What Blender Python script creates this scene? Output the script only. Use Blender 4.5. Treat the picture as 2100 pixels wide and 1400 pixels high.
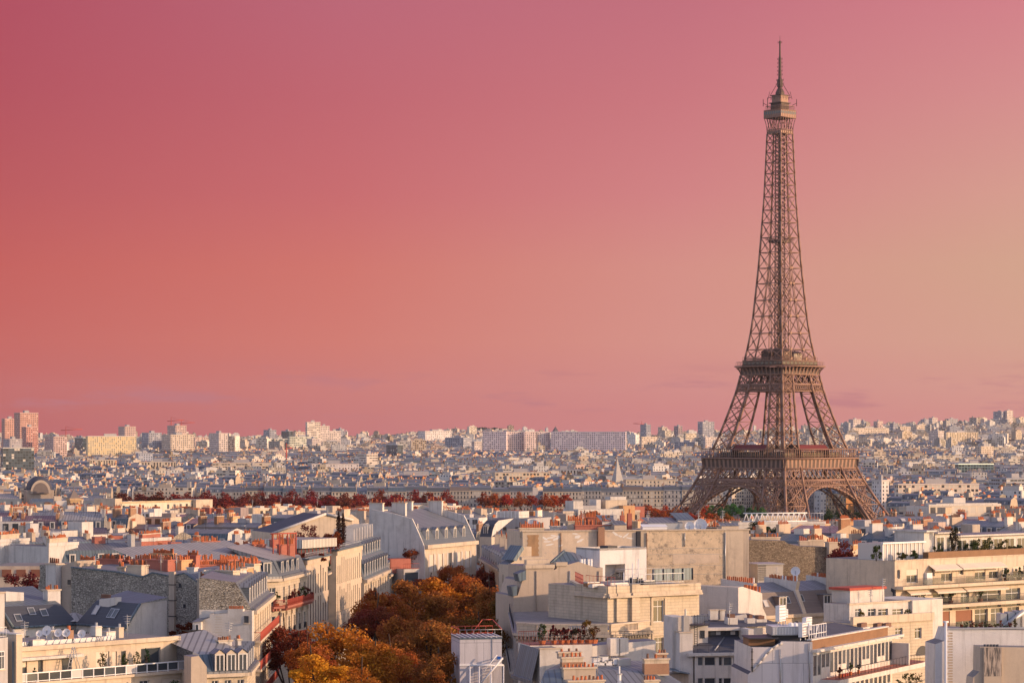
import bpy, math, random
import numpy as np
from mathutils import Vector, Matrix

# ------------------------------------------------------------------ clearing
for _o in list(bpy.data.objects):
 bpy.data.objects.remove(_o)
SC = bpy.context.scene
COL = SC.collection

# ------------------------------------------------------------------ camera
FPX, CPX, HPX, CAMZ = 5440.0, 1050.0, 890.0, 72.0
cam_d = bpy.data.cameras.new("camera")
cam = bpy.data.objects.new("camera", cam_d)
COL.objects.link(cam)
cam.location = (0, 0, CAMZ)
cam.rotation_euler = (math.radians(90), 0, 0)
cam_d.sensor_width = 36.0
cam_d.lens = FPX / 2100.0 * 36.0
cam_d.shift_y = (HPX - 700.0) / 2100.0
cam_d.clip_start = 1.0
cam_d.clip_end = 60000.0
SC.camera = cam

# ------------------------------------------------------------------ light
SUN_AZ = math.radians(103.0)      # clockwise from +Y (the view direction)
SUN_EL = math.radians(12.0)
sun_d = bpy.data.lights.new("sun", 'SUN')
sun = bpy.data.objects.new("sun", sun_d)
COL.objects.link(sun)
sun_d.energy = 4.4
sun_d.angle = math.radians(0.5)
sun_d.color = (1.0, 0.64, 0.375)
_sd = Vector((math.sin(SUN_AZ) * math.cos(SUN_EL), math.cos(SUN_AZ) * math.cos(SUN_EL), math.sin(SUN_EL)))
sun.rotation_euler = _sd.to_track_quat('Z', 'Y').to_euler()

SC.view_settings.view_transform = 'Standard'
SC.view_settings.look = 'None'
SC.view_settings.gamma = 1.0
SC.view_settings.exposure = 0.0
SC.view_settings.use_curve_mapping = False
SC.render.engine = 'CYCLES'
SC.cycles.use_denoising = True
SC.cycles.max_bounces = 4
SC.cycles.diffuse_bounces = 2
SC.cycles.glossy_bounces = 2
SC.cycles.transmission_bounces = 2
SC.cycles.volume_bounces = 0
SC.cycles.transparent_max_bounces = 6

def lin(c):
 return tuple(((v / 255.0) / 12.92 if v <= 10 else (((v / 255.0) + 0.055) / 1.055) ** 2.4) for v in c[:3])

class NT:
 """tiny helper for node trees"""
 def __init__(s, tree):
  s.t = tree
  s.n = tree.nodes
  s.l = tree.links

 def new(s, typ, **kw):
  n = s.n.new(typ)
  for k, v in kw.items():
   setattr(n, k, v)
  return n

 def _in(s, sock, v):
  if v is None:
   return
  if isinstance(v, (int, float, tuple, list)):
   if isinstance(v, (tuple, list)) and len(v) == 3 and sock.type == 'RGBA':
    v = (*v, 1)
   sock.default_value = v
  else:
   s.l.new(v, sock)

 def math(s, op, a, b=None, c=None, clamp=False):
  n = s.new('ShaderNodeMath', operation=op)
  n.use_clamp = clamp
  for i, v in enumerate((a, b, c)):
   s._in(n.inputs[i], v)
  return n.outputs[0]

 def mix(s, f, a, b, mode='MIX'):
  n = s.new('ShaderNodeMix', data_type='RGBA', blend_type=mode)
  s._in(n.inputs['Factor'], f)
  s._in(n.inputs[6], a)
  s._in(n.inputs[7], b)
  return n.outputs[2]

 def ramp(s, f, stops, interp='LINEAR'):
  n = s.new('ShaderNodeValToRGB')
  n.color_ramp.interpolation = interp
  e = n.color_ramp.elements
  while len(e) > 1:
   e.remove(e[-1])
  e[0].position = stops[0][0]
  e[0].color = (*stops[0][1], 1)
  for p, c in stops[1:]:
   k = e.new(p)
   k.color = (*c, 1)
  s._in(n.inputs[0], f)
  return n.outputs[0]

 def smooth(s, v, a, b):
  n = s.new('ShaderNodeMapRange', interpolation_type='SMOOTHSTEP')
  s._in(n.inputs[0], v)
  n.inputs[1].default_value = a
  n.inputs[2].default_value = b
  return n.outputs[0]

 def noise(s, vec, scale, detail=3.0, rough=0.55):
  n = s.new('ShaderNodeTexNoise')
  s._in(n.inputs['Vector'], vec)
  n.inputs['Scale'].default_value = scale
  n.inputs['Detail'].default_value = detail
  n.inputs['Roughness'].default_value = rough
  return n.outputs[0]

 def vscale(s, vec, sc):
  n = s.new('ShaderNodeVectorMath', operation='MULTIPLY')
  s._in(n.inputs[0], vec)
  n.inputs[1].default_value = sc
  return n.outputs[0]

# ------------------------------------------------------------------ sky
world = bpy.data.worlds.new("World")
SC.world = world
world.use_nodes = True
world.node_tree.nodes.clear()
W = NT(world.node_tree)
tc = W.new('ShaderNodeTexCoord')
sep = W.new('ShaderNodeSeparateXYZ')
W.l.new(tc.outputs['Generated'], sep.inputs[0])
dx, dy, dz = sep.outputs
hyp = W.math('SQRT', W.math('ADD', W.math('MULTIPLY', dx, dx), W.math('MULTIPLY', dy, dy)))
az = W.math('ARCTAN2', dx, dy)
el = W.math('ARCTAN2', dz, hyp)
elt = W.math('DIVIDE', W.math('ADD', el, 0.02), 0.24, clamp=True)

def srow(cols):
 # photograph rows 890, 850, 700, 550, 400, 200, 0 and then the sky above
 es = [0.0, 0.0074, 0.035, 0.0625, 0.09, 0.126, 0.162, 0.21]
 return [((e + 0.02) / 0.24, lin(c)) for e, c in zip(es, cols)]

SKY = [
 srow([(186, 92, 94), (188, 93, 92), (197, 98, 92), (196, 94, 90), (187, 88, 92), (180, 82, 94), (176, 79, 96), (170, 90, 120)]),
 srow([(195, 112, 112), (198, 113, 110), (209, 119, 108), (208, 115, 106), (200, 106, 109), (192, 101, 111), (187, 102, 118), (172, 104, 135)]),
 srow([(205, 130, 129), (206, 128, 126), (213, 144, 133), (213, 143, 133), (209, 130, 131), (202, 119, 126), (194, 112, 125), (178, 112, 140)]),
 srow([(209, 138, 134), (211, 142, 132), (212, 160, 139), (211, 163, 139), (214, 156, 142), (213, 142, 141), (210, 128, 137), (190, 120, 145)]),
]
ramps = [W.ramp(elt, r) for r in SKY]
azs = [-0.193, -0.064, 0.064, 0.193]
c = ramps[0]
for i in range(3):
 f = W.math('DIVIDE', W.math('SUBTRACT', az, azs[i]), azs[i + 1] - azs[i], clamp=True)
 c = W.mix(f, c, ramps[i + 1])
# faint mauve cloud wisps low over the city
cv = W.new('ShaderNodeCombineXYZ')
W.l.new(W.math('MULTIPLY', az, 14.0), cv.inputs[0])
W.l.new(W.math('MULTIPLY', el, 95.0), cv.inputs[1])
wn = W.noise(cv.outputs[0], 1.3, 5.0, 0.6)
band = W.math('MULTIPLY', W.smooth(el, 0.004, 0.012), W.math('SUBTRACT', 1.0, W.smooth(el, 0.016, 0.03)))
wf = W.math('MULTIPLY', W.math('MULTIPLY', W.smooth(wn, 0.50, 0.66), band), 0.65)
c = W.mix(wf, c, lin((184, 112, 122)))
bg1 = W.new('ShaderNodeBackground')
W.l.new(c, bg1.inputs[0])
bg1.inputs[1].default_value = 1.0
sky = W.new('ShaderNodeTexSky', sky_type='NISHITA')
sky.sun_disc = False
sky.sun_elevation = SUN_EL
sky.sun_rotation = SUN_AZ
sky.altitude = 100
bg2 = W.new('ShaderNodeBackground')
W.l.new(sky.outputs[0], bg2.inputs[0])
bg2.inputs[1].default_value = 0.15
bg3 = W.new('ShaderNodeBackground')          # even lavender fill added overhead and behind to tint the shadows
bg3.inputs[0].default_value = (0.258, 0.198, 0.278, 1)
bg3.inputs[1].default_value = 1.0
addn = W.new('ShaderNodeAddShader')
W.l.new(bg2.outputs[0], addn.inputs[0])
W.l.new(bg3.outputs[0], addn.inputs[1])
aaz = W.math('ABSOLUTE', az)
wup = W.math('MAXIMUM', W.smooth(el, 0.22, 0.6), W.smooth(aaz, 0.45, 1.1))
mixs = W.new('ShaderNodeMixShader')
W.l.new(wup, mixs.inputs[0])
W.l.new(bg1.outputs[0], mixs.inputs[1])
W.l.new(addn.outputs[0], mixs.inputs[2])
wo = W.new('ShaderNodeOutputWorld')
W.l.new(mixs.outputs[0], wo.inputs[0])

# ------------------------------------------------------------------ materials
MATS = {}

def _base(name):
 m = bpy.data.materials.new(name)
 m.use_nodes = True
 m.node_tree.nodes.clear()
 N = NT(m.node_tree)
 out = N.new('ShaderNodeOutputMaterial')
 bs = N.new('ShaderNodeBsdfPrincipled')
 N.l.new(bs.outputs[0], out.inputs[0])
 MATS[name] = m
 return m, N, bs

def _tint(N, col):
 a = N.new('ShaderNodeAttribute', attribute_name='tint')
 return N.mix(1.0, col, a.outputs['Color'], 'MULTIPLY')

def plain(name, color, rough=0.8, metal=0.0, var=0.12, scale=0.5, streak=0.0, bump=0.0, spec=0.3, dirt=None):
 """painted, plastered, metal or mineral surface with mottling, streaks and fine bump"""
 m, N, bs = _base(name)
 geo = N.new('ShaderNodeNewGeometry')
 P = geo.outputs['Position']
 n1 = N.noise(P, scale, 5.0, 0.6)
 f = N.math('MULTIPLY_ADD', N.math('SUBTRACT', n1, 0.5), var * 2.6, 1.0)
 n3 = N.noise(P, scale * 9.0, 3.0, 0.6)
 f = N.math('MULTIPLY_ADD', N.math('SUBTRACT', n3, 0.5), var * 1.2, f)
 if streak:
  n2 = N.noise(N.vscale(P, (1.0, 1.0, 0.06)), 1.6, 4.0, 0.65)
  f = N.math('MULTIPLY', f, N.math('MULTIPLY_ADD', N.smooth(n2, 0.5, 0.75), -streak, 1.0))
 cn = N.mix(1.0, color, f, 'MULTIPLY')
 # N.mix needs a colour: scalar is promoted by the socket
 if dirt:
  n4 = N.noise(P, 0.22 if len(dirt) < 3 else dirt[2], 6.0, 0.7)
  cn = N.mix(N.math('MULTIPLY', N.smooth(n4, 0.5, 0.66), dirt[1]), cn, dirt[0])
 N.l.new(_tint(N, cn), bs.inputs['Base Color'])
 bs.inputs['Roughness'].default_value = rough
 bs.inputs['Metallic'].default_value = metal
 bs.inputs['Specular IOR Level'].default_value = spec
 if bump:
  b = N.new('ShaderNodeBump')
  b.inputs['Strength'].default_value = bump
  b.inputs['Distance'].default_value = 0.05
  N.l.new(N.noise(P, 6.0, 4.0, 0.7), b.inputs['Height'])
  N.l.new(b.outputs[0], bs.inputs['Normal'])
 return m

def seamed(name, color, pitch=0.6, rough=0.5, metal=0.25, dark=0.62, var=0.1, width=0.12, horiz=False):
 """zinc or slate: seams every pitch metres across the slope, drawn from the metre UVs"""
 m, N, bs = _base(name)
 uv = N.new('ShaderNodeUVMap', uv_map='UVMap')
 s = N.new('ShaderNodeSeparateXYZ')
 N.l.new(uv.outputs[0], s.inputs[0])
 ax = s.outputs[1] if horiz else s.outputs[0]
 q = N.math('DIVIDE', ax, pitch)
 fr = N.math('FRACT', q)
 line = N.math('LESS_THAN', fr, width)
 wn_ = N.new('ShaderNodeTexWhiteNoise', noise_dimensions='1D')
 N.l.new(N.math('FLOOR', q), wn_.inputs['W'])
 geo = N.new('ShaderNodeNewGeometry')
 n1 = N.noise(geo.outputs['Position'], 0.5, 5.0, 0.6)
 f = N.math('MULTIPLY_ADD', N.math('SUBTRACT', n1, 0.5), var * 3.0, 1.0)
 f = N.math('MULTIPLY_ADD', N.math('SUBTRACT', wn_.outputs[0], 0.5), var * 1.4, f)
 f = N.math('MULTIPLY', f, N.math('MULTIPLY_ADD', line, dark - 1.0, 1.0))
 cn = N.mix(1.0, color, f, 'MULTIPLY')
 N.l.new(_tint(N, cn), bs.inputs['Base Color'])
 bs.inputs['Roughness'].default_value = rough
 bs.inputs['Metallic'].default_value = metal
 b = N.new('ShaderNodeBump')
 b.inputs['Strength'].default_value = 0.35
 b.inputs['Distance'].default_value = 0.04
 N.l.new(N.math('ADD', line, N.math('MULTIPLY', n1, 0.5)), b.inputs['Height'])
 N.l.new(b.outputs[0], bs.inputs['Normal'])
 return m

def masonry(name, c1, c2, mortar, bw, bh, msize=0.03, rough=0.9, bump=0.5, var=0.25, stain=0.25):
 m, N, bs = _base(name)
 uv = N.new('ShaderNodeUVMap', uv_map='UVMap')
 geo = N.new('ShaderNodeNewGeometry')
 P = geo.outputs['Position']
 br = N.new('ShaderNodeTexBrick')
 N.l.new(uv.outputs[0], br.inputs['Vector'])
 br.inputs['Color1'].default_value = (*c1, 1)
 br.inputs['Color2'].default_value = (*c2, 1)
 br.inputs['Mortar'].default_value = (*mortar, 1)
 br.inputs['Scale'].default_value = 1.0
 br.inputs['Brick Width'].default_value = bw
 br.inputs['Row Height'].default_value = bh
 br.inputs['Mortar Size'].default_value = msize
 n1 = N.noise(P, 0.35, 6.0, 0.65)
 f = N.math('MULTIPLY_ADD', N.math('SUBTRACT', n1, 0.5), var * 2.4, 1.0)
 n2 = N.noise(N.vscale(P, (1, 1, 0.1)), 1.2, 4.0, 0.6)
 f = N.math('MULTIPLY', f, N.math('MULTIPLY_ADD', N.smooth(n2, 0.5, 0.72), -stain, 1.0))
 cn = N.mix(1.0, br.outputs[0], f, 'MULTIPLY')
 N.l.new(_tint(N, cn), bs.inputs['Base Color'])
 bs.inputs['Roughness'].default_value = rough
 b = N.new('ShaderNodeBump')
 b.inputs['Strength'].default_value = bump
 b.inputs['Distance'].default_value = 0.06
 N.l.new(N.math('SUBTRACT', N.noise(P, 5.0, 4.0, 0.7), br.outputs[1]), b.inputs['Height'])
 N.l.new(b.outputs[0], bs.inputs['Normal'])
 return m

def rubble(name, c1, c2, scale=2.2):
 m, N, bs = _base(name)
 geo = N.new('ShaderNodeNewGeometry')
 P = N.vscale(geo.outputs['Position'], (1, 1, 1.7))
 v = N.new('ShaderNodeTexVoronoi')
 N.l.new(P, v.inputs['Vector'])
 v.inputs['Scale'].default_value = scale
 sepc = N.new('ShaderNodeSeparateColor')
 N.l.new(v.outputs['Color'], sepc.inputs[0])
 v2 = N.new('ShaderNodeTexVoronoi', feature='DISTANCE_TO_EDGE')
 N.l.new(P, v2.inputs['Vector'])
 v2.inputs['Scale'].default_value = scale
 joint = N.smooth(v2.outputs['Distance'], 0.0, 0.09)
 cc = N.mix(sepc.outputs[0], c1, c2)
 cc = N.mix(joint, tuple(x * 0.42 for x in c1), cc)
 big = N.noise(geo.outputs['Position'], 0.16, 5.0, 0.65)
 f = N.math('MULTIPLY_ADD', N.math('SUBTRACT', big, 0.5), 1.1, 1.0)
 cc = N.mix(1.0, cc, f, 'MULTIPLY')
 N.l.new(_tint(N, cc), bs.inputs['Base Color'])
 bs.inputs['Roughness'].default_value = 0.95
 b = N.new('ShaderNodeBump')
 b.inputs['Strength'].default_value = 0.9
 b.inputs['Distance'].default_value = 0.12
 N.l.new(N.math('ADD', joint, N.noise(P, 7.0, 3.0)), b.inputs['Height'])
 N.l.new(b.outputs[0], bs.inputs['Normal'])
 return m

def facade(name, wall, glass, wx=0.42, y0=0.2, y1=0.82, blind=(0.62, 0.56, 0.48), pblind=0.25, band=0.0, bandc=None, rough=0.85, skip=0.0, rail=0.0):
 """walls with rows of windows; UVs count bays (u) and storeys (v)"""
 m, N, bs = _base(name)
 uv = N.new('ShaderNodeUVMap', uv_map='UVMap')
 s = N.new('ShaderNodeSeparateXYZ')
 N.l.new(uv.outputs[0], s.inputs[0])
 u, v = s.outputs[0], s.outputs[1]
 fu, fv = N.math('FRACT', u), N.math('FRACT', v)
 geo = N.new('ShaderNodeNewGeometry')
 oi = N.new('ShaderNodeObjectInfo')
 cb = N.new('ShaderNodeCombineXYZ')
 N.l.new(N.math('FLOOR', u), cb.inputs[0])
 N.l.new(N.math('FLOOR', v), cb.inputs[1])
 N.l.new(oi.outputs['Random'], cb.inputs[2])
 wn_ = N.new('ShaderNodeTexWhiteNoise', noise_dimensions='3D')
 N.l.new(cb.outputs[0], wn_.inputs['Vector'])
 ix = N.math('LESS_THAN', N.math('ABSOLUTE', N.math('SUBTRACT', fu, 0.5)), wx / 2)
 iy = N.math('MULTIPLY', N.math('GREATER_THAN', fv, y0), N.math('LESS_THAN', fv, y1))
 mask = N.math('MULTIPLY', ix, iy)
 sc = N.new('ShaderNodeSeparateColor')
 N.l.new(wn_.outputs['Color'], sc.inputs[0])
 if skip:
  mask = N.math('MULTIPLY', mask, N.math('GREATER_THAN', sc.outputs[1], skip))
 gl = N.mix(sc.outputs[2], tuple(g * 0.45 for g in glass), tuple(min(1, g * 1.9) for g in glass))
 isb = N.math('LESS_THAN', sc.outputs[0], pblind)
 gl = N.mix(isb, gl, blind)
 P = geo.outputs['Position']
 n1 = N.noise(P, 0.12, 4.0, 0.6)
 f = N.math('MULTIPLY_ADD', N.math('SUBTRACT', n1, 0.5), 0.5, 1.0)
 n2 = N.noise(N.vscale(P, (1, 1, 0.08)), 1.1, 4.0, 0.6)
 f = N.math('MULTIPLY', f, N.math('MULTIPLY_ADD', N.smooth(n2, 0.5, 0.72), -0.18, 1.0))
 cw = N.mix(1.0, wall, f, 'MULTIPLY')
 if band:
  ib = N.math('LESS_THAN', fv, band)
  cw = N.mix(ib, cw, bandc)
 cw = _tint(N, cw)
 if rail:
  ir = N.math('MULTIPLY', N.math('LESS_THAN', fv, rail), N.math('GREATER_THAN', N.math('FRACT', N.math('MULTIPLY', N.math('FLOOR', v), 0.5)), 0.25))
  cw = N.mix(N.math('MULTIPLY', ir, 0.55), cw, (0.05, 0.05, 0.06))
 N.l.new(N.mix(mask, cw, gl), bs.inputs['Base Color'])
 hard = N.math('MULTIPLY', mask, N.math('SUBTRACT', 1.0, isb))
 N.l.new(N.math('MULTIPLY_ADD', hard, 0.12 - rough, rough), bs.inputs['Roughness'])
 b = N.new('ShaderNodeBump')
 b.inputs['Strength'].default_value = 0.6
 b.inputs['Distance'].default_value = 0.15
 N.l.new(N.math('SUBTRACT', 1.0, mask), b.inputs['Height'])
 N.l.new(b.outputs[0], bs.inputs['Normal'])
 return m

def foliage(name):
 m, N, bs = _base(name)
 oi = N.new('ShaderNodeObjectInfo')
 geo = N.new('ShaderNodeNewGeometry')
 n1 = N.noise(geo.outputs['Position'], 0.45, 3.0, 0.6)
 n2 = N.noise(geo.outputs['Position'], 3.2, 3.0, 0.6)
 hs = N.new('ShaderNodeHueSaturation')
 N.l.new(oi.outputs['Color'], hs.inputs['Color'])
 N.l.new(N.math('MULTIPLY_ADD', N.math('SUBTRACT', n1, 0.5), 0.09, 0.495), hs.inputs['Hue'])
 N.l.new(N.math('MULTIPLY_ADD', N.math('SUBTRACT', n2, 0.5), 1.6, N.math('ADD', n1, 0.5)), hs.inputs['Value'])
 c_ = _tint(N, hs.outputs[0])
 N.l.new(c_, bs.inputs['Base Color'])
 bs.inputs['Roughness'].default_value = 0.7
 bs.inputs['Specular IOR Level'].default_value = 0.15
 tr = N.new('ShaderNodeBsdfTranslucent')
 N.l.new(c_, tr.inputs[0])
 mx = N.new('ShaderNodeMixShader')
 mx.inputs[0].default_value = 0.3
 N.l.new(bs.outputs[0], mx.inputs[1])
 N.l.new(tr.outputs[0], mx.inputs[2])
 out = [n for n in N.n if n.type == 'OUTPUT_MATERIAL'][0]
 N.l.new(mx.outputs[0], out.inputs[0])
 return m

plain('white_plaster', (0.63, 0.59, 0.555), var=0.16, scale=0.6, streak=0.32, bump=0.25, dirt=((0.44, 0.39, 0.35), 0.5))
plain('cream_plaster', (0.60, 0.495, 0.385), var=0.16, scale=0.6, streak=0.32, bump=0.3, dirt=((0.40, 0.32, 0.25), 0.5))
plain('beige_plaster', (0.50, 0.41, 0.33), var=0.16, scale=0.3, streak=0.25, bump=0.3)
plain('grey_plaster', (0.42, 0.40, 0.41), var=0.12, scale=0.3, streak=0.22, bump=0.2)
plain('flaking_render', (0.68, 0.53, 0.37), var=0.28, scale=0.8, streak=0.2, bump=0.8, dirt=((0.27, 0.22, 0.18), 0.85, 1.1))
plain('patchy_render', (0.68, 0.54, 0.41), var=0.22, scale=0.8, streak=0.15, bump=0.5, dirt=((0.42, 0.37, 0.33), 0.8, .4))
plain('white_render_marks', (0.80, 0.76, 0.72), var=0.1, scale=0.8)
plain('concrete', (0.46, 0.43, 0.40), var=0.15, scale=0.6, streak=0.2, bump=0.3)
plain('gravel_roof', (0.23, 0.215, 0.215), var=0.3, scale=1.2, bump=0.6)
plain('dark_felt', (0.085, 0.09, 0.115), rough=0.75, var=0.25, scale=0.6, bump=0.3)
plain('terracotta', (0.46, 0.14, 0.06), var=0.5, scale=1.5)
plain('dark_pot', (0.20, 0.11, 0.08), var=0.35, scale=1.5)
plain('red_paint', (0.42, 0.085, 0.06), var=0.15, scale=1.5)
plain('red_plaster', (0.42, 0.15, 0.11), var=0.2, scale=0.5, streak=0.25)
plain('ochre_plaster', (0.62, 0.36, 0.19), var=0.2, scale=0.5, streak=0.25)
plain('white_metal', (0.80, 0.79, 0.80), rough=0.4, var=0.05)
plain('grey_metal', (0.42, 0.43, 0.46), rough=0.4, metal=0.4, var=0.1, streak=0.15)
plain('dark_metal', (0.045, 0.045, 0.055), rough=0.5, var=0.1)
plain('awning_cloth', (0.70, 0.60, 0.50), rough=0.9, var=0.1)
plain('brown_shutter', (0.26, 0.11, 0.07), rough=0.7, var=0.12)
plain('wood', (0.24, 0.13, 0.07), rough=0.7, var=0.25)
plain('tower_iron', (0.275, 0.162, 0.122), rough=0.55, metal=0.15, var=0.10, scale=0.1)
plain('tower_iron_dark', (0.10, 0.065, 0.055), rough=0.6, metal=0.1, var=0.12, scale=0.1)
plain('tower_red', (0.16, 0.03, 0.03), rough=0.6)
plain('bark', (0.07, 0.045, 0.03), var=0.3, scale=3)
plain('asphalt', (0.05, 0.05, 0.055), var=0.2, scale=0.1)
plain('pavement', (0.22, 0.20, 0.19), var=0.2, scale=0.2)
plain('green_copper', (0.16, 0.30, 0.25), var=0.25, scale=0.3, streak=0.3)
plain('crane_red', (0.5, 0.10, 0.08), var=0.1)
plain('blue_sign', (0.03, 0.16, 0.6), rough=0.5, var=0.03)
plain('gilded_stone', (0.50, 0.34, 0.20), var=0.3, scale=0.4, bump=0.4)
seamed('zinc', (0.205, 0.215, 0.24), pitch=0.7, width=.24, dark=.58, var=.16)
seamed('zinc_blue', (0.125, 0.17, 0.21), pitch=0.7, width=.24, dark=.6, var=.16)
seamed('zinc_light', (0.37, 0.355, 0.34), pitch=0.8, dark=0.5, width=.26, var=.14)
seamed('slate', (0.105, 0.125, 0.155), pitch=0.28, rough=0.6, metal=0.0, dark=0.75, width=0.2, horiz=True)
seamed('slate_dark', (0.055, 0.062, 0.085), pitch=0.28, rough=0.6, metal=0.0, dark=0.8, width=0.2, horiz=True)
seamed('slate_brown', (0.20, 0.16, 0.145), pitch=0.28, rough=0.65, metal=0.0, dark=0.8, width=0.2, horiz=True)
seamed('slatted_canopy', (0.62, 0.58, 0.52), pitch=0.5, metal=0.0, dark=0.3, width=0.3)
masonry('ashlar', (0.60, 0.50, 0.38), (0.54, 0.45, 0.34), (0.34, 0.28, 0.22), 1.3, 0.42, 0.018, bump=0.25)
masonry('ashlar_shaded', (0.50, 0.46, 0.40), (0.44, 0.41, 0.36), (0.26, 0.24, 0.22), 1.3, 0.42, 0.02, bump=0.25)  # ashlar with shade put into its colour, for faces the sun misses
masonry('brick', (0.40, 0.20, 0.11), (0.34, 0.165, 0.095), (0.34, 0.27, 0.21), 0.24, 0.08, 0.012, bump=0.4)
masonry('ochre_brick', (0.50, 0.29, 0.14), (0.44, 0.25, 0.12), (0.45, 0.36, 0.26), 0.30, 0.10, 0.012, bump=0.4)
masonry('white_brick', (0.72, 0.70, 0.71), (0.68, 0.66, 0.68), (0.60, 0.58, 0.60), 0.3, 0.1, 0.012, bump=0.3, var=0.18, stain=0.25)
masonry('panels', (0.60, 0.575, 0.61), (0.56, 0.54, 0.575), (0.34, 0.33, 0.37), 2.4, 2.7, 0.035, bump=0.25, var=0.12, stain=0.2)
rubble('rubble', (0.34, 0.31, 0.27), (0.56, 0.51, 0.44), 2.6)
rubble('rubble_warm', (0.20, 0.155, 0.12), (0.36, 0.29, 0.22), 3.0)
G_ = (0.055, 0.065, 0.085)
facade('f_cream', (0.60, 0.52, 0.42), G_, 0.40, 0.14, 0.74, band=0.05, bandc=(0.42, 0.36, 0.30), rail=0.22)
facade('f_stone', (0.48, 0.43, 0.38), G_, 0.38, 0.14, 0.76, band=0.05, bandc=(0.33, 0.30, 0.27), rail=0.22)
facade('f_white', (0.72, 0.69, 0.66), G_, 0.36, 0.22, 0.76, skip=0.12)
facade('f_band', (0.70, 0.64, 0.56), G_, 0.88, 0.34, 0.80, pblind=0.4, band=0.06, bandc=(0.5, 0.46, 0.42))
facade('f_balcony', (0.66, 0.58, 0.48), (0.07, 0.07, 0.08), 0.66, 0.30, 0.90, pblind=0.35, rail=0.0)
facade('f_tower', (0.60, 0.55, 0.52), G_, 0.52, 0.28, 0.78, pblind=0.2)
facade('f_pink', (0.58, 0.42, 0.36), G_, 0.50, 0.30, 0.74, pblind=0.1)
facade('f_glass', (0.10, 0.12, 0.14), (0.05, 0.07, 0.09), 0.86, 0.12, 0.9, pblind=0.1)
facade('f_vert', (0.60, 0.55, 0.48), (0.05, 0.05, 0.06), 0.45, 0.03, 0.97, pblind=0.1)
facade('f_yellow', (0.66, 0.55, 0.38), (0.10, 0.08, 0.06), 0.42, 0.25, 0.85, pblind=0.4, blind=(0.62, 0.40, 0.12))
facade('f_slate', (0.125, 0.15, 0.185), (0.60, 0.56, 0.50), 0.30, 0.18, 0.66, pblind=0.35, blind=(0.05, 0.05, 0.06), rough=0.55)
facade('f_brick', (0.38, 0.18, 0.12), G_, 0.36, 0.22, 0.76)
foliage('leaves')

_m, _N, _b = _base('glass')
_n = _N.new('ShaderNodeObjectInfo')
_geo = _N.new('ShaderNodeNewGeometry')
_c = _N.mix(_n.outputs['Random'], (0.022, 0.028, 0.038), (0.10, 0.115, 0.13))
_N.l.new(_tint(_N, _c), _b.inputs['Base Color'])
_b.inputs['Roughness'].default_value = 0.12
_b.inputs['Specular IOR Level'].default_value = 0.6
_m, _N, _b = _base('clear_glass')
_b.inputs['Base Color'].default_value = (0.12, 0.15, 0.14, 1)
_b.inputs['Roughness'].default_value = 0.1
_b.inputs['Alpha'].default_value = 0.55
_m, _N, _b = _base('curtain')
_b.inputs['Base Color'].default_value = (0.55, 0.52, 0.50, 1)
_b.inputs['Roughness'].default_value = 0.9
# ground
_m, _N, _b = _base('ground')
_geo = _N.new('ShaderNodeNewGeometry')
_n1 = _N.noise(_geo.outputs['Position'], 0.004, 6.0, 0.6)
_n2 = _N.noise(_geo.outputs['Position'], 0.05, 4.0, 0.6)
_c = _N.ramp(_n1, [(0.35, (0.06, 0.06, 0.062)), (0.5, (0.12, 0.11, 0.10)), (0.6, (0.07, 0.08, 0.05)), (0.72, (0.16, 0.145, 0.13))])
_N.l.new(_N.mix(1.0, _c, _N.math('ADD', _n2, 0.5), 'MULTIPLY'), _b.inputs['Base Color'])
_b.inputs['Roughness'].default_value = 0.9
_m, _N, _b = _base('river_water')
_b.inputs['Base Color'].default_value = (0.05, 0.06, 0.05, 1)
_b.inputs['Roughness'].default_value = 0.15

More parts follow.
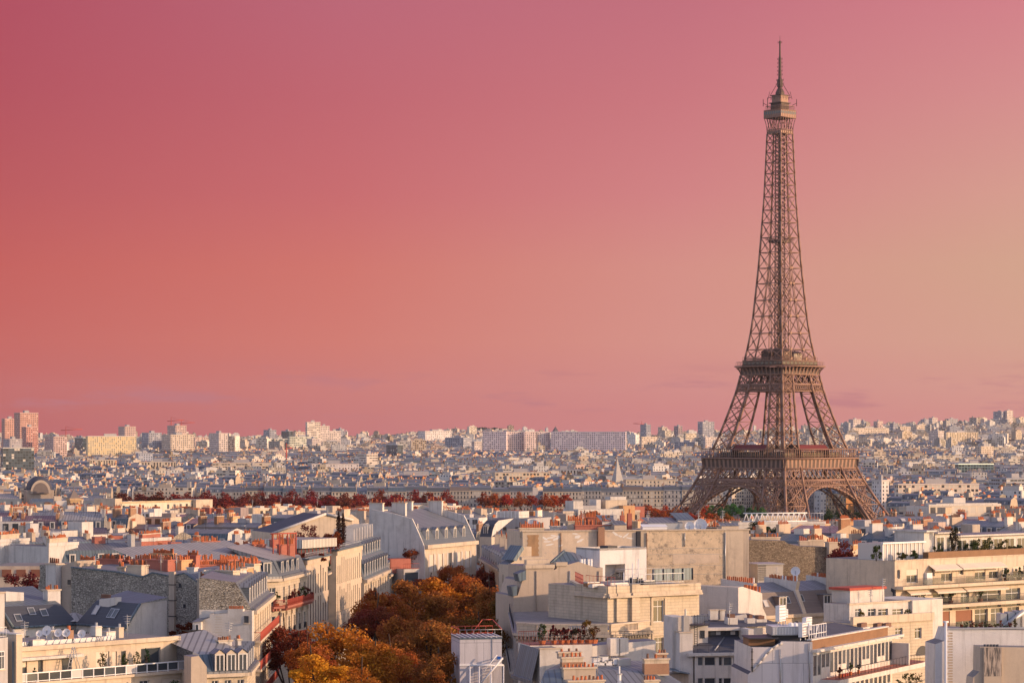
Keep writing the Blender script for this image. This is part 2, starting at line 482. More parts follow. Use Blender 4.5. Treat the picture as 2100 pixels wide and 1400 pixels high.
# ------------------------------------------------------------------ mesh builder
class MB:
 def __init__(s, xf=None):
  s.v, s.f, s.m, s.uv, s.t = [], [], [], [], []
  s.xf = xf
  s.tint = (1, 1, 1)
  s.ref = None

 def place(s, cx, cy, cz, ang):
  s.xf = (cx, cy, cz, math.cos(ang), math.sin(ang))
  return s

 def pt(s, p):
  if s.xf is None:
   return (p[0], p[1], p[2])
  cx, cy, cz, c, n = s.xf
  return (cx + p[0] * c - p[1] * n, cy + p[0] * n + p[1] * c, cz + p[2])

 def face(s, pts, m, uv=None):
  b = len(s.v)
  s.v.extend([s.pt(p) for p in pts])
  s.f.append(tuple(range(b, b + len(pts))))
  s.m.append(m)
  s.uv.append(uv)
  s.t.append(s.tint)

 def box(s, x0, x1, y0, y1, z0, z1, m, top=None, bottom=False):
  a, b, c, d = (x0, y0), (x1, y0), (x1, y1), (x0, y1)
  for p, q in ((a, b), (b, c), (c, d), (d, a)):
   s.face([(*p, z0), (*q, z0), (*q, z1), (*p, z1)], m)
  s.face([(*a, z1), (*b, z1), (*c, z1), (*d, z1)], top or m)
  if bottom:
   s.face([(*d, z0), (*c, z0), (*b, z0), (*a, z0)], m)

 def wall(s, p, q, z0, z1, m, bays=None, floors=None):
  """one wall between two plan points; facade UVs when bays and floors are given"""
  uv = None
  if bays:
   uv = [(0, 0), (bays, 0), (bays, floors), (0, floors)]
  s.face([(p[0], p[1], z0), (q[0], q[1], z0), (q[0], q[1], z1), (p[0], p[1], z1)], m, uv)

 def prism(s, poly, z0, z1, m, top=None, bay=None, fh=3.1):
  n = len(poly)
  for i in range(n):
   p, q = poly[i], poly[(i + 1) % n]
   if bay:
    L = math.hypot(q[0] - p[0], q[1] - p[1])
    s.wall(p, q, z0, z1, m, max(1, round(L / bay)), max(1, round((z1 - z0) / fh)))
   else:
    s.wall(p, q, z0, z1, m)
  s.face([(x, y, z1) for x, y in poly], top or m)

 def profile(s, pts, x0, x1, mats, end=None):
  """(y, z) polyline run along x; mats one per segment; end: material of the closed ends"""
  for i in range(len(pts) - 1):
   (ya, za), (yb, zb) = pts[i], pts[i + 1]
   m = mats[i] if isinstance(mats, (list, tuple)) else mats
   if m is None:
    continue
   s.face([(x0, ya, za), (x1, ya, za), (x1, yb, zb), (x0, yb, zb)], m)
  if end:
   s.face([(x0, y, z) for y, z in pts], end)
   s.face([(x1, y, z) for y, z in reversed(pts)], end)

 def beam(s, p, q, w, m, h=None):
  p, q = Vector(s.pt(p)), Vector(s.pt(q))
  d = q - p
  if d.length < 1e-6:
   return
  d.normalize()
  up = Vector((0, 0, 1)) if abs(d.z) < 0.9 else Vector((1, 0, 0))
  if s.ref:
   r = s.ref
   up = Vector((r[0] * s.xf[3] - r[1] * s.xf[4], r[0] * s.xf[4] + r[1] * s.xf[3], 0))
   if abs(d.dot(up)) > .95:
    up = Vector((0, 0, 1))
  a = d.cross(up).normalized() * (w / 2)
  if s.ref and not h:
   h = w * .4
  b = d.cross(a).normalized() * ((h or w) / 2)
  k = len(s.v)
  for e in (p, q):
   for u_, v_ in ((-1, -1), (1, -1), (1, 1), (-1, 1)):
    s.v.append(tuple(e + a * u_ + b * v_))
  for i in range(4):
   j = (i + 1) % 4
   s.f.append((k + i, k + j, k + 4 + j, k + 4 + i))
   s.m.append(m)
   s.uv.append(None)
   s.t.append(s.tint)
  for fc in ((k, k + 3, k + 2, k + 1), (k + 4, k + 5, k + 6, k + 7)):
   s.f.append(fc)
   s.m.append(m)
   s.uv.append(None)
   s.t.append(s.tint)

 def cyl(s, x, y, z0, z1, r, m, n=6, r1=None, cap=True):
  r1 = r if r1 is None else r1
  a = [(x + r * math.cos(2 * math.pi * i / n), y + r * math.sin(2 * math.pi * i / n), z0) for i in range(n)]
  b = [(x + r1 * math.cos(2 * math.pi * i / n), y + r1 * math.sin(2 * math.pi * i / n), z1) for i in range(n)]
  for i in range(n):
   j = (i + 1) % n
   s.face([a[i], a[j], b[j], b[i]], m)
  if cap:
   s.face(b, m)

 def lathe(s, x, y, prof, m, n=16):
  for (r0, z0), (r1, z1) in zip(prof, prof[1:]):
   s.cyl(x, y, z0, z1, r0, m, n, r1, cap=False)

 def dish(s, c, r, d, m, n=12):
  """shallow bowl facing direction d"""
  d = Vector(d).normalized()
  up = Vector((0, 0, 1))
  a = d.cross(up).normalized()
  b = a.cross(d).normalized()
  c = Vector(c)
  rings = []
  for k, (rr, dep) in enumerate(((0.01, -0.28), (0.6, -0.18), (1.0, 0.0))):
   rings.append([c + a * (math.cos(t) * r * rr) + b * (math.sin(t) * r * rr) + d * (dep * r) for t in [2 * math.pi * i / n for i in range(n)]])
  for r0, r1 in zip(rings, rings[1:]):
   for i in range(n):
    j = (i + 1) % n
    s.face([r0[i], r0[j], r1[j], r1[i]], m)
    s.face([r1[i] - d * .04, r1[j] - d * .04, r0[j] - d * .04, r0[i] - d * .04], m)
  s.beam(c - d * (0.25 * r), c + d * (0.5 * r), 0.05, 'grey_metal')

 def build(s, name, parent=None, loc=None, mesh_name=None):
  me = bpy.data.meshes.new(mesh_name or name)
  if loc is None:
   loc = parent.location if parent else (0, 0, 0)
  V = np.array(s.v, dtype=np.float64).reshape(-1, 3)
  lens = np.array([len(f) for f in s.f], dtype=np.int32)
  idx = np.fromiter((i for f in s.f for i in f), dtype=np.int32, count=int(lens.sum()))
  starts = np.concatenate(([0], np.cumsum(lens)[:-1])).astype(np.int32)
  # metre UVs from each face's own plane
  p0, p1 = V[idx[starts]], V[idx[starts + 1]]
  p2 = V[idx[starts + 2]]
  p3 = V[idx[starts + lens - 1]]
  n = np.cross(p2 - p0, p3 - p1)
  bad = np.linalg.norm(n, axis=1) < 1e-9
  n[bad] = np.cross(p1 - p0, p2 - p0)[bad]
  n /= np.maximum(np.linalg.norm(n, axis=1), 1e-9)[:, None]
  n[n[:, 2] < -0.02] *= -1
  t = np.stack([-n[:, 1], n[:, 0], np.zeros(len(n))], 1)
  tl = np.linalg.norm(t, axis=1)
  flat = tl < 0.05
  if s.xf is not None:
   t[flat] = (s.xf[3], s.xf[4], 0)
  else:
   t[flat] = (1, 0, 0)
  t /= np.linalg.norm(t, axis=1)[:, None]
  b = np.cross(n, t)
  fi = np.repeat(np.arange(len(lens)), lens)
  LV = V[idx]
  UV = np.stack([np.einsum('ij,ij->i', LV, t[fi]), np.einsum('ij,ij->i', LV, b[fi])], 1)
  for k, u in enumerate(s.uv):
   if u is not None:
    UV[starts[k]:starts[k] + lens[k]] = u
  V -= np.array(loc)
  me.vertices.add(len(V))
  me.vertices.foreach_set('co', V.astype(np.float32).ravel())
  me.loops.add(len(idx))
  me.loops.foreach_set('vertex_index', idx)
  me.polygons.add(len(lens))
  me.polygons.foreach_set('loop_start', starts)
  keys = []
  for k in s.m:
   if k not in keys:
    keys.append(k)
  kk = {k: i for i, k in enumerate(keys)}
  for k in keys:
   me.materials.append(MATS[k])
  me.polygons.foreach_set('material_index', np.array([kk[k] for k in s.m], dtype=np.int32))
  uvl = me.uv_layers.new(name='UVMap')
  uvl.data.foreach_set('uv', UV.astype(np.float32).ravel())
  at = me.attributes.new('tint', 'FLOAT_COLOR', 'FACE') if False else me.color_attributes.new('tint', 'FLOAT_COLOR', 'CORNER')
  T = np.ones((len(lens), 4), dtype=np.float32)
  T[:, :3] = np.array(s.t, dtype=np.float32)
  at.data.foreach_set('color', T[fi].ravel())
  me.update(calc_edges=True)
  me.validate()
  o = bpy.data.objects.new(name, me)
  COL.objects.link(o)
  if parent:
   o.parent = parent
  else:
   o.location = loc
  return o

def tag(o, label=None, cat=None, group=None, kind=None):
 if label:
  o['label'] = label
 if cat:
  o['category'] = cat
 if group:
  o['group'] = group
 if kind:
  o['kind'] = kind
 return o

def thing(name, label, cat, loc=(0, 0, 0), group=None):
 o = bpy.data.objects.new(name, None)
 COL.objects.link(o)
 o.location = loc
 o.empty_display_size = 0.5
 return tag(o, label, cat, group)

def copy_child(src, name, parent, loc, rz=0.0, scale=None):
 o = src.copy()
 o.name = name
 o.parent = parent
 o.location = (loc[0] - parent.location[0], loc[1] - parent.location[1], loc[2] - parent.location[2])
 o.rotation_euler = (0, 0, rz)
 if scale:
  o.scale = scale
 COL.objects.link(o)
 return o

def px(x, y, Y):
 """the world point at distance Y seen at photograph pixel (x, y)"""
 return ((x - CPX) / FPX * Y, Y, CAMZ - (y - HPX) / FPX * Y)

def pX(x, Y):
 return (x - CPX) / FPX * Y

def pZ(y, Y):
 return CAMZ - (y - HPX) / FPX * Y

def sst(x, a, b):
 t = min(1.0, max(0.0, (x - a) / (b - a)))
 return t * t * (3 - 2 * t)

def ground_z(x, y):
 ratio = x / max(y, 1.0)
 k = sst(ratio, -0.01, 0.06)
 g = 22.0 * (1 - (k * sst(y, 700, 1480) + (1 - k) * sst(y, 950, 1600)))
 g += 16 * sst(y, 2300, 4500) + 14 * sst(y, 4500, 7000) + 6 * sst(y, 7000, 9500)
 g += 44 * sst(ratio, 0.03, 0.20) * sst(y, 4200, 8200)
 g += 22 * math.exp(-((ratio + 0.012) / 0.028) ** 2) * sst(y, 6500, 9000)
 g += 2.0 * math.sin(x * 0.0013 + 1.0) * sst(y, 2000, 4000)
 return g
# ------------------------------------------------------------------ ground
def make_ground():
 mb = MB()
 ys = [-600, 0, 300, 600, 900, 1050, 1150, 1250, 1350, 1430, 1500, 1800, 2200, 2600, 3000, 3500, 4000, 4500, 5000, 5500, 6000, 6500, 7000, 7500, 8000, 8600, 9200, 10000, 12000, 14000]
 rs = [-0.3] + [-0.24 + 0.02 * i for i in range(25)] + [0.25]
 grid = []
 for y in ys:
  yy = max(y, 700)
  grid.append([(r * yy, y, ground_z(r * yy, y)) for r in rs])
 for i in range(len(ys) - 1):
  for j in range(len(rs) - 1):
   mb.face([grid[i][j], grid[i][j + 1], grid[i + 1][j + 1], grid[i + 1][j]], 'ground')
 o = mb.build('ground')
 tag(o, kind='structure')

make_ground()
_w = MB()
_w.face([(-900, 1530, 0.6), (900, 1530, 0.6), (900, 1680, 0.6), (-900, 1680, 0.6)], 'river_water')
tag(_w.build('river_water'), kind='structure')

# ------------------------------------------------------------------ the iron lattice tower
TX, TY = pX(1599.5, 1713.0), 1713.0
TANG = math.radians(42.5)
HP = [(0, 62.5), (12, 53.6), (25, 46.2), (36, 40.6), (48, 35.7), (57, 32.6), (63, 30.4), (69, 28.2), (85, 23.6), (100, 19.7), (110, 17.9), (116, 16.8), (132, 13.9), (148, 12.2), (163, 11.0), (179, 9.8), (195, 8.8), (226, 7.15), (257, 6.1), (276, 5.6)]
WP = [(0, 25.5), (12, 23), (25, 20.5), (36, 18), (48, 15.8), (57, 14.5), (69, 13.2), (85, 11.8), (100, 10.4), (110, 9.6), (116, 8.9), (148, 8.9), (179, 9.3), (300, 9.3)]

def interp(tab, z):
 for (a, va), (b, vb) in zip(tab, tab[1:]):
  if z <= b:
   t = (z - a) / (b - a)
   return va + (vb - va) * t
 return tab[-1][1]

def Hh(z):
 return interp(HP, z)

def Ww(z):
 return min(interp(WP, z), Hh(z))

tower = thing('lattice_tower', 'tall brown wrought iron lattice tower on four arched legs with three platforms and a spire', 'tower', (TX, TY, 0))
CA, SA = math.cos(TANG), math.sin(TANG)

def TMB():
 m = MB().place(TX, TY, 0, TANG)
 m.ref = (1, 0)
 return m

def strut_panel(mb, a0, b0, a1, b1, w, m, sub=True):
 """X bracing between four nodes; a/b the two verticals, 0 below and 1 above"""
 a0, b0, a1, b1 = map(Vector, (a0, b0, a1, b1))
 mb.beam(a0, b1, w, m)
 mb.beam(b0, a1, w, m)
 mb.beam(a1, b1, w, m)
 if sub:
  ma, mbb = (a0 + a1) / 2, (b0 + b1) / 2
  c = (a0 + b0 + a1 + b1) / 4
  mb.beam(ma, (a1 + b1) / 2, w * .5, m)
  mb.beam(mbb, (a1 + b1) / 2, w * .5, m)
  mb.beam(ma, (a0 + b0) / 2, w * .5, m)
  mb.beam(mbb, (a0 + b0) / 2, w * .5, m)

def leg(sx, sy, zs, cw, bw, name, sub=True):
 mb = TMB()

 def nodes(z):
  o, i = Hh(z), Hh(z) - Ww(z)
  return [(sx * o, sy * o, z), (sx * i, sy * o, z), (sx * i, sy * i, z), (sx * o, sy * i, z)]
 for za, zb in zip(zs, zs[1:]):
  A, B = nodes(za), nodes(zb)
  for k in range(4):
   mb.beam(A[k], B[k], cw, 'tower_iron', cw)
   j = (k + 1) % 4
   mb.ref = (0, 1) if k % 2 == 0 else (1, 0)
   strut_panel(mb, A[k], A[j], B[k], B[j], bw * (1 if k in (0, 3) else .7), 'tower_iron', sub=sub and k in (0, 3))
  # cross frame seen through the bracing: lift shaft and stairs
  ca = sum((Vector(p) for p in A), Vector()) / 4
  cb = sum((Vector(p) for p in B), Vector()) / 4
  for dx_ in (-1.5, 1.5):
   mb.beam(ca + Vector((dx_, dx_, 0)), cb + Vector((dx_, dx_, 0)), bw * 1.2, 'tower_iron_dark')
  for q in range(3):
   t0, t1 = q / 3, (q + 1) / 3
   mb.beam(ca.lerp(cb, t0) + Vector((-1.5, -1.5, 0)), ca.lerp(cb, t1) + Vector((1.5, 1.5, 0)), bw * .7, 'tower_iron_dark')
 return mb.build(name, tower)

for sx in (-1, 1):
 for sy in (-1, 1):
  leg(sx, sy, [0, 14, 27, 39.3, 49, 57], 1.3, 0.6, 'leg')
  leg(sx, sy, [62, 71, 80, 89, 98, 104, 110], 1.1, 0.5, 'upper_leg')

def face_xf(side):
 """maps (along face s, outward offset o, z) to tower coordinates"""
 def f(s_, o, z):
  return [(s_, -o, z), (o, s_, z), (-s_, o, z), (-o, -s_, z)][side]
 return f

def girder(mb, f, z0, z1, dxx, w, chord, over=0.0, m='tower_iron', s0=None, s1=None):
 """dense diamond lattice band on one face between two heights"""
 h0, h1 = Hh(z0) + over, Hh(z1) + over
 n = max(2, int(round(2 * h1 / dxx)))

 def P(t, z, h):
  return f((2 * t - 1) * h, h, z)
 mb.beam(P(0, z0, h0), P(1, z0, h0), chord, m)
 mb.beam(P(0, z1, h1), P(1, z1, h1), chord, m)
 for i in range(n):
  a, b = i / n, (i + 1) / n
  mb.beam(P(a, z0, h0), P(b, z1, h1), w, m)
  mb.beam(P(b, z0, h0), P(a, z1, h1), w, m)

for side in range(4):
 f = face_xf(side)
 # arch
 mb = TMB()
 mb.ref = (0, 1) if side % 2 == 0 else (1, 0)
 ARCZ, RI, RO = 1.5, 37.2, 40.6
 N_ = 36
 prev = None
 for i in range(N_ + 1):
  th = math.pi * (0.055 + 0.89 * i / N_)
  zi, zo = ARCZ + RI * math.sin(th), ARCZ + RO * math.sin(th)
  xi, xo = RI * math.cos(th), RO * math.cos(th)
  pts = []
  for back in (0.0, 2.6):
   pts += [Vector(f(xi, Hh(zi) - 0.4 - back, zi)), Vector(f(xo, Hh(zo) - 0.4 - back, zo))]
  if prev:
   mb.beam(prev[0], pts[0], 1.0, 'tower_iron', 0.9)
   mb.beam(prev[1], pts[1], 0.9, 'tower_iron', 0.8)
   mb.beam(prev[2], pts[2], 0.7, 'tower_iron')
   mb.beam(prev[0], pts[1], 0.3, 'tower_iron')
   mb.beam(prev[1], pts[0], 0.3, 'tower_iron')
   mb.beam(prev[0], pts[2], 0.3, 'tower_iron')
  mb.beam(pts[0], pts[1], 0.5, 'tower_iron')
  mb.beam(pts[0], pts[2], 0.35, 'tower_iron')
  # petal openings between arch and girder
  if 4 <= i <= N_ - 4 and zo < 38.3:
   mb.beam(pts[1], f(xo, Hh(39.3), 39.3), 0.55, 'tower_iron')
  prev = pts
 # second rib of the arch on the inner face of the legs
 prev = None
 for i in range(25):
  th = math.pi * (0.055 + 0.89 * i / 24)
  zi, xi = ARCZ + RI * math.sin(th), RI * math.cos(th)
  zo, xo = ARCZ + (RO - .8) * math.sin(th), (RO - .8) * math.cos(th)
  dpt = Hh(zi) - Ww(zi) + 1.0
  pts = [Vector(f(xi, dpt, zi)), Vector(f(xo, Hh(zo) - Ww(zo) + 1, zo))]
  if prev:
   mb.beam(prev[0], pts[0], 0.8, 'tower_iron_dark')
   mb.beam(prev[1], pts[1], 0.7, 'tower_iron_dark')
   mb.beam(prev[0], pts[1], 0.35, 'tower_iron_dark')
  prev = pts
 mb.build('arch', tower)
 # lattice girders under the first platform
 mb = TMB()
 mb.ref = (0, 1) if side % 2 == 0 else (1, 0)
 girder(mb, f, 39.3, 42.6, 2.1, 0.38, 0.7)
 girder(mb, f, 43.2, 50.2, 4.0, 0.55, 0.8)
 for k in range(25):
  t = k / 24
  for z0, z1 in ((39.3, 43.2),):
   mb.beam(f((2 * t - 1) * Hh(z0), Hh(z0), z0), f((2 * t - 1) * Hh(z1), Hh(z1), z1), 0.3, 'tower_iron')
 mb.build('girder', tower)
 # girders under the second platform
 mb = TMB()
 mb.ref = (0, 1) if side % 2 == 0 else (1, 0)
 girder(mb, f, 99.6, 103.8, 2.0, 0.4, 0.7)
 girder(mb, f, 99.6, 103.8, 1.0, 0.28, 0.4, over=-0.8)
 girder(mb, f, 104.2, 110.2, 6.0, 0.55, 0.7)
 girder(mb, f, 104.2, 110.2, 3.0, 0.35, 0.4, over=-2.5, m='tower_iron_dark')
 mb.build('girder', tower)

# first platform
mb = TMB()
PH = 35.6
for side in range(4):
 f = face_xf(side)
 mb.ref = (0, 1) if side % 2 == 0 else (1, 0)
 hb = Hh(50.6) + 0.1
 # frieze wall behind the consoles, floor edge, gallery rail
 mb.face([f(-hb, hb, 50.4), f(hb, hb, 50.4), f(hb + .2, hb + .2, 56.2), f(-hb - .2, hb + .2, 56.2)], 'tower_iron_dark')
 n = 19
 for k in range(n + 1):
  s_ = -hb + 2 * hb * k / n
  se = s_ * (PH / hb)
  w = 0.62
  mb.face([f(s_ - w, hb + .05, 50.2), f(s_ + w, hb + .05, 50.2), f(se + w * 1.6, PH - .3, 56.0), f(se - w * 1.6, PH - .3, 56.0)], 'tower_iron')
  mb.face([f(s_ - w, hb, 50.2), f(se - w * 1.6, PH - .3, 56.0), f(s_ - w, hb, 56.0)], 'tower_iron')
  mb.face([f(s_ + w, hb, 50.2), f(se + w * 1.6, PH - .3, 56.0), f(s_ + w, hb, 56.0)], 'tower_iron')
 mb.beam(f(-PH, PH, 56.6), f(PH, PH, 56.6), 1.0, 'tower_iron', 1.3)
 mb.beam(f(-hb, hb + .1, 50.4), f(hb, hb + .1, 50.4), 0.8, 'tower_iron')
 mb.beam(f(-PH, PH - .2, 62.6), f(PH, PH - .2, 62.6), 0.5, 'tower_iron', 0.5)
 for k in range(41):
  s_ = -PH + 2 * PH * k / 40
  mb.beam(f(s_, PH - .2, 57.0), f(s_, PH - .2, 62.6), 0.32 if k % 2 else 0.55, 'tower_iron')
 mb.beam(f(-PH, PH - .1, 58.4), f(PH, PH - .1, 58.4), 0.25, 'tower_iron')
 # glazed gallery set back
 a = PH - 8.5
 mb.face([f(-a, a, 57), f(a, a, 57), f(a, a, 60.6), f(-a, a, 60.6)], 'tower_iron_dark')
 for k in range(12):
  s0_ = -a + 2 * a * (k + .15) / 12
  s1_ = -a + 2 * a * (k + .85) / 12
  mb.face([f(s0_, a + .06, 57.8), f(s1_, a + .06, 57.8), f(s1_, a + .06, 60.0), f(s0_, a + .06, 60.0)], 'glass')
 # pavilion roof between the legs
 mb.face([f(-14, 33, 61.7), f(14, 33, 61.7), f(14, 22, 61.9), f(-14, 22, 61.9)], 'tower_red')
 mb.face([f(-14, 30, 61.9), f(14, 30, 61.9), f(13, 27, 65.2), f(-13, 27, 65.2)], 'tower_red')
 mb.face([f(-13, 27, 65.2), f(13, 27, 65.2), f(13, 20, 65.2), f(-13, 20, 65.2)], 'tower_red')
 for e_ in (-1, 1):
  mb.face([f(13.5 * e_, 30, 57), f(13 * e_, 20, 57), f(13 * e_, 20, 65.2), f(13 * e_, 27, 65.2), f(13.7 * e_, 30, 61.9)], 'tower_iron_dark')
 mb.face([f(-PH, PH, 57.2), f(PH, PH, 57.2), f(14, 14, 57.2), f(-14, 14, 57.2)], 'tower_iron_dark')
 mb.face([f(-PH, PH, 56.0), f(PH, PH, 56.0), f(14, 14, 56.0), f(-14, 14, 56.0)], 'tower_iron_dark')
mb.build('first_platform', tower)

# second platform
mb = TMB()
P2 = 20.3
for side in range(4):
 f = face_xf(side)
 mb.ref = (0, 1) if side % 2 == 0 else (1, 0)
 hb = Hh(110.6) + .1
 mb.face([f(-hb, hb, 110.3), f(hb, hb, 110.3), f(hb, hb, 114.8), f(-hb, hb, 114.8)], 'tower_iron_dark')
 n = 11
 for k in range(n + 1):
  s_ = -hb + 2 * hb * k / n
  se = s_ * ((P2 - .4) / hb)
  w = 0.4
  prv = None
  for q in range(5):
   t = q / 4
   o_ = hb + .05 + (P2 - .5 - hb) * (t ** 2)
   zz = 110.3 + 4.5 * t
   ss_ = s_ + (se - s_) * t ** 2
   cur = [f(ss_ - w * (1 + t * .6), o_, zz), f(ss_ + w * (1 + t * .6), o_, zz)]
   if prv:
    mb.face([prv[0], prv[1], cur[1], cur[0]], 'tower_iron')
    mb.face([prv[0], cur[0], f(s_ - w, hb, zz)], 'tower_iron')
    mb.face([prv[1], cur[1], f(s_ + w, hb, zz)], 'tower_iron')
   prv = cur
 mb.beam(f(-P2, P2, 115.6), f(P2, P2, 115.6), 0.9, 'tower_iron', 1.7)
 mb.beam(f(-hb, hb + .05, 110.3), f(hb, hb + .05, 110.3), 0.7, 'tower_iron')
 mb.beam(f(-P2 + .3, P2 - .3, 118.4), f(P2 - .3, P2 - .3, 118.4), 0.22, 'tower_iron')
 for k in range(31):
  s_ = -P2 + .3 + 2 * (P2 - .3) * k / 30
  mb.beam(f(s_, P2 - .3, 116.4), f(s_, P2 - .3, 118.4), 0.16, 'tower_iron')
 # upper deck
 a = 17.0
 mb.beam(f(-a, a, 119.3), f(a, a, 119.3), 0.6, 'tower_iron', 0.7)
 mb.beam(f(-a, a, 121.6), f(a, a, 121.6), 0.2, 'tower_iron')
 for k in range(25):
  s_ = -a + 2 * a * k / 24
  mb.beam(f(s_, a, 119.3), f(s_, a, 121.6), 0.15, 'tower_iron')
 mb.face([f(-a, a, 116.5), f(a, a, 116.5), f(a, a, 119.0), f(-a, a, 119.0)], 'tower_iron_dark')
 for k in range(9):
  s0_ = -a + 2 * a * (k + .2) / 9
  s1_ = -a + 2 * a * (k + .8) / 9
  mb.face([f(s0_, a + .06, 116.9), f(s1_, a + .06, 116.9), f(s1_, a + .06, 118.7), f(s0_, a + .06, 118.7)], 'glass')
 mb.face([f(-P2, P2, 116.4), f(P2, P2, 116.4), f(0, 0, 116.4)], 'tower_iron_dark')
 mb.face([f(-P2, P2, 114.9), f(P2, P2, 114.9), f(0, 0, 114.9)], 'tower_iron_dark')
 mb.face([f(-a, a, 119.1), f(a, a, 119.1), f(0, 0, 119.1)], 'tower_iron_dark')
mb.build('second_platform', tower)
mb = TMB()
for (x0, x1, y0, y1, z0, z1, mm) in ((-9, -2, -11, -3, 119.2, 125.5, 'tower_iron_dark'), (2, 10, -10, -3, 119.2, 124.0, 'cream_plaster'), (3, 9, 3, 9, 119.2, 126.5, 'tower_iron_dark'), (-8, -2, 3, 9, 119.2, 125, 'tower_iron_dark'), (9, 11.5, -9, 2, 119.2, 123, 'cream_plaster')):
 mb.box(x0, x1, y0, y1, z0, z1, mm)
 for k in range(5):
  xx = x0 + (x1 - x0) * k / 4
  mb.beam((xx, y0 - .1, z0), (xx, y0 - .1, z1), .25, 'tower_iron')
 mb.beam((x0 - .5, y0 - .3, z1), (x1 + .5, y0 - .3, z1), .5, 'tower_iron')
 mb.profile([(y0 - .4, z1), ((y0 + y1) / 2, z1 + 1.6), (y1 + .4, z1)], x0 - .4, x1 + .4, 'tower_iron_dark', 'tower_iron_dark')
mb.build('lift_pavilion', tower)

# upper shaft
mb = TMB()
ZS = [116, 120.5, 126.5, 137, 148, 158.3, 169, 179, 189, 198.6, 208.3, 216.5, 225, 232.6, 240, 247, 253.4, 260, 265.6]
for side in range(4):
 f = face_xf(side)
 mb.ref = (0, 1) if side % 2 == 0 else (1, 0)
 for za, zb in zip(ZS, ZS[1:]):
  Ha, Hb = Hh(za), Hh(zb)
  ia, ib = Ha - Ww(za), Hb - Ww(zb)
  cw = 0.95 if za < 200 else 0.8
  bw = 0.42 if za < 200 else 0.38
  mb.beam(f(-Ha, Ha, za), f(-Hb, Hb, zb), cw, 'tower_iron', cw)
  mb.beam(f(-Hb, Hb, zb), f(Hb, Hb, zb), bw * 1.2, 'tower_iron')
  for s_ in (-1, 1):
   ca, cb = (s_ * ia, s_ * ib) if za < 178 else (0, 0)
   mb.beam(f(ca, Ha, za), f(cb, Hb, zb), 0.55, 'tower_iron')
   mb.beam(f(s_ * Ha, Ha, za), f(cb, Hb, zb), bw, 'tower_iron')
   mb.beam(f(ca, Ha, za), f(s_ * Hb, Hb, zb), bw, 'tower_iron')
   # gusset plate at the node
   for (sx_, zz, hh) in ((cb, zb, Hb), ((ca + s_ * Ha) / 2, (za + zb) / 2, (Ha + Hb) / 2)):
    g = 0.75 if sx_ == cb else 0.45
    mb.face([f(sx_ - g, hh + .3, zz - g), f(sx_ + g, hh + .3, zz - g), f(sx_ + g, hh + .3, zz + g), f(sx_ - g, hh + .3, zz + g)], 'tower_iron')
   if za < 178:      # inner faces of each leg
    mb.beam(f(s_ * ia, Ha, za), f(s_ * ib, ib, zb), bw * .8, 'tower_iron')
    mb.beam(f(s_ * ia, ia, za), f(s_ * ib, Hb, zb), bw * .8, 'tower_iron')
mb.build('shaft', tower)
mb = TMB()
for (sx, sy) in ((-1, -1), (1, -1), (1, 1), (-1, 1)):
 mb.beam((sx * 2.4, sy * 2.4, 116), (sx * 2.0, sy * 2.0, 268), 0.6, 'tower_iron_dark')
for k in range(60):
 z = 118 + k * 2.5
 for side in range(4):
  f = face_xf(side)
  mb.beam(f(-2.4, 2.4, z), f(2.4, 2.4, z + 2.5), 0.3, 'tower_iron_dark')
  mb.beam(f(2.4, 2.4, z), f(-2.4, 2.4, z + 2.5), 0.3, 'tower_iron_dark')
mb.beam((0, 0, 116), (0, 0, 268), 1.0, 'tower_iron_dark')
mb.build('lift_shaft', tower)
mb = TMB()
mb.box(-5.2, 5.2, -5.2, 5.2, 195.4, 197.0, 'tower_iron_dark')
for side in range(4):
 f = face_xf(side)
 mb.beam(f(-6.4, 6.4, 197.3), f(6.4, 6.4, 197.3), .5, 'tower_iron')
 mb.beam(f(-6.4, 6.4, 198.6), f(6.4, 6.4, 198.6), .2, 'tower_iron_dark')
 for k in range(9):
  mb.beam(f(-6.4 + k * 1.6, 6.4, 197), f(-6.4 + k * 1.6, 6.4, 198.7), .2, 'tower_iron_dark')
mb.build('intermediate_platform', tower)

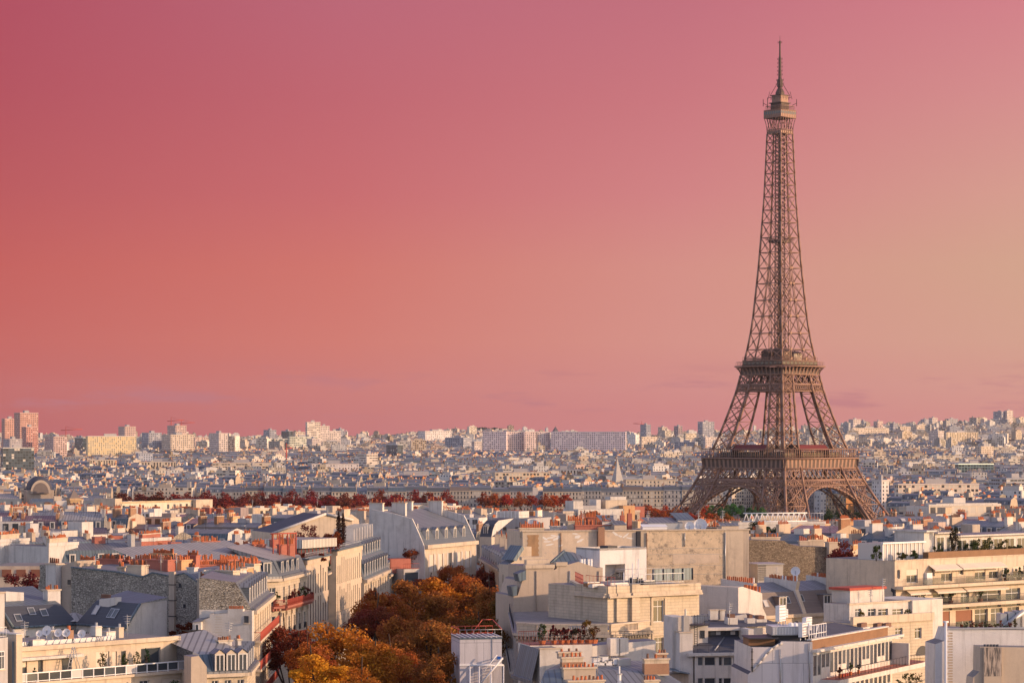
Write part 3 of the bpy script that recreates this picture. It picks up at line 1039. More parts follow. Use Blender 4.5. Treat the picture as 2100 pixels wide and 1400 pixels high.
# top cabin
mb = TMB()
CH = 7.3
for side in range(4):
 f = face_xf(side)
 mb.ref = (0, 1) if side % 2 == 0 else (1, 0)
 h0 = Hh(265.6)
 for k in range(7):
  t = k / 6
  prv = None
  for q in range(6):
   u = q / 5
   o_ = h0 + (CH - h0 - .2) * u ** 2.2
   cur = f((2 * t - 1) * o_, o_, 265.6 + 10.0 * u)
   if prv:
    mb.beam(prv, cur, 0.42, 'tower_iron')
   prv = cur
 mb.beam(f(-h0, h0, 268), f(h0, h0, 268), 0.6, 'tower_iron')
 mb.face([f(-h0, h0 - .1, 265.6), f(h0, h0 - .1, 265.6), f(h0, h0 - .1, 267.4), f(-h0, h0 - .1, 267.4)], 'tower_iron')
 for k in range(4):
  a_, b_ = -h0 + 2 * h0 * k / 4, -h0 + 2 * h0 * (k + 1) / 4
  mb.beam(f(a_, h0, 268), f(b_, h0, 275.5), .3, 'tower_iron_dark')
 mb.face([f(-CH, CH, 275.8), f(CH, CH, 275.8), f(CH, CH, 280.6), f(-CH, CH, 280.6)], 'tower_iron')
 mb.beam(f(-CH, CH + .1, 275.8), f(CH, CH + .1, 275.8), .5, 'tower_iron')
 mb.beam(f(-CH, CH + .1, 280.6), f(CH, CH + .1, 280.6), .5, 'tower_iron')
 for k in range(10):
  s_ = -CH + 2 * CH * k / 9
  mb.beam(f(s_, CH + .05, 275.8), f(s_, CH + .05, 280.6), .22, 'tower_iron')
 for k in range(9):
  s0_ = -CH + 2 * CH * (k + .22) / 9
  s1_ = -CH + 2 * CH * (k + .78) / 9
  mb.face([f(s0_, CH + .04, 278.0), f(s1_, CH + .04, 278.0), f(s1_, CH + .04, 279.8), f(s0_, CH + .04, 279.8)], 'glass')
 mb.face([f(-CH, CH, 280.6), f(CH, CH, 280.6), f(0, 0, 280.8)], 'tower_iron_dark')
 mb.face([f(-CH, CH, 275.8), f(CH, CH, 275.8), f(0, 0, 275.8)], 'tower_iron_dark')
 for k in range(13):
  s_ = -6.8 + 13.6 * k / 12
  mb.beam(f(s_, 6.9, 280.6), f(s_ * .96, 6.5, 283.4), .16, 'tower_iron')
 mb.beam(f(-6.5, 6.5, 283.4), f(6.5, 6.5, 283.4), .3, 'tower_iron')
mb.build('top_cabin', tower)
mb = TMB()
mb.box(-4.2, 4.2, -4.2, 4.2, 280.7, 285.2, 'tower_iron_dark')
mb.box(-5.0, 5.0, -5.0, 5.0, 285.2, 285.8, 'tower_iron_dark')
mb.box(-3.7, 3.7, -3.7, 3.7, 285.8, 290.2, 'tower_iron')
mb.box(-4.3, 4.3, -4.3, 4.3, 290.2, 290.7, 'tower_iron_dark')
mb.lathe(0, 0, [(3.0, 290.7), (2.9, 292.4), (2.2, 294.0), (1.5, 295.0), (1.2, 296.2), (1.2, 300.0)], 'tower_iron_dark', 12)
for side in range(4):
 f = face_xf(side)
 for s_ in (-2.8, 0, 2.8):
  mb.face([f(s_ - .8, 4.45, 281.5), f(s_ + .8, 4.45, 281.5), f(s_ + .8, 4.45, 284.4), f(s_ - .8, 4.45, 284.4)], 'tower_iron_dark')
  mb.beam(f(s_, 5.3, 287.6), f(s_, 5.3, 289.4), .2, 'tower_iron_dark')
 mb.beam(f(-5.3, 5.3, 289.2), f(5.3, 5.3, 289.2), .25, 'tower_iron_dark')
 for s_ in (-1, 1):
  mb.beam(f(s_ * 5.6, 5.6, 284), f(s_ * 7.6, 7.6, 285.5), .3, 'tower_iron_dark')
  mb.beam(f(s_ * 7.6, 7.6, 283.5), f(s_ * 7.6, 7.6, 288.0), .35, 'tower_iron_dark')
  mb.beam(f(s_ * 4.6, 4.6, 290), f(s_ * 1.5, 1.5, 297.5), .3, 'tower_iron_dark')
  mb.beam(f(s_ * 5.5, 5.5, 288), f(s_ * 4.6, 4.6, 293), .25, 'tower_iron_dark')
mb.beam((-9.4, 2.2, 281.5), (-9.4, 2.2, 288.5), .45, 'tower_iron_dark')
mb.beam((-9.4, 2.2, 285), (-5.0, 2.2, 284.5), .2, 'tower_iron_dark')
mb.build('lantern', tower)
mb = TMB()
mb.lathe(0, 0, [(1.9, 296), (1.9, 300.5), (1.1, 301.5), (1.05, 306), (0.95, 308), (0.95, 314.5), (0.6, 316), (0.5, 322), (0.62, 324.5), (0.62, 325.5), (0.14, 326), (0.10, 329.0)], 'tower_iron_dark', 8)
for z, r in ((298, 2.6), (300.5, 2.4), (304, 1.8), (306.5, 1.7), (309, 1.7), (311.5, 1.6), (314, 1.6), (324.8, 1.3)):
 for a in range(4):
  t = a * math.pi / 2 + .4
  mb.beam((0, 0, z), (r * math.cos(t), r * math.sin(t), z), .22, 'tower_iron_dark')
  mb.beam((r * math.cos(t), r * math.sin(t), z - .7), (r * math.cos(t), r * math.sin(t), z + .7), .22, 'tower_iron_dark')
mb.build('antenna_mast', tower)
for sx in (-1, 1):
 for sy in (-1, 1):
  for ax, ay in ((62.5, 62.5), (37, 62.5), (37, 37), (62.5, 37)):
   mb = TMB()
   mb.box(sx * ax - 4, sx * ax + 4, sy * ay - 4, sy * ay + 4, -1, 2.2, 'ashlar')
   mb.build('foundation', tower)
# ------------------------------------------------------------------ generic town buildings
WALLC = {  # spoken colour, facade material, blank wall material, tint
 'cream': ('f_cream', 'cream_plaster', (1.05, 1.0, 0.95)),
 'pale stone': ('f_stone', 'beige_plaster', (1.1, 1.08, 1.05)),
 'white': ('f_white', 'white_plaster', (1.0, 1.0, 1.0)),
 'grey': ('f_stone', 'grey_plaster', (0.85, 0.88, 0.95)),
 'sandy': ('f_cream', 'beige_plaster', (0.95, 0.85, 0.72)),
 'ochre': ('f_cream', 'ochre_plaster', (1.0, 0.80, 0.58)),
}

class Parts:
 """hands out the mesh builder of each part; in a mass they are all the same builder"""
 def __init__(s, single=None):
  s.single = single
  s.list = []

 def new(s, name):
  if s.single:
   return s.single
  mb = MB()
  s.list.append((name, mb))
  return mb

def setxf(mb, xf, tint):
 mb.xf = xf
 mb.tint = tint
 return mb

def pots(mb, x0, x1, y0, y1, z, n, m='terracotta', r=0.16, h=0.75, rng=random):
 for i in range(n):
  t = (i + .5) / n
  hh = h * rng.uniform(.7, 1.25)
  x, y = x0 + (x1 - x0) * t, y0 + (y1 - y0) * t
  mb.cyl(x, y, z, z + hh, r, m, 5, r * .8)

def mansard(P, xf, w, d, h, rng, col, lod, redness=0.0, party=None):
 """street house with a mansard roof; x along the street, front at -d/2. lod 0 detailed, 1 plain, 2 mass"""
 fmat, bmat, tint = WALLC[col]
 j = rng.uniform(.88, 1.08)
 j *= .86 if lod == 2 else 1
 tint = (tint[0] * j, tint[1] * j, tint[2] * j)
 hw, hd = w / 2, d / 2
 nb = max(2, round(w / 2.9))
 nf = max(3, round(h / 3.25))
 wall = setxf(P.new('wall'), xf, tint)
 wall.wall((-hw, -hd), (hw, -hd), 0, h, fmat, nb, nf)
 wall.wall((hw, hd), (-hw, hd), 0, h, fmat, nb, nf)
 rs = rng.uniform(2.6, 3.6)
 ri = rng.uniform(0.9, 1.5)
 rt = rs + (hd - ri) * rng.uniform(.16, .3)
 prof = [(-hd, h), (-hd + ri, h + rs), (0, h + rt), (hd - ri, h + rs), (hd, h)]
 # party walls
 pm = party or (bmat if rng.random() < .75 else 'rubble')
 for sx in (-hw, hw):
  pts = [(sx, -hd, 0), (sx, hd, 0), (sx, hd, h), (sx, hd - ri, h + rs + .25), (sx, 0, h + rt + .3), (sx, -hd + ri, h + rs + .25), (sx, -hd, h)]
  wall.face(pts, pm)
 roof = setxf(P.new('roof'), xf, (1, 1, 1))
 sl = 'f_slate' if lod == 2 and rng.random() < .7 else rng.choice(['slate', 'slate', 'zinc_blue', 'slate_brown'] if lod < 2 else ['slate', 'zinc_blue', 'zinc'])
 zn = rng.choice(['zinc', 'zinc', 'zinc_blue', 'zinc_light'])
 jj = rng.uniform(.8, 1.15)
 roof.tint = (jj, jj, jj)
 if redness and rng.random() < redness:
  roof.tint = (jj * 1.3, jj * .72, jj * .7)
 if sl == 'f_slate':
  e = .02
  for sgn in (-1, 1):
   uv = [(0, 0), (nb, 0), (nb, 1), (0, 1)]
   roof.face([(-hw, sgn * hd, h), (hw, sgn * hd, h), (hw, sgn * (hd - ri), h + rs), (-hw, sgn * (hd - ri), h + rs)], sl, uv)
  roof.profile(prof[1:4], -hw, hw, zn)
 else:
  roof.profile(prof, -hw, hw, [sl, zn, zn, sl])
 if lod < 2:
  roof.tint = tint
  for sgn in (-1, 1):
   a, b = sorted((sgn * hd, sgn * (hd + .45)))
   roof.box(-hw, hw, a, b, h - .45, h + .1, 'cream_plaster' if col != 'grey' else 'grey_plaster', bottom=True)
  roof.tint = (1, 1, 1)
 if lod == 0:
  dm_front = []
  for k in range(nb):
   xx = -hw + (k + .5) * w / nb
   if rng.random() < .12:
    continue
   dm = setxf(P.new('dormer'), xf, (1, 1, 1))
   z0, z1 = h + .45, h + min(rs - .3, 2.3)
   ww = .62
   yb = -hd + ri
   y0 = -hd + .25
   dm.box(xx - ww, xx + ww, y0, yb + .3, z0, z1, 'slate', 'zinc')
   dm.face([(xx - ww - .1, y0 - .06, z0), (xx + ww + .1, y0 - .06, z0), (xx + ww + .1, y0 - .06, z1 + .15), (xx - ww - .1, y0 - .06, z1 + .15)], 'white_plaster')
   dm.face([(xx - .4, y0 - .09, z0 + .15), (xx - .03, y0 - .09, z0 + .15), (xx - .03, y0 - .09, z1 - .12), (xx - .4, y0 - .09, z1 - .12)], 'glass')
   dm.face([(xx + .03, y0 - .09, z0 + .15), (xx + .4, y0 - .09, z0 + .15), (xx + .4, y0 - .09, z1 - .12), (xx + .03, y0 - .09, z1 - .12)], 'glass')
 elif lod == 1:
  pass
 # chimney stacks on the party walls
 cm = rng.choice([bmat, 'white_plaster', 'cream_plaster', 'beige_plaster', 'brick' if lod < 2 else 'ochre_plaster'])
 rc = (1, 1, 1)
 if redness and rng.random() < redness:
  cm = rng.choice(['red_plaster', 'brick', 'ochre_plaster'])
 pot = 'terracotta' if rng.random() < .8 else 'dark_pot'
 for sx in (-1, 1) + tuple(rng.uniform(-.7, .7) for _ in range(rng.choice([0, 1, 1, 2]) if lod < 2 else 0)):
  if rng.random() < (.85 if lod < 2 else .6):
   y0 = rng.uniform(-hd + ri, -1.0)
   y1 = y0 + rng.uniform(2.6, 5.0)
   ct = h + rt + rng.uniform(.5, 1.8)
   xx = sx * (hw - .45)
   ch = setxf(P.new('chimney'), xf, tint)
   ch.box(xx - .4, xx + .4, y0, y1, h, ct, cm)
   if lod < 2:
    ch.tint = (1, 1, 1)
    ch.box(xx - .48, xx + .48, y0 - .08, y1 + .08, ct, ct + .16, 'cream_plaster')
    pots(ch, xx, xx, y0 + .2, y1 - .2, ct + .16, rng.randint(4, 8), pot, rng=rng)
    if rng.random() < .5:
     pots(ch, xx + .25, xx + .25, y0 + .3, y1 - .3, ct + .16, rng.randint(3, 5), pot, rng=rng)
   else:
    ch.tint = (1, 1, 1)
    ch.box(xx - .2, xx + .2, y0 + .2, y1 - .2, ct, ct + .7, pot)
 if lod < 2:
  for k in range(rng.randint(1, 3)):
   sk = setxf(P.new('roof_window'), xf, (1, 1, 1))
   xx, t = rng.uniform(-hw * .8, hw * .8), rng.uniform(.2, .7)
   yy, zz = -hd + ri + (hd - ri) * t, h + rs + (rt - rs) * t
   sk.box(xx - .45, xx + .45, yy - .5, yy + .5, zz - .1, zz + .22, 'grey_metal', 'glass' if rng.random() < .6 else 'white_metal')
  if rng.random() < .35:
   sk = setxf(P.new('roof_hut'), xf, (1, 1, 1))
   xx = rng.uniform(-hw * .6, hw * .6)
   sk.box(xx - 1.2, xx + 1.2, -.5, 1.8, h + rs, h + rt + rng.uniform(.8, 1.9), rng.choice(['white_plaster', 'cream_plaster', 'grey_plaster', 'red_plaster' if redness > .2 else 'white_plaster']), 'zinc')
 if lod < 2 and rng.random() < .5:
  yy = rng.uniform(-1, 1)
  ae = setxf(P.new('aerial'), xf, (1, 1, 1))
  xx = rng.uniform(-hw * .6, hw * .6)
  z0 = h + rt - .5
  ae.beam((xx, yy, z0), (xx, yy, z0 + 3.2), .09, 'dark_metal')
  for k in range(3):
   ae.beam((xx - .6, yy, z0 + 2.2 + k * .35), (xx + .6, yy, z0 + 2.2 + k * .35), .06, 'grey_metal')
 return {'wall': col, 'roof': sl, 'chim': pot}

def flatblock(P, xf, w, d, h, rng, col, lod, fm=None):
 tints = {'white': (1.05, 1.05, 1.05), 'cream': (1.05, .98, .88), 'beige': (.95, .82, .68), 'grey': (.75, .77, .82), 'pinkish': (1.0, .82, .76)}
 t = tints.get(col, (1, 1, 1))
 j = rng.uniform(.9, 1.08) * (rng.choice([.55, .75, .95, 1, 1.05]) if lod == 2 else 1)
 t = (t[0] * j, t[1] * j, t[2] * j)
 hw, hd = w / 2, d / 2
 fm = fm or rng.choice(['f_band', 'f_white', 'f_balcony', 'f_white'])
 nf = max(3, round(h / 3.0))
 nb = max(2, round(w / 3.3))
 ns = max(1, round(d / 3.6))
 wall = setxf(P.new('wall'), xf, t)
 wall.wall((-hw, -hd), (hw, -hd), 0, h, fm, nb, nf)
 wall.wall((hw, hd), (-hw, hd), 0, h, fm, nb, nf)
 sb = rng.random() < .55
 for sx in (-1, 1):
  if sb:
   wall.wall((sx * hw, -hd * sx), (sx * hw, hd * sx), 0, h, 'white_plaster')
  else:
   wall.wall((sx * hw, -hd * sx), (sx * hw, hd * sx), 0, h, 'f_white' if fm != 'f_glass' else fm, ns, nf)
 roof = setxf(P.new('roof'), xf, t)
 roof.face([(-hw, -hd, h - .05), (hw, -hd, h - .05), (hw, hd, h - .05), (-hw, hd, h - .05)], 'gravel_roof' if rng.random() < .5 else 'dark_felt')
 if lod < 2:
  p = .3
  for (a, b, c_, e) in ((-hw - .05, hw + .05, -hd - .05, -hd + p), (-hw - .05, hw + .05, hd - p, hd + .05), (-hw - .05, -hw + p, -hd + p, hd - p), (hw - p, hw + .05, -hd + p, hd - p)):
   roof.box(a, b, c_, e, h - .1, h + .7, 'white_plaster', bottom=True)
 ph = rng.uniform(2.4, 3.2)
 if rng.random() < .7:
  pa, pb = -hw * rng.uniform(.3, .8), hw * rng.uniform(.3, .8)
  pent = setxf(P.new('penthouse'), xf, t)
  pent.box(pa, pb, -hd * .45, hd * .75, h, h + ph, 'white_plaster', 'gravel_roof')
  if lod < 2:
   n = max(2, int((pb - pa) / 2.4))
   pent.tint = (1, 1, 1)
   for k in range(n):
    a = pa + (pb - pa) * (k + .2) / n
    b = pa + (pb - pa) * (k + .8) / n
    pent.face([(a, -hd * .45 - .04, h + .5), (b, -hd * .45 - .04, h + .5), (b, -hd * .45 - .04, h + ph - .5), (a, -hd * .45 - .04, h + ph - .5)], 'glass')
 lf = setxf(P.new('lift_housing'), xf, t)
 xx = rng.uniform(-hw * .5, hw * .5)
 lf.box(xx - 1.6, xx + 1.6, -1, 2.5, h, h + ph + rng.uniform(.6, 2.2), rng.choice(['white_plaster', 'cream_plaster', 'grey_plaster']))
 if lod < 2:
  for k in range(rng.randint(2, 4)):
   v = setxf(P.new('roof_vent'), xf, (1, 1, 1))
   vx, vy = rng.uniform(-hw + 1, hw - 1), rng.uniform(-hd + 1, -hd * .5)
   v.box(vx - .4, vx + .4, vy - .3, vy + .3, h - .05, h + rng.uniform(.8, 1.5), rng.choice(['grey_metal', 'white_plaster']))
   v.cyl(vx, vy, h + .8, h + 2.0, .14, 'grey_metal', 6)
  if rng.random() < .4:
   dsh = setxf(P.new('satellite_dish'), xf, (1, 1, 1))
   vx, vy = rng.uniform(-hw + 1, hw - 1), rng.uniform(-hd + 1, 0)
   c0 = dsh.xf
   dsh.beam((vx, vy, h), (vx, vy, h + 1.6), .1, 'grey_metal')
   dsh.dish((vx, vy, h + 1.8), .75, (-.5, -.8, .35), 'white_metal')
  if rng.random() < .5:
   am = setxf(P.new('aerial'), xf, (1, 1, 1))
   vx = rng.uniform(-hw + 1, hw - 1)
   am.beam((vx, 0, h), (vx, 0, h + 5), .1, 'grey_metal')
   for k in range(4):
    am.beam((vx - .7, 0, h + 3 + k * .4), (vx + .7, 0, h + 3 + k * .4), .06, 'grey_metal')
 return {'wall': col}

# ---- landmarks that labels may refer to (photograph pixel, phrase)
MARKS = [
 (200, 1090, 'the white slab with the lift tower'), (335, 1045, 'the long cream hospital block'), (450, 1085, 'the dark oval roof'),
 (150, 1030, 'the pointed belfry'), (690, 1075, 'the twin cypresses'), (815, 1110, 'the shaded blank gable'), (920, 1110, 'the five dormer cream house'),
 (1045, 1090, 'the grey four window block'), (1250, 1050, 'the stepped beige block'), (1200, 1090, 'the red brick chimneys'),
 (1560, 1070, 'the white roof truss'), (1700, 1085, 'the tall orange chimney'), (1900, 1045, 'the long white terrace block'),
 (1800, 1085, 'the blue zinc barrel roof'), (600, 1060, 'the terraced cream blocks'), (280, 1140, 'the rubble party wall'),
 (2040, 1090, 'the roofs by the garden terrace'), (1650, 1060, 'the iron tower'), (60, 1100, 'the white chimney tower'),
 (1400, 1070, 'the red brown riverside trees'), (780, 1040, 'the dark red tree belt'),
]
_used_labels = {}

def describe(info, X, Y, h, kindword, w):
 ix, iy = CPX + FPX * X / Y, HPX - (ground_z(X, Y) + h - CAMZ) * FPX / Y
 ms = sorted(MARKS, key=lambda m: (m[0] - ix) ** 2 + 6 * (m[1] - iy) ** 2)
 out = None
 size = 'narrow' if w < 13 else ('broad' if w > 19 else '')
 for m in ms[:5]:
  dx_, dy_ = ix - m[0], iy - m[1]
  if abs(dy_) > abs(dx_) * .5:
   rel = 'behind' if dy_ < 0 else 'in front of'
  else:
   rel = 'west of' if dx_ > 0 else 'east of'
  far = '' if abs(dx_) + abs(dy_) * 2 < 60 else ('a little ' if abs(dx_) + abs(dy_) * 2 < 130 else 'well ')
  for extra in ('', info.get('x1', ''), info.get('x2', '')):
   t = ' '.join(q for q in (size, info['wall'], kindword, extra, far + rel, m[2]) if q).replace('  ', ' ')
   if t not in _used_labels and len(t.split()) <= 16:
    _used_labels[t] = 1
    return t
 _used_labels[t] = _used_labels.get(t, 0) + 1
 return t

RNG = random.Random(11)
COUNTS = {'mansard': 0, 'flat': 0}

def emit(kind, cx, cy, ang, w, d, h, rng, lod, mass, redness=0.0, col=None, fm=None, gz=None, label=None, cat=None, name=None, group=None):
 gz = ground_z(cx, cy) if gz is None else gz
 xf = (cx, cy, gz, math.cos(ang), math.sin(ang))
 if kind == 'mansard':
  col = col or rng.choices(['cream', 'pale stone', 'white', 'grey', 'sandy', 'ochre'], [34, 24, 16, 12, 10, 4])[0]
 else:
  col = col or rng.choices(['white', 'cream', 'beige', 'grey', 'pinkish'], [40, 30, 14, 10, 6])[0]
 fn = mansard if kind == 'mansard' else flatblock
 if mass is not None:
  P = Parts(mass)
  (fn(P, xf, w, d, h, rng, col, 2, redness) if kind == 'mansard' else fn(P, xf, w, d, h, rng, col, 2, fm))
  return
 P = Parts()
 info = (fn(P, xf, w, d, h, rng, col, lod, redness) if kind == 'mansard' else fn(P, xf, w, d, h, rng, col, lod, fm))
 if kind == 'mansard':
  rn = {'slate': 'with slate mansard', 'zinc_blue': 'with blue zinc mansard', 'slate_brown': 'with brown slate mansard', 'f_slate': 'with dormered mansard', 'zinc': 'with zinc mansard'}[info['roof']]
  info['x1'] = rn
  nch = sum(1 for n_, _ in P.list if n_ == 'chimney')
  info['x2'] = rn + (' and twin chimneys' if nch == 2 else ' and one chimney' if nch == 1 else '')
  nm, ct, gp = 'mansard_house', 'house', 'mansard roofed town houses'
  kw = 'mansard house'
 else:
  npt = [n_ for n_, _ in P.list]
  info['x1'] = 'with roof vents'
  info['x2'] = 'with penthouse' if 'penthouse' in npt else 'with lift housing'
  nm, ct, gp = 'flat_roofed_block', 'apartment block', 'flat roofed apartment blocks'
  kw = 'flat roofed block'
 lb = label or describe(info, cx, cy, h, kw, w)
 root = thing(name or nm, lb, cat or ct, (cx, cy, gz), group or gp)
 merged = {}
 for n_, mb in P.list:
  if not mb.f:
   continue
  mb.build(n_, root)
 COUNTS[kind] += 1
 return root

EXCL = []      # (x0, x1, y0, y1) rectangles kept free

def excluded(x, y, r=8):
 for (a, b, c_, e) in EXCL:
  if a - r < x < b + r and c_ - r < y < e + r:
   return True
 ratio = x / y
 if 1440 < y < (2300 if -0.155 < ratio < 0.145 else 1760):
  return True
 if -.19 < ratio < -.166 and 1700 < y < 2370:
  return True
 if math.hypot(x - TX, y - TY) < 115:
  return True
 if 1750 < y < 2550 and abs(x - (TX + (y - 1713) * .02)) < 95:
  return True
 # the avenue with its trees
 if y < 760 and abs(x - (-38 + (y - 330) * 0.04)) < 24:
  return True
 return False

def city():
 mass = MB()
 far = MB()
 rr = random.Random(5)
 dist = []
 y = 520.0
 while y < 9000:
  halfw = y * 0.215 + 60
  step = 260 + y * 0.05
  x = -halfw
  while x < halfw + step:
   dist.append((x + rr.uniform(-60, 60), y + rr.uniform(-60, 60), rr.uniform(-.75, .75), rr.random()))
   x += step
  y += step * 0.8
 cnt = 0
 dxy = np.array([(a, b) for a, b, _, _ in dist])
 for di, (ddx, ddy, ang, typ) in enumerate(dist):
  R_ = 330 + ddy * .04
  lod_far = ddy > 3200
  bw = rr.uniform(46, 74) * (1.0 if ddy < 3000 else 1.25)
  dep = 12.5
  court = rr.uniform(7, 12)
  street = rr.uniform(9, 13)
  pitch_y = dep * 2 + court + street
  pitch_x = bw + street
  n = int(R_ / pitch_y) + 1
  mx = int(R_ / pitch_x) + 1
  c_, s_ = math.cos(ang), math.sin(ang)
  # trend of this quarter
  pflat = 0.10 + 0.35 * typ if ddy < 1500 else 0.12 + 0.34 * typ
  if ddx / ddy > 0.12 and ddy > 3500:
   pflat = .7
  for iy in range(-n, n + 1):
   for ix in range(-mx, mx + 1):
    bx0, by0 = ix * pitch_x, iy * pitch_y
    wx, wy = ddx + bx0 * c_ - by0 * s_, ddy + bx0 * s_ + by0 * c_
    if wy < 540 or wy > 9300 or abs(wx) > wy * 0.205 + 45:
     continue
    dd = (dxy[:, 0] - wx) ** 2 + (dxy[:, 1] - wy) ** 2
    if int(dd.argmin()) != di:
     continue
    if wy > 3500 and rr.random() < 0.06 + .05 * sst(wy, 5000, 8000):
     continue
    hbase = rr.uniform(19.5, 24.5)
    if wy < 800:
     hbase = rr.uniform(19, 23)
    for row in (-1, 1):
     xx = -bw / 2
     while xx < bw / 2 - 6:
      w = rr.uniform(11, 22) if not lod_far else rr.uniform(15, 30)
      w = min(w, bw / 2 - xx)
      if w < 7:
       break
      lx, ly = bx0 + xx + w / 2, by0 + row * (dep + court) / 2
      X_, Y_ = ddx + lx * c_ - ly * s_, ddy + lx * s_ + ly * c_
      xx += w
      if abs(X_) > Y_ * 0.205 + 30 or Y_ < 560 or excluded(X_, Y_, w / 2):
       continue
      h = hbase + rr.uniform(-2.0, 2.0)
      flat = rr.random() < pflat
      if flat and wy > 1700:
       h += rr.choice([0, 0, 3, 6, 10]) * rr.random()
       if wy > 4200 and rr.random() < .05:
        h += rr.uniform(6, 22)
      elif flat:
       h += rr.uniform(-1, 2)
      kind = 'flat' if flat else 'mansard'
      ip_ = CPX + FPX * X_ / Y_
      if 620 < Y_ < 1440:
       ln_ = (1000 if Y_ > 1160 else 1040) if ip_ < 225 else 1044 if ip_ < 980 else 1052 if ip_ < 1270 else 1071 if ip_ < 1825 else 1045
       h = min(h, pZ(ln_, Y_) - ground_z(X_, Y_) - (5.5 if not flat else 4))
       if h < 8:
        continue
      red = 0.0
      ixp = CPX + FPX * X_ / Y_
      if Y_ < 1050 and ixp < 560:
       red = .38
      elif Y_ < 1200:
       red = .13
      single = (Y_ < 1010 and COUNTS[kind] < 285)
      emit(kind, X_, Y_, ang + (math.pi if row > 0 and Y_ > 1050 else 0), w - .05, dep, h, rr, 0 if Y_ < 800 else 1, None if single else (mass if Y_ < 2600 else far), red)
      cnt += 1
 tag(mass.build('town_roofs', loc=(0, 0, 0)), 'mass of slate and zinc roofed houses filling the town beyond the nearer streets', 'town', kind='stuff')
 tag(far.build('distant_town', loc=(0, 0, 0)), 'hazy spread of pale houses and flats reaching to the horizon', 'town', kind='stuff')
 print('CITY', cnt, COUNTS, len(mass.f), len(far.f))

# ------------------------------------------------------------------ tools for the houses modelled one by one
class PL:
 """a vertical wall plane between two plan points given as (photo column, distance)"""
 def __init__(s, xa, Ya, xb, Yb):
  s.p = (pX(xa, Ya), Ya)
  q = (pX(xb, Yb), Yb)
  L = math.hypot(q[0] - s.p[0], q[1] - s.p[1])
  s.u = ((q[0] - s.p[0]) / L, (q[1] - s.p[1]) / L)
  s.L = L
  s.ang = math.atan2(s.u[1], s.u[0])

 def sz(s, x, y, o=0.0):
  k = (x - CPX) / FPX
  # plane moved back by o (depth)
  px_, py_ = s.p[0] - s.u[1] * o, s.p[1] + s.u[0] * o
  t = (k * py_ - px_) / (s.u[0] - k * s.u[1])
  Y = py_ + t * s.u[1]
  return (t, pZ(y, Y))

 def mb(s):
  return MB().place(s.p[0], s.p[1], 0, s.ang)

 def at(s, t, o, z):
  return (s.p[0] + s.u[0] * t - s.u[1] * o, s.p[1] + s.u[1] * t + s.u[0] * o, z)

class House:
 def __init__(s, name, label, cat, loc, group=None):
  s.root = thing(name, label, cat, loc, group)

 def part(s, name, mb, parent=None, label=None):
  if not mb.f:
   return None
  o = mb.build(name, None, loc=tuple(s.root.location))
  o.location = (0, 0, 0)
  par = parent or s.root
  o.parent = par
  if label:
   o['label'] = label
  return o

def extr(mb, pts, y0, y1, mf, ms=None, mt=None, back=False):
 """polygon (s, z) at depth y0 pushed back to y1"""
 ms, mt = ms or mf, mt or ms or mf
 mb.face([(s_, y0, z) for s_, z in pts], mf)
 if back:
  mb.face([(s_, y1, z) for s_, z in reversed(pts)], ms)
 area = sum(pts[i][0] * pts[(i + 1) % len(pts)][1] - pts[(i + 1) % len(pts)][0] * pts[i][1] for i in range(len(pts)))
 for i in range(len(pts)):
  a, b = pts[i], pts[(i + 1) % len(pts)]
  dx_, dz_ = b[0] - a[0], b[1] - a[1]
  nz = -dx_ if area > 0 else dx_
  steep = abs(dz_) > 2.2 * abs(dx_)
  if nz < 0 and not steep:
   continue
  mb.face([(a[0], y0, a[1]), (a[0], y1, a[1]), (b[0], y1, b[1]), (b[0], y0, b[1])], ms if steep else mt)

def ppoly(P, pts, o=0.0):
 return [P.sz(x, y, o) for x, y in pts]

def window(H, P, s0, s1, z0, z1, o=0.0, style='french', parent=None, surround=None, sill=True, name='window'):
 """o is the depth of the wall face (positive = further from the camera)"""
 fr = P.mb()
 fm = {'french': 'white_metal', 'dark': 'dark_metal', 'grey': 'grey_metal', 'white': 'white_metal', 'wood': 'wood'}[style]
 t = 0.07
 y = o - 0.03
 if surround:
  w = .18
  for a, b, c, d in ((s0 - w, s0, z0 - .05, z1 + w), (s1, s1 + w, z0 - .05, z1 + w), (s0, s1, z1, z1 + w)):
   fr.box(a, b, y - .07, o + .02, c, d, surround, bottom=True)
 for a, b, c, d in ((s0, s0 + t, z0, z1), (s1 - t, s1, z0, z1), (s0 + t, s1 - t, z1 - t, z1), (s0 + t, s1 - t, z0, z0 + t)):
  fr.box(a, b, y - .03, o + .02, c, d, fm, bottom=True)
 if style in ('french', 'white') and s1 - s0 > .7:
  m_ = (s0 + s1) / 2
  fr.box(m_ - t / 2, m_ + t / 2, y - .03, o + .02, z0 + t, z1 - t, fm)
  if style == 'french' and z1 - z0 > 1.2:
   zz = z1 - (z1 - z0) * .28
   fr.box(s0 + t, s1 - t, y - .025, o + .02, zz - t / 2, zz + t / 2, fm)
 if sill:
  fr.box(s0 - .1, s1 + .1, y - .18, o + .02, z0 - .12, z0 - .001, surround or 'cream_plaster', bottom=True)
 f = H.part(name, fr, parent)
 g = P.mb()
 g.face([(s0, y, z0), (s1, y, z0), (s1, y, z1), (s0, y, z1)], 'glass')
 H.part('pane', g, f)
 return f

def winpx(H, P, x0, y0, x1, y1, o=0.0, **kw):
 a, b = P.sz(x0, y1, o), P.sz(x1, y0, o)
 a2 = P.sz(x0, y0, o)
 return window(H, P, a[0], b[0], a[1], a2[1], o, **kw)

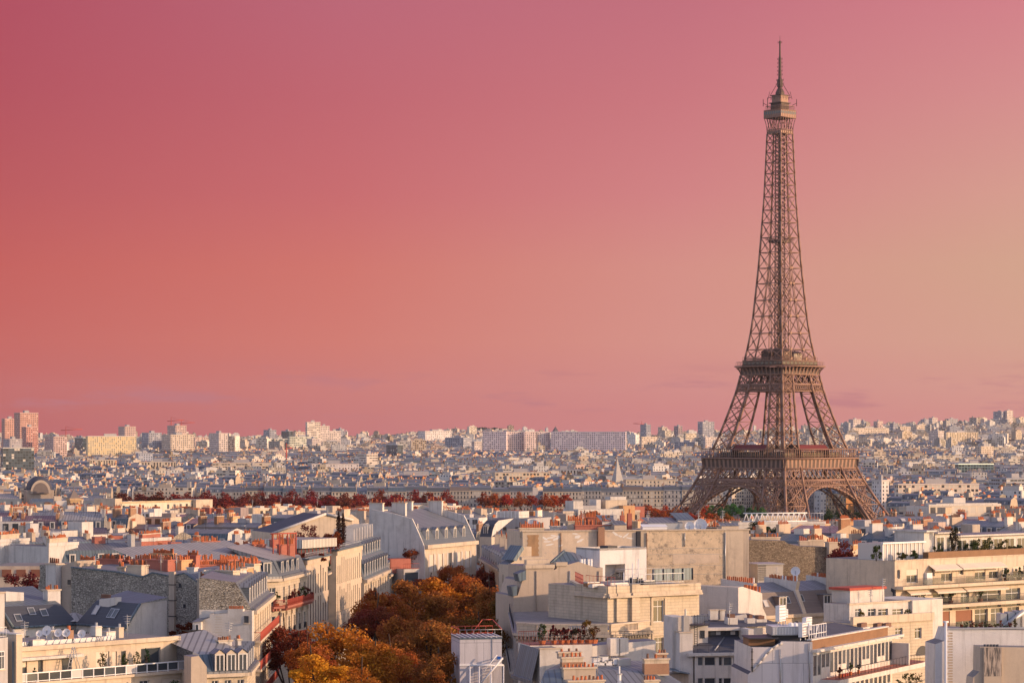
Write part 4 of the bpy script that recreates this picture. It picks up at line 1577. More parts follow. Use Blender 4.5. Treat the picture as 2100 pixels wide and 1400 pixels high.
def holed(mb, x0, x1, z0, z1, holes, m, y=0.0, depth=0.28, back=None):
 """wall with real openings; holes as (x0, x1, z0, z1)"""
 xs = sorted({x0, x1, *[h[0] for h in holes], *[h[1] for h in holes]})
 zs = sorted({z0, z1, *[h[2] for h in holes], *[h[3] for h in holes]})
 for i in range(len(xs) - 1):
  for j in range(len(zs) - 1):
   cx, cz = (xs[i] + xs[i + 1]) / 2, (zs[j] + zs[j + 1]) / 2
   if any(h[0] < cx < h[1] and h[2] < cz < h[3] for h in holes):
    continue
   mb.face([(xs[i], y, zs[j]), (xs[i + 1], y, zs[j]), (xs[i + 1], y, zs[j + 1]), (xs[i], y, zs[j + 1])], m)
 for (a, b, c, d) in holes:
  yb = y + depth
  for q in ([(a, y, c), (a, yb, c), (a, yb, d), (a, y, d)], [(b, y, c), (b, y, d), (b, yb, d), (b, yb, c)], [(a, y, d), (a, yb, d), (b, yb, d), (b, y, d)], [(a, y, c), (b, y, c), (b, yb, c), (a, yb, c)]):
   mb.face(q, back or m)

def hole_windows(H, P, holes, y=0.0, depth=0.28, style='french', rail=False, shutters=0.0, rng=random):
 for (a, b, c, d) in holes:
  if shutters and rng.random() < shutters:
   g = P.mb()
   zc = c + (d - c) * rng.choice([0, 0, .3, .5])
   g.box(a + .02, b - .02, y + depth * .5, y + depth * .5 + .05, zc, d, 'awning_cloth')
   H.part('roller_shutter', g)
  window(H, P, a, b, c, d, y + depth, style=style, sill=False)
  if rail:
   r = P.mb()
   railing(r, a, b, c, .9, y - .05, 'dark_metal', .14)
   H.part('window_guard', r)

def railing(mb, s0, s1, z, h, y, m='dark_metal', step=.5, bar=.05, mid=True):
 mb.beam((s0, y, z + h), (s1, y, z + h), bar * 1.3, m)
 if mid:
  mb.beam((s0, y, z + h * .12), (s1, y, z + h * .12), bar, m)
 n = max(1, int(round(abs(s1 - s0) / step)))
 for k in range(n + 1):
  s_ = s0 + (s1 - s0) * k / n
  mb.beam((s_, y, z), (s_, y, z + h), bar * .8, m)

def chimney(H, P, s0, s1, y0, y1, z0, z1, m='cream_plaster', pot='terracotta', n=6, rows=1, cap='cream_plaster', band=None, rng=random, ph=.75):
 c = P.mb()
 c.box(s0, s1, y0, y1, z0, z1, m)
 c.box(s0 - .12, s1 + .12, y0 - .12, y1 + .12, z1, z1 + .18, cap, bottom=True)
 if band:
  c.box(s0 - .02, s1 + .02, y0 - .02, y1 + .02, z1 - 1.6, z1 - .4, band)
 o = H.part('chimney', c)
 pm = P.mb()
 along = abs(s1 - s0) >= abs(y1 - y0)
 for r in range(rows):
  q = (r + .5) / rows
  for k in range(n):
   if rng.random() < .08:
    continue
   t = (k + .5) / n
   xx = s0 + (s1 - s0) * (t if along else q)
   yy = y0 + (y1 - y0) * (q if along else t)
   hh = ph * rng.uniform(.65, 1.3)
   mm = pot if rng.random() < .85 else ('dark_pot' if pot == 'terracotta' else 'terracotta')
   pm.cyl(xx, yy, z1 + .18, z1 + .18 + hh, .15, mm, 7, .12)
 if pm.f:
  H.part('chimney_pots', pm, o)
 return o

def dormer(H, P, sc, y0, z0, z1, w=1.1, depth=1.6, roof='zinc', cheek='slate', pitched=True, parent=None):
 d = P.mb()
 a, b = sc - w / 2 - .18, sc + w / 2 + .18
 d.box(a, b, y0, y0 + depth, z0, z1 + .15, cheek)
 d.box(a - .02, a + .16, y0 - .07, y0 + .02, z0, z1 + .15, 'white_plaster')
 d.box(b - .16, b + .02, y0 - .07, y0 + .02, z0, z1 + .15, 'white_plaster')
 d.box(a + .16, b - .16, y0 - .07, y0 + .02, z1, z1 + .15, 'white_plaster')
 if pitched:
  zt = z1 + .15
  for e in ((a - .12, sc), (b + .12, sc)):
   d.face([(e[0], y0 - .2, zt), (e[0], y0 + depth, zt), (e[1], y0 + depth, zt + .55), (e[1], y0 - .2, zt + .55)], roof)
  d.face([(a - .05, y0 - .08, zt), (b + .05, y0 - .08, zt), (sc, y0 - .08, zt + .5)], 'cream_plaster')
 else:
  d.box(a - .12, b + .12, y0 - .2, y0 + depth, z1 + .15, z1 + .25, roof)
 o = H.part('dormer', d, parent)
 g = P.mb()
 for aa, bb in ((a + .2, sc - .04), (sc + .04, b - .2)):
  g.face([(aa, y0 - .03, z0 + .1), (bb, y0 - .03, z0 + .1), (bb, y0 - .03, z1 - .05), (aa, y0 - .03, z1 - .05)], 'glass')
 g.box(sc - .04, sc + .04, y0 - .06, y0 - .01, z0 + .05, z1, 'white_metal')
 H.part('pane', g, o)
 return o

def skylight(H, P, s, y, z, slope, w=.8, l=1.0, parent=None):
 """roof window lying on a slope; slope = (dy, dz) unit going up"""
 g = P.mb()
 dy_, dz_ = slope
 ny, nz = -dz_, dy_
 def q(ds, t, h):
  return (s + ds, y + dy_ * t + ny * h, z + dz_ * t + nz * h)
 for a, b, c, d in ((-w / 2 - .1, -w / 2, -.1, l + .1), (w / 2, w / 2 + .1, -.1, l + .1), (-w / 2, w / 2, -.1, 0), (-w / 2, w / 2, l, l + .1)):
  g.face([q(a, c, .1), q(b, c, .1), q(b, d, .1), q(a, d, .1)], 'grey_metal')
  g.face([q(a, c, 0), q(b, c, 0), q(b, c, .1), q(a, c, .1)], 'grey_metal')
 f = H.part('skylight', g, parent)
 g = P.mb()
 g.face([q(-w / 2, 0, .07), q(w / 2, 0, .07), q(w / 2, l, .07), q(-w / 2, l, .07)], 'curtain' if random.random() < .3 else 'glass')
 H.part('pane', g, f)

def dish_part(H, x, y, z, r=.6, d=(-.3, -.85, .35), h=1.2):
 m = MB()
 m.beam((x, y, z), (x, y, z + h), .08, 'grey_metal')
 m.dish((x, y, z + h), r, d, 'white_metal')
 H.part('satellite_dish', m)

def aerial_part(H, x, y, z, h=3.0, ang=0.3):
 m = MB()
 c, s_ = math.cos(ang), math.sin(ang)
 m.beam((x, y, z), (x, y, z + h), .07, 'grey_metal')
 for k in range(4):
  zz = z + h - .2 - k * .28
  w = .5 - .06 * k
  m.beam((x - w * c, y - w * s_, zz), (x + w * c, y + w * s_, zz), .045, 'grey_metal')
 m.beam((x - .8 * s_, y + .8 * c, z + h * .7), (x + .8 * s_, y - .8 * c, z + h * .7), .04, 'grey_metal')
 H.part('aerial', m)

def rainpipe(H, P, x_, y0, y1, o=0.0, m='grey_metal'):
 a, b = P.sz(x_, y1, o), P.sz(x_, y0, o)
 mm = P.mb()
 mm.beam((a[0], o - .12, a[1]), (b[0], o - .12, b[1]), .13, m)
 for k in range(3):
  z = a[1] + (b[1] - a[1]) * (k + .5) / 3
  mm.box(a[0] - .12, a[0] + .12, o - .2, o, z, z + .07, m, bottom=True)
 H.part('rain_pipe', mm)

# ---- leafy things
def leaf_cloud(mb, cx, cy, cz, rx, ry, rz, n, size, rng, clumps=None, m='leaves'):
 cl = clumps or [(0, 0, 0, 1, 1, 1)]
 for i in range(n):
  c = rng.choice(cl)
  a = rng.uniform(0, 2 * math.pi)
  u = rng.uniform(-1, 1)
  r = (rng.random() ** 0.42)
  q = math.sqrt(1 - u * u)
  x = c[0] + c[3] * r * q * math.cos(a)
  y = c[1] + c[4] * r * q * math.sin(a)
  z = c[2] + c[5] * r * u
  P0 = Vector((cx + x * rx, cy + y * ry, cz + z * rz))
  d = Vector((rng.gauss(0, 1), rng.gauss(0, 1), rng.gauss(0, 1) * .7 + .4)).normalized()
  e = d.cross(Vector((rng.gauss(0, 1), rng.gauss(0, 1), rng.gauss(0, 1)))).normalized()
  f = d.cross(e)
  s_ = size * rng.uniform(.6, 1.3)
  mb.face([P0 - e * s_ * .5, P0 + f * s_ * .3, P0 + e * s_ * .5, P0 - f * s_ * .3], m)

def make_clumps(rng, k=26):
 out = []
 for i in range(k):
  a = rng.uniform(0, 2 * math.pi)
  u = rng.uniform(-.75, 1)
  r = rng.uniform(.45, .82)
  q = math.sqrt(1 - u * u)
  s_ = rng.uniform(.18, .36)
  out.append((r * q * math.cos(a), r * q * math.sin(a), r * u, s_, s_, s_ * .85))
 out.append((0, 0, 0, .5, .5, .5))
 return out

TREEP = []

def tree_proto(seed, n=9000, leaf=.5):
 rng = random.Random(seed)
 crown = MB()
 cl = make_clumps(rng, 30)
 leaf_cloud(crown, 0, 0, 0, 1, 1, 1, n, leaf / 6.5, rng, cl)
 trunk = MB()
 trunk.cyl(0, 0, -1.9, -.6, .075, 'bark', 8, .05)
 for k in range(6):
  a = k * 1.05 + rng.uniform(-.3, .3)
  c = rng.choice(cl)
  trunk.beam((0, 0, -.9 + k * .06), (c[0] * .8, c[1] * .8, c[2] * .7), .03, 'bark')
 return crown, trunk

def tree_meshes():
 for s_ in range(5):
  c, t = tree_proto(40 + s_)
  co = c.build('crown')
  to = t.build('trunk')
  TREEP.append((co, to))
 for s_ in range(3):      # sparser, for far trees
  c, t = tree_proto(60 + s_, 1700, 1.1)
  TREEP.append((c.build('crown'), t.build('trunk')))

tree_meshes()
TRNG = random.Random(77)

def tree(x, y, gz, r, h, color, label, group, far=False, cat='tree', name='tree'):
 """r crown radius, h total height"""
 k = TRNG.randrange(5) if not far else 5 + TRNG.randrange(3)
 co, to = TREEP[k]
 rz = r * TRNG.uniform(.8, 1.0) if h > r * 1.6 else h * .5
 root = thing(name, label, cat, (x, y, gz), group)
 a = TRNG.uniform(0, 6.28)
 for src, nm in ((co, 'crown'), (to, 'trunk')):
  o = src.copy()
  o.name = nm
  o.parent = root
  o.location = (0, 0, h - rz)
  o.rotation_euler = (0, 0, a)
  o.scale = (r, r, rz if nm == 'crown' else max((h - rz) / 1.88, .1))
  o.color = (*color, 1)
  COL.objects.link(o)
 return root

def bush(x, y, z, r, h, color, label, cat='shrub', name='shrub', pot=None, n=420, leaf=.22, group=None):
 rng = random.Random(int(x * 100 + y * 7 + z))
 root = thing(name, label, cat, (x, y, z), group)
 zb = 0.0
 if pot:
  p = MB()
  ph = .45
  p.cyl(x, y, z, z + ph, r * .42, pot, 8, r * .55)
  o = p.build('pot', root)
  zb = ph
 f = MB()
 cl = make_clumps(rng, 9)
 leaf_cloud(f, x, y, z + zb + h * .5, r, r, h * .55, n, leaf, rng, cl)
 o = f.build('foliage', root)
 o.color = (*color, 1)
 s_ = MB()
 for k in range(4):
  a = k * 1.6
  s_.beam((x, y, z + zb), (x + r * .5 * math.cos(a), y + r * .5 * math.sin(a), z + zb + h * .6), .05, 'bark')
 s_.build('stem', root)
 return root

def cypress(x, y, z, r, h, color, label, group=None):
 rng = random.Random(int(x * 10 + y))
 root = thing('cypress', label, 'cypress', (x, y, z), group)
 f = MB()
 for k in range(14):
  t = (k + .5) / 14
  rr = r * (math.sin(math.pi * min(1, t * .92 + .1)) ** .6)
  leaf_cloud(f, x, y, z + .3 + h * t, rr, rr, h / 14, 110, .26, rng)
 o = f.build('crown', root)
 o.color = (*color, 1)
 t_ = MB()
 t_.cyl(x, y, z, z + h * .8, .12, 'bark', 6, .03)
 t_.build('trunk', root)
 return root
# ------------------------------------------------------------------ houses on the east side of the avenue
R5 = random.Random(3)

def mroof(H, P, s0, s1, y0, ze, rise, inset, zr, depth, slate='slate', zinc='zinc', ends='cream_plaster', cornice='cream_plaster', eave=.45):
 """mansard over a plane: steep slope from the eave, shallow zinc above"""
 m = P.mb()
 prof = [(y0, ze), (y0 + inset, ze + rise), (y0 + depth * .55, zr), (y0 + depth - inset, ze + rise), (y0 + depth, ze)]
 m.profile(prof, s0, s1, [slate, zinc, zinc, slate], ends)
 o = H.part('roof', m)
 c = P.mb()
 c.box(s0 - .05, s1 + .05, y0 - eave, y0 + .02, ze - .5, ze - .1, cornice, bottom=True)
 c.box(s0 - .05, s1 + .05, y0 - eave * .6, y0 + .02, ze - .1, ze + .12, 'zinc', bottom=True)
 H.part('cornice', c)
 return o

def body(H, P, s0, s1, y0, depth, z0, z1, mf, ms=None, holes=None, top='gravel_roof'):
 w = P.mb()
 ms = ms or mf
 if holes is None:
  w.face([(s0, y0, z0), (s1, y0, z0), (s1, y0, z1), (s0, y0, z1)], mf)
 else:
  holed(w, s0, s1, z0, z1, holes, mf, y0, back='cream_plaster')
 w.face([(s1, y0, z0), (s1, y0 + depth, z0), (s1, y0 + depth, z1), (s1, y0, z1)], ms)
 w.face([(s0, y0 + depth, z0), (s0, y0, z0), (s0, y0, z1), (s0, y0 + depth, z1)], ms)
 w.face([(s1, y0 + depth, z0), (s0, y0 + depth, z0), (s0, y0 + depth, z1), (s1, y0 + depth, z1)], ms)
 if top:
  w.face([(s0, y0, z1), (s1, y0, z1), (s1, y0 + depth, z1), (s0, y0 + depth, z1)], top)
 return H.part('wall', w)

def grid_holes(s0, s1, n, rows, w, h, sill):
 out = []
 for k in range(n):
  c = s0 + (k + .5) * (s1 - s0) / n
  for z in rows:
   out.append((c - w / 2, c + w / 2, z + sill, z + sill + h))
 return out

def shift(P, o, s0=0.0):
 """the same plane moved back by o metres"""
 Q = PL.__new__(PL)
 Q.u, Q.ang, Q.L = P.u, P.ang, P.L
 Q.p = (P.p[0] + P.u[0] * s0 - P.u[1] * o, P.p[1] + P.u[1] * s0 + P.u[0] * o)
 return Q

# --- white modern block with terrace, bottom of the picture
P = PL(33, 290, 408, 309)
H = House('terrace_apartment_block', 'cream modern block with white framed glass terrace rail and dishes on its flat roof', 'apartment block', (*P.p, 22))
W_ = P.L
# terrace storey front at 0, penthouse wall set back 2.6 m
holes_low = [(1.2, 4.2, 41.6, 43.9), (5.0, 6.0, 41.6, 43.6), (8.6, 9.8, 41.6, 43.9), (12.0, 15.5, 41.6, 43.9), (17.2, 18.6, 41.6, 43.9), (20.5, 24.0, 41.6, 43.9)]
body(H, P, -.2, W_, 0, 16, 22, 44.7, 'cream_plaster', 'cream_plaster', holes_low)
hole_windows(H, P, holes_low, 0, style='white', shutters=.6, rng=R5)
holes_up = [(1.0, 3.4, 45.1, 47.3), (4.9, 5.6, 45.0, 47.2), (8.2, 9.6, 45.0, 47.2), (13.0, 14.9, 45.0, 47.3), (15.3, 16.0, 45.0, 47.2), (16.6, 17.3, 45.0, 47.2), (19.5, 22.4, 45.0, 47.3)]
body(H, P, 0, W_ - 1.2, 2.6, 12.5, 44.7, 48.0, 'cream_plaster', 'cream_plaster', holes_up)
hole_windows(H, P, holes_up, 2.6, style='grey', shutters=.45, rng=R5)
m = P.mb()
m.box(-.3, W_ - .9, 2.2, 15.4, 48.0, 48.28, 'cream_plaster', 'gravel_roof', bottom=True)
m.box(-.3, W_ - .9, 2.2, 2.5, 48.28, 48.5, 'cream_plaster')
m.box(-.2, 10.5, 1.6, 2.6, 47.0, 47.3, 'white_plaster', bottom=True)
H.part('roof_slab', m)
m = P.mb()
m.box(-.2, W_, -.35, .25, 44.45, 44.75, 'cream_plaster', bottom=True)
H.part('terrace_edge', m)
m = P.mb()
m.box(-.2, W_, -.12, .02, 45.72, 45.84, 'white_metal', bottom=True)
m.box(-.2, W_, -.1, 0, 44.85, 44.92, 'white_metal', bottom=True)
nP = 17
for k in range(nP + 1):
 s_ = -.2 + (W_ + .1) * k / nP
 m.box(s_ - .05, s_ + .05, -.12, .02, 44.75, 45.75, 'white_metal')
o = H.part('railing', m)
for k in range(nP):
 g = P.mb()
 a, b = -.2 + (W_ + .1) * (k + .05) / nP, -.2 + (W_ + .1) * (k + .95) / nP
 g.face([(a, -.05, 44.92), (b, -.05, 44.92), (b, -.05, 45.7), (a, -.05, 45.7)], 'glass' if k % 5 else 'curtain')
 H.part('glass_panel', g, o)
m = P.mb()
m.box(-1.0, -.2, -1.4, 16, 22, 50.2, 'cream_plaster')
m.box(-1.1, -.1, -1.5, 16.1, 50.2, 50.35, 'white_plaster', bottom=True)
m.beam((-1.15, -1.0, 30), (-1.15, -1.0, 49.5), .16, 'zinc_blue')
H.part('party_wall', m)
for (s_, y_, r, h) in ((2.2, 5, .55, 1.6), (9.0, 6.5, .6, 1.5), (10.4, 6.2, .5, 1.2), (11.0, 5.5, .5, 1.2), (8.2, 6.8, .4, 1.2), (13.8, 6.3, .5, .9)):
 x, y, _ = P.at(s_, y_, 0)
 dish_part(H, x, y, 48.25, r, (-.35 + .1 * s_ % .3, -.85, .35), h)
for (s_, y_, w_, d_, h_, mm) in ((2.6, 4.2, .9, .8, 1.7, 'white_plaster'), (10.0, 7, 1.1, .8, 1.5, 'white_plaster'), (15.6, 6, .9, .9, 1.7, 'white_plaster'), (17.2, 6, 1.3, .9, 1.0, 'grey_metal'), (5.6, 4.5, 1.6, .7, .8, 'grey_metal'), (19.8, 7, .7, .7, 1.3, 'cream_plaster')):
 m = P.mb()
 m.box(s_, s_ + w_, y_, y_ + d_, 48.2, 48.2 + h_, mm)
 m.cyl(s_ + w_ / 2, y_ + d_ / 2, 48.2 + h_, 48.2 + h_ + .4, .16, 'grey_metal', 8)
 m.box(s_ - .06, s_ + w_ + .06, y_ - .06, y_ + d_ + .06, 48.2 + h_ * .9, 48.25 + h_ * .9, 'cream_plaster', bottom=True)
 H.part('roof_vent', m)
for (s_, l_) in ((3.8, 3.4), (7.0, 4.6), (11.8, 4.2), (15.0, 2.6)):
 m = P.mb()
 m.box(s_, s_ + l_, 5.2, 6.3, 48.28, 48.75, 'grey_metal')
 for k in range(6):
  m.beam((s_ + l_ * k / 5, 5.15, 48.3), (s_ + l_ * (k + .4) / 5, 5.15, 48.75), .08, 'white_metal')
 H.part('air_duct', m)
m = P.mb()
m.box(11.2, 12.0, 5.4, 6.2, 48.2, 49.7, 'brick')
m.cyl(11.6, 5.8, 49.7, 50.2, .2, 'terracotta', 8)
H.part('chimney', m)
for s_ in (4.1, 18.6):
 x, y, _ = P.at(s_, 4.0, 0)
 aerial_part(H, x, y, 48.2, 3.0, .5)
# things on the terrace
root = thing('stepladder', 'metal stepladder standing on the glass railed terrace', 'ladder', P.at(8.8, 1.2, 44.75))
m = P.mb()
for ds in (-.25, .25):
 m.beam((8.8 + ds - .9, 1.2, 44.75), (8.8 + ds * .6, 1.3, 48.2), .07, 'grey_metal')
 m.beam((8.8 + ds + .9, 1.2, 44.75), (8.8 + ds * .6, 1.3, 48.2), .07, 'grey_metal')
for k in range(9):
 t = (k + .5) / 9
 m.beam((8.8 - .9 * (1 - t) - .25, 1.2, 44.75 + 3.4 * t), (8.8 - .9 * (1 - t) + .25, 1.2, 44.75 + 3.4 * t), .05, 'grey_metal')
m.build('rungs_and_rails', root)
GREEN, OLIVE, RUST, DKRED = (.05, .075, .025), (.085, .08, .025), (.20, .05, .018), (.13, .022, .022)
for (s_, h_, r_, cc, lb) in ((12.6, 2.4, .75, OLIVE, 'tall yellowish potted shrub beside the terrace windows of the white block'), (15.8, 1.9, .6, GREEN, 'grey green potted bush low behind the white terrace rail'),
        (17.6, 2.1, .75, GREEN, 'round potted bush behind the far end of the white terrace rail'), (18.9, 2.5, .45, (.03, .07, .03), 'slim conical potted conifer at the far end of the white terrace rail'),
        (3.2, 1.0, .35, GREEN, 'small potted plant at the near end of the white railed terrace')):
 x, y, _ = P.at(s_, .9, 0)
 bush(x, y, 44.75, r_, h_, cc, lb, 'potted plant', 'potted_plant', 'dark_pot', n=240, leaf=.2)
# terrace plants a storey lower
for (s_, h_, r_, cc, lb) in ((10.6, 1.6, .5, GREEN, 'thin potted plant on the lowest terrace, nearest the roof corner'), (12.4, 1.8, .8, GREEN, 'bushy plant on the lowest terrace of the white block'),
        (15.2, 2.0, .9, OLIVE, 'wide leafy plant on the lowest terrace of the white block'), (21.4, 2.4, .9, (.04, .09, .03), 'climbing dark green plant at the end of the lowest terrace')):
 x, y, _ = P.at(s_, -1.2, 0)
 bush(x, y, 41.3, r_, h_, cc, lb, 'potted plant', 'potted_plant', 'dark_pot', n=240, leaf=.2)
m = P.mb()
m.box(-.2, W_ + 1, -2.4, .0, 41.0, 41.3, 'cream_plaster', bottom=True)
m.box(9, W_ + 1, -2.4, -2.3, 42.2, 42.3, 'white_metal', bottom=True)
for k in range(12):
 s_ = 9 + (W_ - 8) * k / 11
 m.box(s_ - .04, s_ + .04, -2.4, -2.32, 41.3, 42.2, 'white_metal')
H.part('lower_terrace', m)

# strip of grey neighbour at the very edge
P = PL(-30, 284, 16, 288)
H = House('grey_house', 'grey rendered house cut by the picture edge beside the white block', 'house', (*P.p, 22))
body(H, P, 0, P.L, 0, 12, 22, 50.0, 'grey_plaster')
winpx(H, P, -2, 1335, 8, 1372)
m = P.mb()
railing(m, 0, P.L, 50, 1.1, .2, 'white_metal', .6)
H.part('railing', m)

# --- white courtyard house with dark slate slopes and roof windows
P = PL(28, 334, 156, 340)
H = House('slate_roof_house', 'white courtyard house with two dark slate slopes set with roof windows', 'house', (*P.p, 22))
e0, e1 = P.sz(24, 1287), P.sz(156, 1278)
ZE = (e0[1] + e1[1]) / 2
holes = []
for (xa, xb) in ((89, 104), (106, 120), (122, 137), (139, 152)):
 a, b = P.sz(xa, 1290)[0], P.sz(xb, 1290)[0]
 holes.append((a, b, ZE - 2.6, ZE - .5))
a, b = P.sz(50, 1300)[0], P.sz(60, 1300)[0]
holes.append((a, b, ZE - 2.8, ZE - 1.1))
body(H, P, 0, P.L, 0, 14, 22, ZE, 'white_plaster', 'white_plaster', holes)
hole_windows(H, P, holes, style='french')
m = P.mb()
zs_, zt_ = ZE + 2.55, ZE + 4.2
m.face([(-.2, -.25, ZE), (P.L + .2, -.25, ZE), (P.L - 1.2, 1.9, zs_), (-.9, 1.9, zs_)], 'slate_dark')
m.face([(-3.0, 1.9, zs_), (P.L - 1.2, 1.9, zs_), (P.L + 2.0, 14, zt_), (-3.0, 14, zt_)], 'zinc_blue')
m.face([(-.2, -.25, ZE), (-.9, 1.9, zs_), (-3, 1.9, zs_), (-3, 14, zt_), (-3, 14, ZE), (-.2, 12, ZE)], 'white_plaster')
m.face([(P.L + .2, -.25, ZE), (P.L - 1.2, 1.9, zs_), (P.L + 2.0, 14, zt_), (P.L + 3, 14, ZE)], 'zinc_blue')
m.beam((-.2, -.3, ZE), (P.L + .2, -.3, ZE), .28, 'zinc_blue')
m.beam((-.2, -.25, ZE), (-.9, 1.9, zs_), .3, 'zinc_blue')
rf = H.part('roof', m)
sl = Vector((2.15, 2.55)).normalized()
for x_, t_ in ((43, 1.0), (75, 1.9), (99, 1.6)):
 s_ = P.sz(x_, 1262)[0]
 skylight(H, P, s_, -.25 + sl[0] * t_, ZE + sl[1] * t_, (sl[0], sl[1]), .8, .95, rf)
chimney(H, P, -2.6, -1.0, .5, 12, ZE - 4, P.sz(12, 1216)[1], 'white_plaster', n=7)
a = P.sz(48, 1240, 4)
m = P.mb()
pts = ppoly(P, [(12, 1234), (12, 1212), (49, 1214), (49, 1240)], 5)
extr(m, pts, 5, 5.5, 'white_plaster', 'cream_plaster', 'cream_plaster')
H.part('parapet', m)
a, b = P.sz(98, 1236, 4), P.sz(124, 1210, 4)
chimney(H, P, a[0], b[0], 4, 5.2, ZE + 1, b[1], 'white_plaster', n=6, ph=.5)
P2_ = PL(160, 339, 258, 332)
e0 = P2_.sz(160, 1279)
ZE2 = e0[1]
holes = []
for (xa, xb) in ((170, 182), (205, 214), (230, 242)):
 a, b = P2_.sz(xa, 1300)[0], P2_.sz(xb, 1300)[0]
 holes.append((a, b, ZE2 - 3, ZE2 - .9))
w = P2_.mb()
holed(w, 0, P2_.L, 22, ZE2, holes, 'white_plaster')
GL = 6.5
w.face([(P2_.L, 0, 22), (P2_.L, GL, 22), (P2_.L, GL, ZE2 + 3.2), (P2_.L, 2.2, ZE2 + 3.0), (P2_.L, 0, ZE2)], 'white_plaster')
H.part('wing_wall', w)
hole_windows(H, P2_, holes, style='french')
m = P2_.mb()
m.face([(-.2, -.25, ZE2), (P2_.L + .25, -.25, ZE2), (P2_.L + .25, 2.0, ZE2 + 3.0), (1.2, 2.0, ZE2 + 3.0)], 'slate_dark')
m.face([(1.2, 2.0, ZE2 + 3.0), (P2_.L + .3, 2.0, ZE2 + 3.0), (P2_.L + .3, 6.4, ZE2 + 3.6), (-1, 8.5, ZE2 + 3.9)], 'zinc_blue')
m.beam((-.2, -.3, ZE2), (P2_.L + .3, -.3, ZE2), .25, 'zinc_blue')
m.beam((P2_.L + .3, -.3, ZE2), (P2_.L + .3, 2.0, ZE2 + 3.0), .25, 'zinc_blue')
m.face([(-.2, -.2, ZE2), (1.2, 2, ZE2 + 3), (-1, 8.5, ZE2 + 3.9), (-3, 7, ZE2 + 1)], 'zinc')
rf = H.part('roof', m)
sl = Vector((2.25, 3.0)).normalized()
for x_, t_ in ((183, 1.7), (216, 1.4), (224, 1.4)):
 s_ = P2_.sz(x_, 1262)[0]
 skylight(H, P2_, s_, -.25 + sl[0] * t_, ZE2 + sl[1] * t_, (sl[0], sl[1]), .8, 1.2, rf)
a, b = P2_.sz(203, 1260, 1.2), P2_.sz(212, 1224, 1.2)
m = P2_.mb()
extr(m, ppoly(P2_, [(200, 1266), (204, 1228), (236, 1224), (236, 1240), (214, 1246), (206, 1268)], 1.5), 1.5, 2.5, 'white_plaster', 'white_plaster', 'white_plaster')
c = H.part('chimney', m)
pm = P2_.mb()
za = P2_.sz(215, 1226, 2)
for k in range(7):
 pm.cyl(za[0] - .6 + k * .28, 2.0, za[1], za[1] + .5, .12, 'dark_pot', 6)
H.part('chimney_pots', pm, c)
a = P2_.sz(278, 1270)
PG = PL(259, 331.9, 294, 338.5)
winpx(H, PG, 277, 1254, 287, 1282, style='french')
m = MB()
pa, pb = px(160, 1258, 340), px(125, 1252, 345)
m.lathe(pX(152, 342), 342, [(2.6, pZ(1271, 342)), (.2, pZ(1255, 342))], 'zinc_light', 14)
H.part('glass_cone_roof', m)

# --- long rubble party wall and its red chimneyed houses behind
P = PL(148, 362, 410, 352)
H = House('party_wall_house', 'house with a tall windowless rubble stone party wall and low zinc roof slopes', 'house', (*P.p, 22))
PRO = [(148, 1500), (146, 1163), (237, 1172), (292, 1183), (313, 1174), (349, 1181), (379, 1175), (409, 1196), (409, 1500)]
m = P.mb()
pts = ppoly(P, PRO)
pts = [(s_, max(z, 22)) for s_, z in pts]
extr(m, pts, 0, .5, 'rubble', 'rubble', 'zinc')
H.part('party_wall', m)
m = P.mb()
top = pts[1:-1]
for (a, b) in zip(top, top[1:]):
 m.face([(a[0], .5, a[1] - .15), (b[0], .5, b[1] - .15), (b[0], 15, b[1] + .3), (a[0], 15, a[1] + .3)], 'zinc')
 m.face([(a[0], -.12, a[1] - .05), (b[0], -.12, b[1] - .05), (b[0], -.12, b[1] + .14), (a[0], -.12, a[1] + .14)], 'zinc_blue')
 m.face([(a[0], -.12, a[1] + .14), (b[0], -.12, b[1] + .14), (b[0], .6, b[1] + .14), (a[0], .6, a[1] + .14)], 'zinc_blue')
H.part('roof', m)
m = P.mb()
a, b = P.sz(350, 1300), P.sz(361, 1176)
m.box(a[0], b[0], -.45, 0, 22, b[1] + .3, 'beige_plaster')
for k in range(9):
 z = b[1] - 1.5 - k * 2.1
 m.box(a[0] - .04, b[0] + .04, -.5, 0, z, z + .12, 'dark_metal', bottom=True)
H.part('flue', m)
for x0, y0 in ((367, 1196), (376, 1238)):
 winpx(H, P, x0, y0, x0 + 5, y0 + 8, style='dark', sill=False)
m = P.mb()
extr(m, [(s_, max(z, 22)) for s_, z in ppoly(P, [(408, 1500), (408, 1172), (419, 1168), (419, 1500)])], -.1, 8, 'white_plaster')
H.part('stair_shaft', m)
a, b = P.sz(418.5, 1265), P.sz(432, 1188)
chimney(H, P, a[0], b[0], -1.6, -.4, 34, b[1], 'beige_plaster', 'dark_pot', n=3)
